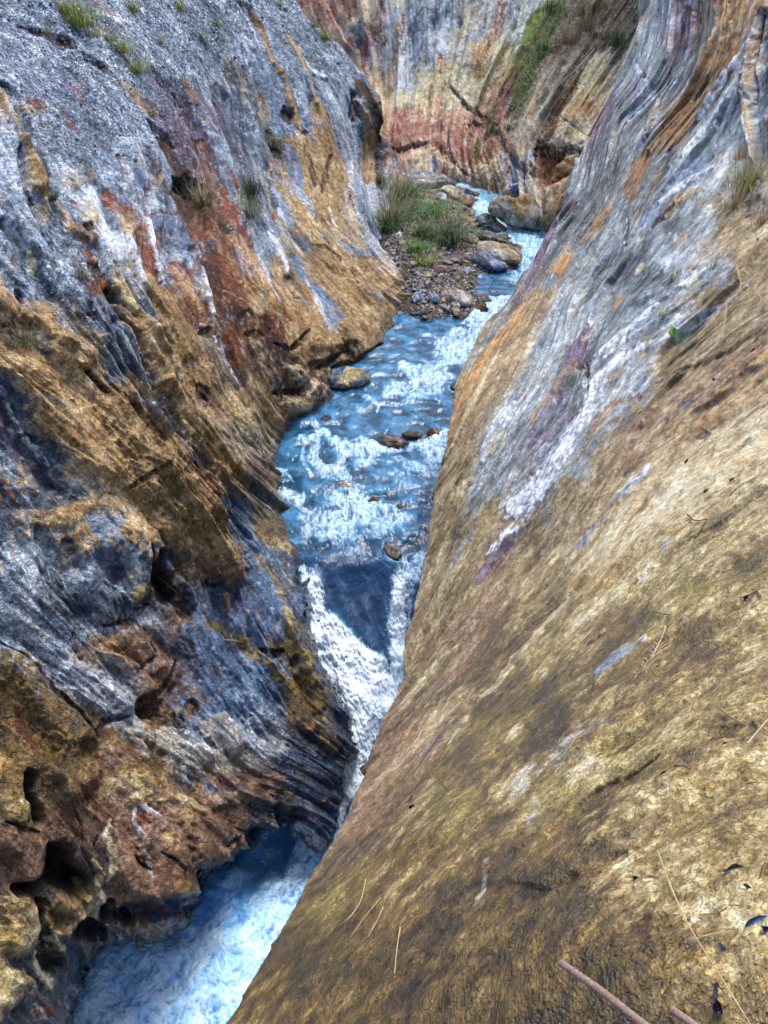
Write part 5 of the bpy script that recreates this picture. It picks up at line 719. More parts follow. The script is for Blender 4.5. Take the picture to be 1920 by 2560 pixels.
# ================================================================== lookups on built surfaces
SURF = {'L': ow_l, 'R': ow_r, 'B': ow_b}
FW = np.array([0, CP, -SP])
def proj(P):
    P = np.asarray(P, float); d = P @ FW; up = P @ np.array([0, SP, CP]); return 960 + FOC * P[..., 0] / d, 1280 - FOC * up / d, d
_pc = {}
def on(surf, px, py):
    """the surface point nearest to a sight line"""
    if surf == 'G':
        z = float(Gz(np.array([px]), np.array([py]))[0]); return at(px, py, dz(py, z))
    if surf == 'W':
        z = float(Wz(np.array([px]), np.array([py]))[0]); return at(px, py, dz(py, z))
    if surf not in _pc:
        Q = SURF[surf][1]
        if surf == 'L': Q = Q[:, 26:26 + nc_vis]
        if surf == 'R': Q = Q[:, nsr:nsr + nvr]
        _pc[surf] = (Q,) + tuple(np.asarray(v) for v in proj(Q))
    Q, x, y, d = _pc[surf]; e = (x - px) ** 2 + (y - py) ** 2; e = np.where(d > 0, e, 1e12)
    k = np.argsort(e, axis=None)[:6]; i = k[np.argmin(d.ravel()[k])]
    return Q.reshape(-1, 3)[i].copy()

# ================================================================== BOULDERS
def noise_cols(b, pal, sdir, seed, stripe=None):
    st = PAL[pal][1][3] if stripe is None else stripe; a = (b @ np.array(sdir)).astype(np.float32)
    size = np.ptp(b[..., 2]) + 1e-3
    v = .5 + .55 * st * (n2(a * 7 / max(size, .3), b[..., 1] * .8, seed) + .6 * n2(a * 20 / max(size, .3), b[..., 1] * 2, seed + 3)) + .5 * n3(b, 2.2, seed) + .4 * n3(b, 7, seed + 1) + .35 * n3(b, 22, seed + 2)
    return pal_eval(pal, v)
def boulder(name, label, cat, tile, pts, d, pal, bulge=.6, K=56, R=12, pal2=None, group=None, grad=0, rough=1.0, sdir=(1, .3, .8), parent=None, seed=None, mat=None, back=None, kind=None):
    q = np.array(tp(tile, pts), float); seed = seed if seed is not None else float(abs(hash_(name + str(q[0][0]))) % 97)
    seg = np.roll(q, -1, 0) - q; L_ = np.hypot(seg[:, 0], seg[:, 1]); cum = np.concatenate([[0], np.cumsum(L_)])
    tt = np.linspace(0, cum[-1], K, endpoint=False); qx = np.interp(tt, cum, np.append(q[:, 0], q[0, 0])); qy = np.interp(tt, cum, np.append(q[:, 1], q[0, 1]))
    for _ in range(2): qx = .25 * np.roll(qx, 1) + .5 * qx + .25 * np.roll(qx, -1); qy = .25 * np.roll(qy, 1) + .5 * qy + .25 * np.roll(qy, -1)
    c = np.array([qx.mean(), qy.mean()])
    dd = d if not callable(d) else d(c[0], c[1])
    w_ = (np.ptp(qx) + np.ptp(qy)) / 4 * dd / FOC; B = bulge * w_; rows_ = []
    phi = np.concatenate([np.linspace(0.0004, 1, R), 1 + np.linspace(0, 1, R)[1:-1], [1.9996]]) * math.pi / 2
    for p in phi:
        r = math.sin(p) ** (.75); off = -math.copysign(abs(math.cos(p)) ** .8, math.cos(p)) * (B if p < math.pi / 2 else (back or B))
        x = c[0] + (qx - c[0]) * r; y = c[1] + (qy - c[1]) * r
        rows_.append(at(x, y, dd + grad * (y - c[1]) * np.ones_like(x)) + FW * off)
    P = np.array(rows_); cen = at(c[0], c[1], dd)[None, None]; b = (P - cen); b32 = P.astype(np.float32)
    nrm = b / (np.linalg.norm(b, axis=-1, keepdims=True) + 1e-6)
    fr = min(max(w_, .12), 1.5)
    v1 = n3(b32, .9 / fr, seed); v2 = n3(b32, 2.2 / fr, seed + 1); v3 = n3(b32, 5 / fr, seed + 2); v4 = n3(b32, 12 / fr, seed + 3)
    h = fr * rough * (.10 * v1 + .10 * v2 - .10 * np.clip(.2 - np.abs(v2), 0, 1) * 2 + .045 * v3 + .02 * v4)
    edge_k = (1 - .75 * np.exp(-((phi - math.pi / 2) / .25) ** 2))[:, None]
    P = P + nrm * (h * edge_k)[..., None]
    col = noise_cols(b32, pal, sdir, seed)
    if pal2:
        m = sst(n3(b32, 1.1 / fr, seed + 9) + .5 * n3(b32, 4 / fr, seed + 8), -.15, .35)[..., None]; col = col * (1 - m) + noise_cols(b32, pal2, sdir, seed + 5) * m
    pr = np.zeros(col.shape[:2] + (4,)) + PAL[pal][1]; pr[..., 3] = 1
    F_ = grid_faces(len(phi), K, True)
    me = raw_mesh(name, P - cen, F_, mat or M_STONE, True, {'Col': col, 'Prm': pr})
    o = bpy.data.objects.new(name, me); o.location = cen[0, 0]; put(o, kind, label, cat, group, parent); return o
def hash_(s_):
    h = 5381
    for ch in s_: h = (h * 33 + ord(ch)) & 0xffffff
    return h
def dG(x, y): return float(dz(y, Gz(np.array([x]), np.array([y]))[0])) - .1
def dW(x, y): return float(dz(y, Wz(np.array([x]), np.array([y]))[0]))
# stones and boulders of the gravel bar, traced one by one
BD = [
 ('long pale grey boulder lying on its side at the tip of the gravel bar', [(712, 1240), (740, 1205), (850, 1215), (930, 1255), (938, 1310), (905, 1350), (820, 1335), (715, 1300)], 'palest', None, .5),
 ('light blue grey rounded stone left of the long pale boulder', [(435, 1245), (480, 1225), (530, 1265), (520, 1300), (450, 1320), (430, 1290)], 'pale', None, .6),
 ('deep blue rounded stone between the light blue stone and the long pale boulder', [(570, 1250), (620, 1230), (668, 1265), (655, 1320), (600, 1330), (570, 1290)], 'blue', None, .6),
 ('flat cream stone touching the upper left of the long pale boulder', [(660, 1240), (710, 1205), (735, 1215), (715, 1260), (680, 1270)], 'palest', 'tan', .5),
 ('dark brown angular rock at the water edge below the long pale boulder', [(950, 1350), (1020, 1305), (1070, 1380), (1000, 1400), (960, 1400)], 'dkbrown', 'olive', .6),
 ('dark wet rock leaning into the rapids right of the pale boulder', [(960, 1250), (1040, 1240), (1100, 1300), (1060, 1330), (980, 1310)], 'wet_and_shade', 'brown', .6),
 ('grey stone half under the long pale boulder', [(755, 1320), (800, 1300), (845, 1330), (820, 1370), (770, 1370)], 'palest', 'slate', .6),
 ('blue and tan stone standing upright at the water edge of the bar', [(755, 1370), (800, 1340), (840, 1390), (825, 1440), (780, 1430)], 'slate', 'tan', .6),
 ('small yellowish stone beside the deep blue stone', [(670, 1290), (695, 1270), (715, 1290), (700, 1320), (675, 1315)], 'tan', None, .7),
 ('cream coloured split boulder with cracks on top of the upper bar', [(660, 375), (700, 345), (770, 350), (840, 400), (835, 450), (790, 480), (720, 440), (665, 400)], 'cream', 'palest', .6),
 ('brown rounded boulder below the cream split boulder', [(810, 470), (850, 435), (920, 430), (950, 470), (930, 515), (870, 520), (810, 500)], 'brown', 'rust', .6),
 ('large low grey boulder behind the grass at the head of the bar', [(370, 330), (400, 270), (480, 232), (580, 235), (700, 270), (810, 340), (790, 370), (660, 370), (600, 400), (480, 400), (390, 380)], 'palest', 'slate', .5),
 ('small brown stone in midstream above the brown boulder', [(930, 405), (965, 393), (998, 410), (985, 435), (940, 435)], 'brown', None, .6),
 ('blue grey block on the far bank of the stream', [(415, 190), (440, 160), (500, 158), (512, 190), (500, 230), (430, 225)], 'slate', None, .6),
 ('tall pale blue boulder at the foot of the back wall', [(510, 215), (540, 150), (600, 100), (660, 130), (720, 180), (740, 250), (680, 250), (600, 235)], 'pale', 'slate', .7),
 ('pale blue stone beside the grass under the cream boulder', [(620, 420), (660, 400), (720, 420), (720, 480), (650, 480)], 'pale', None, .6),
 ('rust red stone sitting in the grass', [(545, 685), (580, 670), (612, 700), (590, 735), (555, 720)], 'red', None, .6),
 ('pale blue white stone left of the grass', [(283, 755), (330, 722), (355, 745), (340, 785), (295, 790)], 'white', 'pale', .6),
 ('small black stone on the earth left of the bar', [(212, 840), (235, 822), (252, 845), (235, 860)], 'wet_and_shade', None, .7),
 ('grey angular boulder on the right shoulder of the bar', [(790, 620), (850, 610), (910, 650), (900, 700), (840, 725), (800, 690)], 'greige', 'slate', .6),
 ('warm grey block wedged right of the angular grey boulder', [(905, 640), (950, 640), (975, 690), (930, 710), (890, 720), (905, 680)], 'greige', 'brown', .6),
 ('dark slate boulder heap jutting into the stream', [(960, 600), (1030, 570), (1110, 600), (1150, 650), (1225, 710), (1210, 745), (1130, 755), (1050, 700), (980, 660)], 'slate', 'dkbrown', .5),
 ('dark pointed rock at the streamward end of the slate heap', [(1120, 690), (1160, 655), (1225, 715), (1210, 748), (1140, 750)], 'wet_and_shade', 'slate', .6),
 ('blue oval stone on top of the slate heap', [(925, 610), (960, 598), (1000, 615), (985, 635), (940, 635)], 'blue', None, .6),
 ('grey brown rock below the slate heap', [(860, 560), (920, 540), (965, 570), (940, 610), (870, 600)], 'greige', None, .6),
 ('long ledge of dark banded rock below the slate heap', [(900, 710), (990, 720), (1120, 780), (1230, 815), (1215, 830), (1080, 815), (930, 765)], 'slate', 'greige', .5),
 ('rounded brown boulder beside the banded ledge', [(880, 750), (940, 740), (985, 790), (975, 840), (900, 820)], 'brown', 'greige', .6),
 ('broad orange and white streaked outcrop sloping into the stream', [(950, 870), (990, 810), (1090, 800), (1220, 850), (1310, 910), (1345, 985), (1250, 990), (1140, 975), (1000, 920)], 'palest', 'tan', .4),
 ('blue grey layered boulder in front of the streaked outcrop', [(910, 930), (960, 890), (1040, 900), (1130, 960), (1230, 1000), (1235, 1045), (1130, 1060), (1010, 1020), (920, 980)], 'blue', 'slate', .5),
 ('tan cobble at the edge of the grass', [(590, 865), (620, 855), (636, 890), (610, 905)], 'tan', None, .7),
 ('flat pale cobble right of the tan cobble', [(660, 860), (700, 848), (722, 870), (690, 885)], 'palest', 'tan', .5),
 ('smooth cream cobble beside the brown rock', [(880, 870), (905, 855), (920, 890), (900, 910)], 'cream', None, .6),
 ('white and tan square cobble near the middle of the bar', [(800, 930), (835, 920), (845, 950), (815, 965)], 'palest', 'cream', .7),
 ('dull red cobble with a flat top', [(870, 820), (930, 850), (955, 880), (930, 885), (885, 850)], 'mauve', 'brown', .5),
 ('flat grey slab stone at the left of the lower bar', [(590, 1050), (640, 1035), (690, 1055), (660, 1080), (600, 1075)], 'greige', None, .4),
 ('pale flat stone above the lower cobbles', [(700, 900), (740, 890), (760, 910), (720, 930)], 'palest', None, .5),
 ('tan wedge shaped stone beside the blue layered boulder', [(845, 950), (900, 970), (910, 990), (860, 985)], 'yellow', 'tan', .5),
]
for i, (lab, pts, p1, p2, bu) in enumerate(BD):
    q = np.array(tp('L', pts)); big = np.ptp(q[:, 0]) > 26
    onw = lab.startswith('small brown stone in mid') or 'far bank' in lab or 'foot of the back wall' in lab
    by = q[:, 1].max() - .25 * np.ptp(q[:, 1]); zref = float((Wz if onw else Gz)(np.array([q[:, 0].mean()]), np.array([by]))[0]); d0 = float(dz(by, zref))
    wd = np.ptp(q[:, 1]) * d0 / FOC
    boulder('boulder' if big else 'cobble', lab, 'boulder' if big else 'stone', 'L', pts, d0 - .02 + (.35 if 'foot of' in lab else 0), p1, bu, 44 if big else 26, 9 if big else 6, p2, grad=-(d0 / FOC) * .55, rough=1.1)
# pale polished boulders of the far bank
boulder('boulder', 'big smooth pale boulder with blue veins bulging over the far stream', 'boulder', 'L', [(1055, 560), (1070, 480), (1130, 435), (1200, 435), (1260, 475), (1330, 430), (1420, 410), (1490, 520), (1530, 680), (1480, 715), (1350, 690), (1240, 675), (1180, 640), (1120, 600)], float(dz(560, -8.35)) - .2, 'palest', .45, 90, 18, 'tan', rough=.8, sdir=(.9, .2, -.5))
boulder('boulder', 'rounded blue and ochre boulder above the smooth pale one', 'boulder', 'L', [(1175, 420), (1190, 370), (1240, 340), (1330, 310), (1420, 305), (1430, 350), (1400, 420), (1300, 450), (1260, 470), (1200, 440)], float(dz(500, -8.2)) + .3, 'yellow', .5, 70, 14, 'blue', sdir=(.9, .2, -.5))
boulder('boulder', 'orange brown boulder wedged under the small cave', 'boulder', 'O', [(1130, 1080), (1160, 990), (1220, 935), (1300, 920), (1330, 930), (1300, 1010), (1230, 1050), (1150, 1085)], 27.6, 'orange', .5, 60, 12, 'brown', sdir=(.5, .2, 1))
boulder('boulder', 'cream boulder with tan bands standing against the slab edge', 'boulder', 'O', [(1105, 1190), (1130, 1110), (1200, 1060), (1270, 1040), (1270, 1120), (1200, 1250), (1150, 1330), (1100, 1340), (1085, 1270)], 26.6, 'cream', .5, 60, 12, 'orange', sdir=(.9, .2, .5))
# rocks in the river
RV = [('dark wet rock breaking the stream at the edge of the right slab', [(1335, 570), (1360, 535), (1420, 520), (1450, 530), (1430, 590), (1380, 600)], 'wet_and_shade', 'slate', .5, .05),
      ('brown rock awash in the white rapid in midstream', [(820, 940), (870, 905), (950, 905), (1020, 940), (1080, 965), (1000, 985), (900, 985)], 'wet_and_shade', 'brown', .35, .04),
      ('reddish brown rock just above the water near the slab', [(1180, 880), (1210, 855), (1255, 855), (1270, 900), (1230, 912), (1180, 905)], 'rust', 'brown', .45, .06),
      ('dark rock joined to the reddish rock in the rapid', [(1000, 895), (1050, 870), (1120, 880), (1160, 905), (1110, 925), (1030, 920)], 'wet_and_shade', 'dkbrown', .45, .05),
      ('tan submerged rock showing through the riffle left of centre', [(555, 1240), (590, 1215), (650, 1225), (690, 1260), (650, 1290), (590, 1290)], 'brown', 'palest', .3, -.08),
      ('dark rounded rock showing between two foam patches', [(770, 1360), (810, 1325), (860, 1350), (855, 1385), (800, 1395)], 'wet_and_shade', 'brown', .3, -.05),
      ('small brown rock under clear water near the right bank', [(970, 1385), (1000, 1375), (1020, 1400), (990, 1415)], 'brown', None, .4, -.03),
      ('dark submerged rock near the left bank pool', [(440, 790), (480, 765), (525, 780), (520, 810), (460, 820)], 'wet_and_shade', None, .35, -.03),
      ('square tan block fallen at the foot of the left wall', [(90, 790), (110, 740), (150, 745), (185, 830), (150, 855), (95, 840)], 'brown', 'tan', .8, .2),
      ('streaked yellow and blue outcrop low at the left waterline', [(440, 500), (520, 450), (620, 425), (740, 450), (800, 490), (800, 520), (730, 570), (600, 585), (480, 570)], 'yellow', 'blue', .45, .12),
      ('smooth cream rib of rock entering the water', [(150, 650), (230, 620), (330, 540), (400, 500), (430, 560), (435, 640), (350, 710), (270, 755), (200, 720)], 'cream', 'brown', .5, .2),
      ('flat green tinged rock above the lip of the falls', [], 'greige', 'slate', .35, -.02)]
for lab, pts, p1, p2, bu, lift in RV:
    if pts: til = 'M'
    else: til = 'N'; pts = [(930, 200), (960, 150), (1030, 160), (1060, 210), (1080, 260), (1040, 290), (970, 260)]
    q = np.array(tp(til, pts)); by = q[:, 1].max() - .3 * np.ptp(q[:, 1]); d0 = dW(q[:, 0].mean(), by) - lift * .8
    boulder('river_rock', lab, 'rock', til, pts, d0, p1, bu, 48, 10, p2, grad=-(d0 / FOC) * .5, rough=1.0, sdir=(.8, .5, .2))
# wet rock wedge that parts the falls
boulder('rock_wedge', 'dark blue grey banded rock slab under thin water parting the waterfall in two', 'rock', 'N', [(330, 240), (400, 200), (520, 200), (700, 230), (900, 260), (1010, 330), (1015, 560), (1000, 700), (995, 860), (1010, 1100), (960, 1075), (880, 1030), (760, 920), (660, 820), (590, 720), (490, 640), (440, 500), (370, 400)], 14.42, 'wedge', .10, 140, 30, None, grad=-.0037, rough=.55, sdir=(.75, .1, .6), back=.8)

# ================================================================== LOOSE STONES on the bar: one by one, then the grit
STONE_PALS = ['palest', 'slate', 'brown', 'greige', 'tan', 'pale', 'mauve', 'blue']
def stone_mesh(name, pal, seed):
    r = np.random.default_rng(seed); pts = r.normal(size=(13, 3)); pts /= np.linalg.norm(pts, axis=1)[:, None]; pts *= np.array([1, .78, .55]) * r.uniform(.85, 1.1, (13, 1))
    bm = bmesh.new()
    for p in pts: bm.verts.new(p)
    res = bmesh.ops.convex_hull(bm, input=bm.verts); bmesh.ops.bevel(bm, geom=list(bm.edges), offset=.12, segments=1, affect='EDGES', clamp_overlap=True)
    bmesh.ops.triangulate(bm, faces=bm.faces)
    V = np.array([v.co for v in bm.verts]); F_ = np.array([[v.index for v in f.verts] for f in bm.faces]); bm.free()
    n = .5 + .8 * n3(V.astype(np.float32), 1.2, seed) + .4 * n3(V.astype(np.float32), 3.5, seed + 1)
    return raw_mesh(name, V, F_, M_STONE, False, {'Col': pal_eval(pal, n), 'Prm': np.zeros((len(V), 4)) + [0, .2, 0, 1]})
SM = {(p, k): stone_mesh('loose_stone', p, 11 + 7 * i + k) for i, p in enumerate(STONE_PALS) for k in range(3)}
CN = {'palest': 'pale grey', 'slate': 'slate grey', 'brown': 'brown', 'greige': 'dull grey', 'tan': 'tan', 'pale': 'blue white', 'mauve': 'reddish', 'blue': 'blue grey'}
zones = [([(1030, 690), (1050, 680), (1190, 700), (1215, 760), (1160, 785), (1080, 795), (1030, 795)], 125, .10, 'at the water edge of the lower gravel bar'), ([(1060, 620), (1180, 600), (1200, 640), (1190, 690), (1060, 690), (1040, 650)], 95, .11, 'on the middle of the gravel bar'),
         ([(960, 600), (1040, 610), (1040, 700), (1020, 760), (990, 690)], 60, .10, 'on the brown earth beside the left wall'), ([(1120, 500), (1180, 480), (1200, 560), (1150, 600), (1120, 560)], 40, .19, 'on the right shoulder of the upper bar')]
def inside(x, y, poly):
    c = False; j = len(poly) - 1
    for i in range(len(poly)):
        if (poly[i][1] > y) != (poly[j][1] > y) and x < (poly[j][0] - poly[i][0]) * (y - poly[i][1]) / (poly[j][1] - poly[i][1]) + poly[i][0]: c = not c
        j = i
    return c
def rand_in(poly):
    xs = [p[0] for p in poly]; ys = [p[1] for p in poly]
    while True:
        x, y = random.uniform(min(xs), max(xs)), random.uniform(min(ys), max(ys))
        if inside(x, y, poly): return x, y
LM = [(1149, 745, 'the long pale boulder'), (1046, 744, 'the light blue rounded stone'), (1086, 746, 'the deep blue stone'), (1205, 768, 'the dark brown waterside rock'), (1140, 783, 'the upright blue and tan stone'), (1222, 648, 'the blue layered boulder'), (1155, 640, 'the tan wedge shaped stone'), (1118, 633, 'the pale flat stone'), (1092, 680, 'the flat grey slab stone'), (1086, 626, 'the tan cobble'),
      (998, 589, 'the blue white stone'), (970, 614, 'the small black stone'), (1156, 563, 'the angular grey boulder'), (1184, 600, 'the rounded brown boulder'), (1170, 622, 'the smooth cream cobble'), (1050, 780, 'the left end of the bar shore'), (1000, 680, 'the middle of the brown earth'), (1130, 710, 'the open gravel behind the long boulder'), (1190, 690, 'the dark gravel point')]
for poly, n, sz, where in zones:
    for k in range(n):
        x, y = rand_in(poly); pal = random.choices(STONE_PALS, [9, 4, 2, 5, 2, 6, 1, 2])[0]
        s = sz * random.uniform(.55, 1.5) * (1.6 if random.random() < .1 else 1)
        o = bpy.data.objects.new('loose_stone', SM[(pal, random.randrange(3))]); p = on('G', x, y); o.location = (p[0], p[1], p[2] + s * .2)
        o.scale = (s, s * random.uniform(.7, 1.1), s * random.uniform(.7, 1)); o.rotation_euler = (random.uniform(-.4, .4), random.uniform(-.4, .4), random.uniform(0, 6.3))
        lx = min(LM, key=lambda m: (m[0] - x) ** 2 + (m[1] - y) ** 2); ddx, ddy = x - lx[0], y - lx[1]; dist = math.hypot(ddx, ddy)
        dr = ('right of' if ddx > 0 else 'left of') if abs(ddx) > abs(ddy) else ('in front of' if ddy > 0 else 'behind')
        sw = 'small' if s < sz * .8 else ('larger' if s > sz * 1.3 else 'middling')
        put(o, None, '%s %s loose stone %s %s %s' % (sw, CN[pal], 'close' if dist < 24 else 'some way', dr, lx[2]), 'stone', 'loose stones on the gravel bar')
def stuff_stones(name, items):
    """many small angular stones in one mesh: items = (point, size, colour)"""
    r = np.random.default_rng(5); T = []
    for k in range(8):
        q = r.normal(size=(7, 3)); q /= np.linalg.norm(q, axis=1)[:, None]; bm = bmesh.new()
        for p in q: bm.verts.new(p * np.array([1, .8, .6]))
        bmesh.ops.convex_hull(bm, input=bm.verts); bmesh.ops.triangulate(bm, faces=bm.faces); bm.verts.index_update()
        T.append((np.array([v.co for v in bm.verts]), np.array([[v.index for v in f.verts] for f in bm.faces]))); bm.free()
    Vs, Fs, Cs = [], [], []; n = 0
    for P, s, c in items:
        V, F_ = T[r.integers(8)]; a = r.uniform(0, 6.3); ca, sa = math.cos(a), math.sin(a); b_ = r.uniform(-.6, .6); cb, sb = math.cos(b_), math.sin(b_)
        M_ = np.array([[ca, -sa, 0], [sa, ca, 0], [0, 0, 1]]) @ np.array([[1, 0, 0], [0, cb, -sb], [0, sb, cb]])
        Vs.append(V @ M_.T * s + P); Fs.append(F_ + n); n += len(V); Cs.append(np.repeat(np.array(c)[None], len(V), 0))
    Vs = np.concatenate(Vs); me = raw_mesh(name, Vs, np.concatenate(Fs), M_STONE, False, {'Col': np.concatenate(Cs), 'Prm': np.zeros((len(Vs), 4)) + [0, .2, 0, 1]}); return me
def rc_(pals):
    p = random.choice(pals); return pal_eval(p, np.array(random.uniform(.25, 1.05)))
it = []
allbar = [(945, 590), (1040, 600), (1190, 590), (1240, 620), (1215, 700), (1220, 765), (1160, 790), (1080, 800), (1020, 800), (1040, 760), (1010, 720), (955, 620)]
for k in range(5200):
    x, y = rand_in(allbar); p = on('G', x, y); it.append((p + [0, 0, .01], .045 * random.uniform(.4, 1.4), rc_(['palest', 'slate', 'brown', 'greige', 'palest', 'pale', 'gslate', 'palest'])))
for k in range(500):
    x, y = rand_in([(1120, 490), (1190, 470), (1270, 560), (1190, 600), (1100, 600)]); it.append((on('G', x, y), .07 * random.uniform(.4, 1.3), rc_(['slate', 'greige', 'dkbrown', 'palest'])))
me = stuff_stones('bar_gravel', it); put(bpy.data.objects.new('bar_gravel', me), 'stuff', 'small mixed gravel covering the stream bar', 'gravel')
# scree on the upper left slope
it = []; Q = ow_l[1]; QX, QY = ow_l[2], ow_l[3]
scree_poly = [(-20, -20), (720, -20), (900, 180), (860, 210), (760, 140), (640, 60), (620, 200), (520, 190), (440, 330), (330, 420), (200, 430), (100, 330), (-20, 220)]
sel = [(i, j) for i, j in zip(*np.where((QX > -20) & (QX < 930) & (QY > -20) & (QY < 900)))]
random.shuffle(sel); cnt = 0
for i, j in sel[:60000]:
    x, y = QX[i, j], QY[i, j]; a = inside(x, y, scree_poly) ; b_ = inside(x, y, [(100, 690), (190, 700), (290, 800), (320, 900), (240, 900), (120, 780)])
    if not (a or b_) or (b_ and not a and random.random() < .5): continue
    p = Q[i, j]; d_ = p @ FW; s = d_ / FOC * random.choices([1.6, 2.6, 4.4, 6.5], [60, 30, 8, 2])[0] * random.uniform(.6, 1.3)
    it.append((p + np.array([0, 0, s * .25]), s, rc_(['scree', 'pale', 'scree', 'palest', 'slate']) if random.random() < .93 else rc_(['tan', 'purple', 'red'])))
    cnt += 1
    if cnt > 11000: break
me = stuff_stones('scree', it); put(bpy.data.objects.new('scree', me), 'stuff', 'blue grey scree covering the upper left slope', 'scree')
# pebbles in the hollow of the left wall, each by itself
for k, (x, y, s, p, lab) in enumerate([(143, 487, 5.5, 'white', 'white pebble in the hollow under the tan spout, uppermost of four'), (150, 506, 5, 'white', 'white pebble in the hollow below the uppermost white pebble'), (136, 500, 4, 'palest', 'grey pebble on the left side of the pebble hollow'), (162, 498, 4, 'palest', 'small grey pebble on the right side of the pebble hollow'),
        (90, 505, 4, 'white', 'white pebble at the edge of the bright blue strip'), (157, 757, 8, 'palest', 'pale rock lying on the grey gully gravel'), (232, 757, 9, 'mauve', 'reddish round stone on the grey gully gravel'), (240, 793, 7, 'red', 'brick red stone on the lower gully gravel'), (218, 747, 4, 'pale', 'small pale stone left of the reddish round stone'),
        (42, 134, 8, 'white', 'bluish white block on the scree near the left edge'), (178, 118, 8, 'mauve', 'reddish grey block beside the dark scree gully'), (422, 60, 6, 'pale', 'pale block on the scree above two others'), (424, 76, 6, 'palest', 'grey block on the scree between two others'), (418, 90, 6, 'pale', 'pale block on the scree, lowest of three'),
        (57, 230, 8, 'tan', 'tan stone perched on the scree near the left edge'), (366, 87, 8, 'palest', 'flat grey stone half buried in the scree'), (656, 47, 8, 'white', 'white stone beside the orange seam at the crest'), (460, 1823, 7, 'white', 'small white pebble standing near the palest slab')]):
    P = on('L', x, y); d_ = P @ FW; o = bpy.data.objects.new('pebble', SM[(p if p in STONE_PALS else ('pale' if p == 'white' else 'mauve'), k % 3)]); s_ = s * d_ / FOC; o.location = P + np.array([0, 0, s_ * .3]); o.scale = (s_, s_ * .8, s_ * .9); o.rotation_euler = (0, 0, k); put(o, None, lab, 'stone')
# spray thrown up by the falls
it = []
for (tl, pts, n, up) in [('N', [(440, 700), (600, 900), (720, 1050)], 260, .25), ('N', [(480, 980), (650, 1280), (690, 1480)], 300, .2), ('N', [(1060, 400), (1040, 700), (1010, 1000)], 260, .2), ('N', [(800, 1250), (850, 1500)], 250, .25), ('F', [(1880, 620), (1800, 760)], 70, .2), ('N', [(600, 1850), (560, 2050)], 150, .2), ('N', [(480, 800), (560, 1000)], 150, .2)]:
    q = tp(tl, pts)
    for k in range(n):
        i = random.randrange(len(q) - 1); t = random.random(); x = q[i][0] + (q[i + 1][0] - q[i][0]) * t + random.gauss(0, 15); y = q[i][1] + (q[i + 1][1] - q[i][1]) * t + random.gauss(0, 15)
        it.append((on('W', x, y) + np.array([0, 0, random.uniform(.02, up)]), .0065 * random.uniform(.5, 1.8), (.85, .93, 1)))
me = stuff_stones('spray', it); me.materials.clear(); ms, nt, b = new_mat('water_drops'); b.inputs['Base Color'].default_value = (.85, .93, 1, 1); b.inputs['Roughness'].default_value = .1; me.materials.append(ms)
put(bpy.data.objects.new('spray', me), 'stuff', 'water drops thrown up along the waterfall', 'spray')
# ================================================================== PLANTS
def leaf_mat(name, c1, c2, rough=.6):
    m, nt, b = new_mat(name); L = nt.links; oi = nt.nodes.new('ShaderNodeAttribute'); oi.attribute_name = 'Col'
    L.new(oi.outputs['Color'], b.inputs['Base Color']); b.inputs['Roughness'].default_value = rough; b.inputs['Specular IOR Level'].default_value = .25
    return m
M_GRASS = leaf_mat('grass_blade', 0, 0)
def blades(name, n, hgt, spread, lean, cols, width=.008, droop=.5, seed=0, down=(0, 0, 0), stiff=0):
    r = np.random.default_rng(seed); S = 5; V, F_, C_ = [], [], []; k0 = 0
    for i in range(n):
        a = r.uniform(0, 2 * math.pi); rad = abs(r.normal(0, .35)) * spread; bx, by = rad * math.cos(a), rad * math.sin(a) * .8
        l = hgt * r.uniform(.45, 1.0); out = lean * r.uniform(.15, 1.0); aa = a + r.normal(0, .5); dr = droop * r.uniform(.3, 1.2)
        dirv = np.array([math.cos(aa), math.sin(aa), 0]); side = np.array([-dirv[1], dirv[0], 0]); side = side * math.cos(.6) + np.array([0, 0, .2]); w0 = width * r.uniform(.6, 1.2)
        c = np.array(cols[r.integers(len(cols))]) * r.uniform(.7, 1.25)
        for s in range(S):
            t = s / (S - 1); p = np.array([bx, by, 0]) + dirv * out * l * t ** 1.3 + np.array([0, 0, 1.0]) * l * (t - dr * t * t * (.6 if stiff else 1)) + np.array(down) * l * t * t
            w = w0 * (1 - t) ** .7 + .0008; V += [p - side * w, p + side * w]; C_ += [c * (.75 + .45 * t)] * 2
        for s in range(S - 1): b = k0 + s * 2; F_.append([b, b + 1, b + 3, b + 2])
        k0 += 2 * S
    return raw_mesh(name, V, np.array(F_), M_GRASS, True, {'Col': np.array(C_)})
GRN = [lin('#3c5e3c'), lin('#4a6e46'), lin('#2c503a'), lin('#66805a'), lin('#7c8660')]; YG = [lin('#8a9a4c'), lin('#a4ac5c'), lin('#6c8640'), lin('#b8b070'), lin('#587838')]; DRY = [lin('#b09a70'), lin('#c8b088'), lin('#94805a'), lin('#a88c64')]; BRT = [lin('#4c8038'), lin('#5c923c'), lin('#3e6c34')]; DK = [lin('#2c4430'), lin('#3c5a3c'), lin('#26402c')]
GR = [lin('#6c7058'), lin('#7c7a60'), lin('#585c48')]
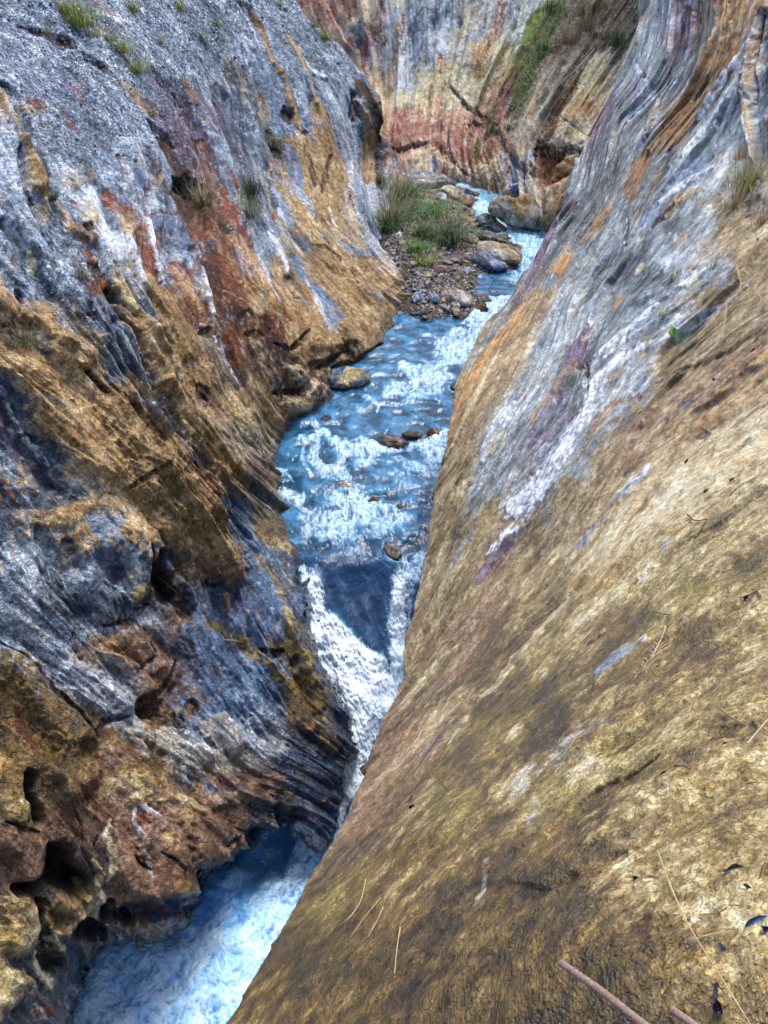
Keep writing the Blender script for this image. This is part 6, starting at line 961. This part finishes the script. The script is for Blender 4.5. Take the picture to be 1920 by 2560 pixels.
def tuft(surf, x, y, hpx, cols, label, n=160, dry=0, spread=.5, lean=.5, droop=.45, seed=0, name='grass_tuft', cat='grass', group=None, down=(0, 0, 0), wpx=1.6):
    P = on(surf, x, y); d_ = P @ FW; h = hpx * d_ / FOC * (1.6 if surf == 'G' else 1.35)
    root = bpy.data.objects.new(name, None); root.location = P - np.array([0, 0, .03]); put(root, None, label, cat, group); root.empty_display_size = .1
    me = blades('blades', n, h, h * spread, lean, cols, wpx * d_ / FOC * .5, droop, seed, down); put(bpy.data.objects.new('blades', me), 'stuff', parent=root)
    if dry:
        me = blades('dry_stems', dry, h * 1.35, h * spread * .8, lean * .7, DRY, wpx * .7 * d_ / FOC * .5, droop * .3, seed + 50, down, 1); put(bpy.data.objects.new('dry_stems', me), 'stuff', parent=root)
TU = [
 # surf, x, y(base), height px, palette, label, n, dry, spread
 ('L', 200, 62, 78, YG, 'big yellow green grass tuft on the scree, largest at the upper left', 300, 60, .75), ('L', 168, 30, 50, YG, 'green grass tuft just above left of the big scree tuft', 140, 20, .6), ('L', 240, 88, 26, YG, 'low grass tuft right below the big scree tuft', 80, 10, 1.2), ('L', 272, 98, 26, YG, 'low grass strip along the upper scree track', 90, 10, 1.2),
 ('L', 308, 130, 42, YG, 'grass tuft above the lowest of the row crossing the scree', 150, 25, .6), ('L', 342, 180, 48, YG, 'lowest bushy grass tuft of the row crossing the scree', 180, 35, .65), ('L', 382, 285, 26, YG, 'small pale grass tuft at the foot of the scree above the dark gully', 80, 20, .7), ('L', 335, 25, 36, YG, 'faint green grass patch at the top edge between two tufts', 120, 10, .8),
 ('L', 452, 22, 34, YG, 'green tuft touching the top edge in the middle of the scree', 110, 10, .6), ('L', 120, 82, 22, YG, 'thin pale grass above the dark crack in the scree', 60, 10, 1.0), ('L', 402, 108, 26, YG, 'small lone grass tuft right of the grey scree block', 60, 10, .6), ('L', 546, 62, 20, YG, 'tiny yellow tuft near the top of the blue rib', 60, 10, .6), ('L', 505, 92, 22, YG, 'tiny yellow green tuft left of the blue rib', 60, 8, .7), ('L', 558, 100, 20, YG, 'pale thin tuft below the tiny yellow tuft', 50, 10, .9),
 ('L', 812, 95, 34, YG, 'yellowish grass tuft on the skyline of the left crest', 140, 30, .9), ('L', 785, 65, 20, YG, 'small grass tuft higher on the left crest', 60, 10, .9), ('L', 700, 12, 22, YG, 'grass fringe at the top end of the left crest', 80, 20, 1.4), ('L', 605, 15, 20, GR, 'sparse dark grass beside the orange seam', 60, 5, 1.2),
 ('L', 478, 488, 46, DK, 'dark leafy plant in the shady hollow above the rust face', 150, 10, .9), ('L', 500, 510, 50, GR, 'grey green twiggy plant in the shady hollow', 150, 50, .9), ('L', 632, 480, 60, DK, 'thin green plants clinging to the slate face', 170, 20, .9), ('L', 620, 540, 50, GR, 'straggly plants low on the slate face', 150, 25, .8), ('L', 682, 375, 44, DK, 'dark green plants in the slate cleft', 110, 0, .7), ('L', 712, 280, 30, DK, 'small green plant beside the ochre seam', 70, 0, .8),
 ('L', 135, 495, 34, DK, 'green grass at the lower end of the tan spout', 110, 5, .9), ('L', 205, 690, 36, GR, 'dull bushy grass beside the red and white rocks', 130, 20, 1.0), ('L', 60, 850, 44, GR, 'grey brown dry grass mat on the tan shelf at the left edge', 260, 60, 1.3), ('L', 20, 860, 36, GR, 'dry grass at the left edge of the tan shelf', 140, 30, 1.2), ('L', 96, 768, 10, DK, 'tiny moss cushion on the tan shelf', 40, 0, 1.5), ('L', 950, 455, 50, DK, 'dark grass clump hanging under the left crest by the stream', 160, 10, .7),
 ('G', 975, 575, 82, GRN, 'tall grass clump with long dry stems against the left wall', 360, 110, .75), ('G', 1025, 545, 60, GRN, 'green grass clump between the dry stemmed clump and the bright patch', 260, 20, .8), ('G', 1078, 535, 55, BRT, 'brightest upper grass clump on the bar beside the brown boulder', 260, 0, .8), ('G', 1035, 490, 48, GRN, 'dull green grass below the large low boulder', 230, 30, 1.0), ('G', 1122, 610, 86, GRN, 'tall arching grass clump on the right side of the bar', 340, 40, .6),
 ('G', 1060, 590, 44, GRN, 'low grass in the middle of the bar around the red stone', 220, 20, 1.0), ('G', 1043, 632, 38, BRT, 'bright green low grass patch at the lower end of the bar grass', 260, 0, .9), ('G', 1055, 662, 30, YG, 'olive grass fringe below the bright green patch', 160, 10, 1.1), ('G', 1085, 660, 26, GR, 'thin dull grass right of the olive fringe', 110, 10, 1.0), ('G', 1140, 560, 40, DRY, 'pale dry grass behind the tall arching clump', 110, 30, .6), ('G', 1000, 500, 60, GRN, 'grass clump behind the tall dry stemmed clump', 220, 70, .7),
 ('B', 1540, 110, 56, GRN, 'arching green grass clump high on the back wall', 280, 30, .7), ('B', 1515, 95, 34, GR, 'grey green grass left of the arching clump on the back wall', 120, 30, .8), ('B', 1362, 125, 40, BRT, 'green grass clump on the upper mossy strip', 140, 0, .7), ('B', 1232, 320, 46, GR, 'hanging grass in the middle of the back wall overhang', 150, 20, .6), ('B', 1375, 25, 40, GRN, 'green grass at the top edge on the back wall', 160, 10, .9), ('B', 1272, 318, 26, DK, 'small mossy grass right of the hanging grass', 80, 0, .8),
 ('B', 1450, 40, 50, GR, 'dry brushy growth near the top of the back wall', 110, 40, 1.6), ('B', 1500, 20, 40, GR, 'dry brush at the top edge near the slab', 90, 30, 1.6), ('B', 1420, 110, 40, GR, 'thin dry brush left of the arching grass clump', 140, 50, 1.4), ('B', 1470, 75, 36, GR, 'tangled dry brush in the middle of the upper back wall', 140, 50, 1.4),
 ('R', 1868, 470, 80, YG, 'long grass clump with pale dead blades beside the dark outcrop', 300, 130, .6), ('R', 1835, 520, 50, DRY, 'spray of dead pale grass below the long clump', 60, 90, .8), ('R', 1845, 395, 34, DRY, 'brown dead grass above the long clump', 80, 40, .6), ('R', 1612, 192, 22, GRN, 'tiny green plant alone on the upper slab', 60, 0, .9), ('R', 1680, 700, 30, GR, 'faint thin plant on the upper slab', 50, 10, .8), ('R', 1783, 668, 30, GR, 'faint grey green plant right of the thin one on the slab', 60, 10, .9), ('R', 1664, 783, 14, YG, 'small olive moss cushion left above the leafy herb', 120, 0, 1.6), ('R', 1605, 1025, 16, YG, 'flat yellowish moss patch on the brown part of the slab', 80, 0, 1.6), ('R', 1905, 560, 50, DRY, 'dead grass spray at the right edge', 40, 60, .9),
]
for i, (sf, x, y, hp, cl, lab, n, dry, sprd) in enumerate(TU):
    tuft(sf, x, y, hp, cl, lab, n, dry, sprd, seed=i, lean=.85 if sf != 'B' else .5, droop=.7 if 'hanging' not in lab else 1.4, down=(0, -.15, 0) if sf in 'LB' else (0, 0, 0))
# moss strip on the back wall: short hanging fronds
it = []; V, F_, C_ = [], [], []; k0 = 0
for k in range(2600):
    pl = tp('O', [(1190, 40), (1110, 170), (1040, 290), (990, 400), (950, 520), (925, 630)]); t = random.random() * 5; i = min(int(t), 4); f = t - i
    x = pl[i][0] + (pl[i + 1][0] - pl[i][0]) * f + random.gauss(0, 13 - i); y = pl[i][1] + (pl[i + 1][1] - pl[i][1]) * f + random.gauss(0, 6)
    it.append((x, y))
Bq, Bx, By, Bdd = None, None, None, None
on('B', 1200, 200); Q, X_, Y_, D_ = _pc['B']
for x, y in it:
    j = int(np.clip(np.searchsorted(cols, x), 1, len(cols) - 1)) if False else None
    e = None
gx = np.array([p[0] for p in it]); gy = np.array([p[1] for p in it])
bcols = ow_b[2][0]; brows = ow_b[3][:, 0]; jj = np.clip(np.searchsorted(bcols, gx), 0, len(bcols) - 1); ii = np.clip(np.searchsorted(brows, gy), 0, len(brows) - 1); PB = ow_b[1][ii, jj]
for p in PB:
    c = random.choice([lin('#4c5c28'), lin('#5c6830'), lin('#344420'), lin('#6c6c38')]) * random.uniform(.5, 1.1); l = random.uniform(.08, .28); dx = random.uniform(-.08, .08); q0 = p + np.array([0, -.04, 0])
    for t in (0, .5, 1.0): V += [q0 + np.array([dx * t - .012 * (1 - t * .8), -.10 * t ** .5, -l * t + .05]), q0 + np.array([dx * t + .012 * (1 - t * .8), -.10 * t ** .5, -l * t + .05])]; C_ += [c] * 2
    F_ += [[k0, k0 + 1, k0 + 3, k0 + 2], [k0 + 2, k0 + 3, k0 + 5, k0 + 4]]; k0 += 6
me = raw_mesh('moss', V, np.array(F_), M_GRASS, True, {'Col': np.array(C_)}); put(bpy.data.objects.new('moss', me), 'stuff', 'hanging green moss strip on the back wall', 'moss')

# ================================================================== stems, twigs, leaves, steel bars near the camera
def tube(name, pts, r0, r1, col, sides=6, mat=None, rib=0):
    P = np.array(pts, float); n = len(P); V = []; tan = np.gradient(P, axis=0); tan /= np.linalg.norm(tan, axis=1)[:, None]; up = np.array([.2, .5, .84])
    for i in range(n):
        s1 = np.cross(tan[i], up); s1 /= np.linalg.norm(s1); s2 = np.cross(tan[i], s1); r = r0 + (r1 - r0) * i / (n - 1)
        if rib and i % 3 == 0: r *= 1 + rib
        V += [P[i] + r * (math.cos(a) * s1 + math.sin(a) * s2) for a in np.linspace(0, 2 * math.pi, sides, endpoint=False)]
    F_ = grid_faces(n, sides, True); V = np.array(V); cc = np.repeat(np.array(col)[None], len(V), 0) * (1 + .35 * n3((V * 40).astype(np.float32), 1, 3))[:, None]
    F_ = np.concatenate([F_, [[0, 1, 2, 3], [len(V) - 1, len(V) - 2, len(V) - 3, len(V) - 4]]]) if sides == 4 else F_
    return raw_mesh(name, V, F_, mat or M_GRASS, True, {'Col': np.clip(cc, 0, 1)})
def curve_pts(q, n):
    q = np.array(q, float); t = np.linspace(0, len(q) - 1, n); out = np.stack([np.interp(t, np.arange(len(q)), q[:, k]) for k in range(q.shape[1])], 1)
    for _ in range(3): out[1:-1] = .25 * out[:-2] + .5 * out[1:-1] + .25 * out[2:]
    return out
def stem(label, tile, pts, wpx, col, lift=.01, surf='R', name='dry_stem', cat='stem', n=None, taper=.5):
    q = tp(tile, pts); q = curve_pts(q, n or max(6, int(len(q) * 4))); P = []
    for i, (x, y) in enumerate(q):
        p = on(surf, min(x, 1925), min(y, 2570)); d_ = p @ FW; k = 1.0 + .0; P.append(at(x, y, d_ - lift * d_ ** .5))
    P = np.array(P)
    dl = np.array([p @ FW for p in P]); 
    for _ in range(4): dl[1:-1] = .25 * dl[:-2] + .5 * dl[1:-1] + .25 * dl[2:]
    P = P * (dl / np.array([p @ FW for p in P]))[:, None]
    r = wpx * dl.mean() / FOC * .38; c0 = P[0].copy()
    me = tube(name, P - c0, r, r * taper, col); o = bpy.data.objects.new(name, me); o.location = c0; put(o, None, label, cat); return o
STR, TWG, DTW = lin('#a4906c'), lin('#7a6850'), lin('#3a3034')
stem('long straw coloured stem running down to the lower right corner', 'K', [(745, 750), (800, 920), (880, 1120), (1000, 1380), (1180, 1660), (1330, 1900), (1480, 2140), (1560, 2260)], 7, STR, .03)
stem('short forked straw on the wet rock below the yellow leaf', 'K', [(1320, 1225), (1240, 1270), (1130, 1280)], 5, TWG); stem('thin curved twig left of the long straw, low on the wet rock', 'K', [(800, 1510), (880, 1450), (1010, 1420)], 4, TWG); stem('thin dark root curving under the straw stem', 'K', [(950, 1590), (1050, 1530), (1140, 1460)], 4, DTW)
stem('dark curved twig running into the lowest dark leaf', 'K', [(970, 1960), (1030, 2030), (1140, 2020), (1200, 1960)], 5, DTW); stem('straw piece pointing at the curled dark leaf', 'K', [(1260, 1400), (1330, 1395), (1400, 1400)], 6, STR); stem('thin straw piece just below the first one pointing at the dark leaf', 'K', [(1120, 1465), (1200, 1440), (1330, 1430)], 5, STR)
stem('short dark twig on the pale wet rock', 'K', [(1140, 305), (1200, 318)], 5, DTW); stem('curved dark twig near the upper right rock pool', 'K', [(1480, 200), (1520, 185), (1600, 190)], 4, DTW); stem('dark twig above the leaf litter crack', 'K', [(880, 50), (960, 45), (1010, 80)], 6, DTW)
stem('small arched twig right of the straw stem top', 'K', [(790, 900), (760, 950), (700, 985)], 4, TWG)
stem('crossed grey twig at the right edge, the longer one', 'I', [(1440, 840), (1500, 890), (1570, 925), (1659, 965)], 6, TWG, .03); stem('crossed grey twig at the right edge, the shorter one', 'I', [(1570, 1000), (1620, 940), (1659, 895)], 7, lin('#a09078'), .03); stem('dark branching twig on the olive rock', 'I', [(1540, 370), (1600, 350), (1640, 320)], 4, DTW); stem('dark forked root above the cream patch', 'I', [(1310, 10), (1340, 40), (1400, 30)], 5, DTW); stem('dark forked root hanging from the first one', 'I', [(1390, 40), (1370, 75), (1350, 110)], 4, DTW)
stem('thin dark twig in the middle of the right rock', 'I', [(1170, 430), (1210, 445), (1240, 440)], 3, DTW); stem('thin straw lying across the olive rock edge', 'I', [(1420, 880), (1390, 960), (1340, 1040), (1330, 1100)], 3, TWG)
stem('pale straw on the brown gravelly part of the slab', 'H', [(1310, 735), (1270, 775), (1200, 820), (1130, 860)], 4, STR, .03); stem('long thin dead stem reaching from the right edge across the slab', 'H', [(1659, 235), (1560, 290), (1450, 370), (1380, 450), (1260, 520)], 3.4, STR, .05); stem('arched thin dead stem over the upper slab', 'H', [(1520, 40), (1545, 110), (1530, 160), (1420, 210)], 3, STR, .05); stem('second thin dead stem beside the long one', 'H', [(1659, 210), (1600, 150), (1610, 120)], 3, STR, .05)
stem('hanging thin dead stem above the leafy herb', 'H', [(1480, 200), (1475, 280), (1460, 330)], 2.6, STR, .04); stem('thin straw at the left rim of the slab', 'T', [(1645, 560), (1570, 650), (1520, 720)], 3, STR); stem('pale bent straw on the dark rim rock', 'T', [(1580, 480), (1560, 580), (1500, 660), (1440, 690)], 4, STR, .02); stem('short pale stick near the slab rim', 'T', [(1655, 600), (1630, 660), (1590, 730)], 4, STR)
stem('dark twig at the left rim of the slab', 'J', [(100, 260), (60, 330), (10, 470)], 3, DTW); stem('fine dead grass head hanging on the olive rock', 'J', [(70, 690), (55, 780), (45, 890)], 6, lin('#9c8c6c'), .02); stem('fine straw on the olive rock above the grass head', 'J', [(75, 480), (30, 520), (0, 580)], 3, STR)
stem('faint thin root lying on the lower olive rock', 'J', [(1300, 1010), (1350, 1030), (1410, 1000)], 4, TWG); stem('thin root right of the straw stem', 'J', [(1380, 630), (1430, 630), (1490, 600)], 4, TWG)
stem('bare pale branch leaning down the back wall', 'O', [(1390, 290), (1290, 400), (1180, 500), (1070, 610)], 3, lin('#a8a090'), .1, 'B'); stem('second thinner branch beside the leaning one on the back wall', 'O', [(1380, 280), (1300, 360), (1240, 430)], 2.4, lin('#8c8474'), .1, 'B')
stem('straw lying in the lower left rock pool', 'E', [(965, 552), (1000, 553), (1045, 562)], 3, STR, .02, 'L'); stem('thin stick in the brown cavity of the left wall', 'E', [(680, 280), (720, 310), (790, 370)], 3, TWG, .02, 'L')
# dead grass seed head (one thing: stalk and plumes)
root = bpy.data.objects.new('seed_head', None); p0 = on('R', 1625, 1620); root.location = p0; put(root, None, 'feathery dead seed head lying beside the pale blue patch', 'seed head')
q = curve_pts(tp('I', [(1215, 490), (1190, 560), (1160, 620), (1120, 670), (1080, 715)]), 14); PP = np.array([on('R', x, y) * .99 for x, y in q]) - p0
put(bpy.data.objects.new('stalk', tube('stalk', PP, .0045, .002, STR)), parent=root)
pm = None
for i in range(2, 13):
    for sgn in (-1, 1):
        ax = PP[min(i + 1, 13)] - PP[i]; e = PP[i] - ax * 1.5 + np.array([sgn * .035, .0, sgn * .02]) + np.array([0, 0, .012]); put(bpy.data.objects.new('plume', tube('plume', [PP[i], (PP[i] + e) / 2 + [0, 0, .008], e], .0028, .0012, lin('#b09878'), 4)), parent=root)
# leaves
def leaf(label, x, y, lpx, wpx, ang, col, curl=.3, name='fallen_leaf', cat='leaf', rim=None, surf='R'):
    p = on(surf, x, y); d_ = p @ FW; l = lpx * d_ / FOC; w_ = wpx * d_ / FOC
    ex = np.array([1., 0, 0]); ey = np.array([0, SP, CP]); a = math.radians(ang); u_ = ex * math.cos(a) + ey * math.sin(a); v_ = -ex * math.sin(a) + ey * math.cos(a); nn = -FW; V, C_ = [], []
    NI, NJ = 15, 7; rr = random.Random(x)
    for i in range(NI):
        t = i / (NI - 1); ww = w_ * math.sin(math.pi * min(1, t * .97 + .03)) ** .75 * (1 - .25 * t)
        for j in range(NJ):
            s = (j / (NJ - 1) - .5) * 2
            zz = curl * l * (.35 * (t - .5) ** 2 * 2 + .45 * abs(s) ** 1.5 * (w_ / l)) + .006 + .03 * l * math.sin(9 * t + 3 * s + x); V.append(u_ * (t - .5) * l + v_ * (s * ww * .5 + .06 * l * math.sin(3 * t)) + nn * zz)
            c = np.array(col) * rr.uniform(.75, 1.25)
            if j == 3: c = c * .6
            if rim is not None and (abs(s) > .6 or (s > 0 and t > .35)): c = np.array(rim) * rr.uniform(.8, 1.2)
            C_.append(c)
    root = bpy.data.objects.new(name, None); root.location = p + nn * .004; put(root, None, label, cat); put(bpy.data.objects.new('leaf_blade', raw_mesh('leaf_blade', V, grid_faces(NI, NJ), M_LEAF, True, {'Col': np.array(C_)})), parent=root)
    st = [u_ * (-.5 - .35 * k / 3) * l + v_ * (.02 * l * k) + nn * (.006 + .002 * k) for k in range(4)]; put(bpy.data.objects.new('leaf_stalk', tube('leaf_stalk', st, l * .014, l * .009, np.array(col) * .6, 5)), parent=root)
M_LEAF = leaf_mat('dead_leaf', 0, 0, .35)
leaf('dark blackish leaf lying above the forked twigs at the right', 1825, 2163, 52, 22, 12, lin('#2c3448'), .5); leaf('upright yellow leaf with brown right half near the right edge', 1899, 2183, 84, 38, 262, lin('#c0ac70'), .3, rim=lin('#7a5648')); leaf('curled pink brown leaf caught on the wet rock', 1620, 2184, 40, 17, 5, lin('#b08478'), .6, rim=lin('#d8c89c')); leaf('small crumpled dark leaf left of the pink brown leaf', 1587, 2184, 30, 16, 150, lin('#343848'), .7)
leaf('large curled blue black leaf with a pale painted sheen at the right edge', 1872, 2292, 74, 26, 38, lin('#3a4c68'), .9, rim=lin('#8090a8')); leaf('crumpled blue black leaf touching the right edge', 1908, 2308, 44, 24, 155, lin('#1c2c48'), .9); leaf('slim grey blue leaf below the straw pieces', 1797, 2366, 52, 22, 288, lin('#5a6480'), .4); leaf('dark curled leaf low beside the long straw stem', 1781, 2500, 46, 26, 100, lin('#1c1c30'), .8); leaf('narrow purple leaf on top of the dark curled leaf', 1783, 2462, 56, 14, 95, lin('#544c64'), .3)  # the curled leaf's sheen is put into its rim colour
leaf('narrow dark leaf leading down to the curled blue black leaf', 1860, 2213, 40, 12, 312, lin('#34384c'), .4); leaf('dark leaf scrap in the crack above the pale rock', 1655, 1931, 34, 20, 20, lin('#23263a'), .7); leaf('small dark leaf scrap on the yellow olive rock', 1857, 1493, 18, 13, 60, lin('#14162a'), .7); leaf('blue black leaf scrap on the brown upper slab', 1783, 951, 17, 10, 330, lin('#1c2848'), .5); leaf('small brown leaf on the brown upper slab', 1880, 877, 20, 9, 20, lin('#5a3c30'), .5)
leaf('dark curled scrap at the rim of the slab', 1031, 2012, 16, 22, 80, lin('#2a1c30'), .6); leaf('dark oval scrap right of the seed head', 1640, 1665, 12, 8, 20, lin('#23202c'), .4); leaf('black scrap near the crossed twigs', 1806, 1852, 12, 8, 10, lin('#202024'), .4); leaf('dark slim leaf standing on the cream rock', 1712, 1155, 22, 9, 80, lin('#3a3438'), .5); leaf('brown scrap below the dark slim leaf', 1765, 1227, 24, 8, 20, lin('#3a2c28'), .5); leaf('dark scrap on the yellow rock under the cream patch', 1825, 1200, 20, 8, 45, lin('#2c2c34'), .5)
# leafy herb on the slab
root = bpy.data.objects.new('leafy_herb', None); p0 = on('R', 1688, 850); root.location = p0; d_ = p0 @ FW; put(root, None, 'bright green broad leaved herb growing alone on the slab', 'herb'); ul = d_ / FOC
for i in range(15):
    a = i * 2.4; rd = random.uniform(8, 24) * ul; tip = np.array([math.cos(a) * rd * 1.3, math.sin(a) * rd * .8 - .02, random.uniform(10, 32) * ul]); b0 = tip * .25; ax = tip - b0; sd_ = np.cross(ax, [0, -.6, .8]); sd_ /= np.linalg.norm(sd_); V, C_ = [], []; cg = random.choice(BRT + [lin('#7cb440')]) * random.uniform(.7, 1.3)
    for k in range(6):
        t = k / 5; wd = 6.5 * ul * math.sin(math.pi * min(.98, t + .03)) ** .7; c = b0 + ax * t + np.array([0, 0, -.3 * t * t * rd])
        for s in (-1, 0, 1): V.append(c + sd_ * s * wd + np.array([0, 0, .25 * abs(s) * wd])); C_.append(cg * (1.25 if s == 0 else 1))
    put(bpy.data.objects.new('leaf', raw_mesh('leaf', V, grid_faces(6, 3), M_GRASS, True, {'Col': np.array(C_)})), parent=root)
# rusty steel bars reaching in from the railing side
mr, nt, b = new_mat('rusty_steel'); tcn = nt.nodes.new('ShaderNodeTexCoord'); nn = noise_node(nt, tcn.outputs['Object'], 220, 5, .7); cr = nt.nodes.new('ShaderNodeValToRGB'); cr.color_ramp.elements[0].color = (.10, .05, .035, 1); cr.color_ramp.elements[0].position = .3; cr.color_ramp.elements[1].color = (.27, .19, .16, 1); cr.color_ramp.elements[1].position = .7
nt.links.new(nn.outputs[0], cr.inputs[0]); nt.links.new(cr.outputs[0], b.inputs['Base Color']); b.inputs['Roughness'].default_value = .7; bpn = nt.nodes.new('ShaderNodeBump'); bpn.inputs['Distance'].default_value = .001; nt.links.new(nn.outputs[0], bpn.inputs['Height']); nt.links.new(bpn.outputs[0], b.inputs['Normal'])
def bar(label, q, r):
    P = np.array([at(x, y, d) for x, y, d in q]); t = np.linspace(0, len(P) - 1, 150); P = np.stack([np.interp(t, np.arange(len(P)), P[:, k]) for k in range(3)], 1)
    for _ in range(12): P[1:-1] = .25 * P[:-2] + .5 * P[1:-1] + .25 * P[2:]
    c0 = P[0].copy(); me = tube('steel_bar', P - c0, r, r, (1, 1, 1), 10, mr, .09)
    bm = bmesh.new(); bm.from_mesh(me); bmesh.ops.holes_fill(bm, edges=[e for e in bm.edges if e.is_boundary]); bm.to_mesh(me); bm.free()
    o = bpy.data.objects.new('steel_bar', me); o.location = c0; put(o, None, label, 'steel bar')
bar('long rusty ribbed steel bar slanting in from the bottom edge', [(1403, 2408, 1.08), (1500, 2475, 1.02), (1610, 2562, .96), (1800, 2720, .88), (1900, 2850, .9), (1930, 3100, 1.15)], .0052)
bar('short rusty steel bar end at the bottom edge right of the long one', [(1680, 2524, 1.0), (1745, 2570, .97), (1850, 2660, .92), (1950, 2800, .92), (1990, 3050, 1.1)], .0052)
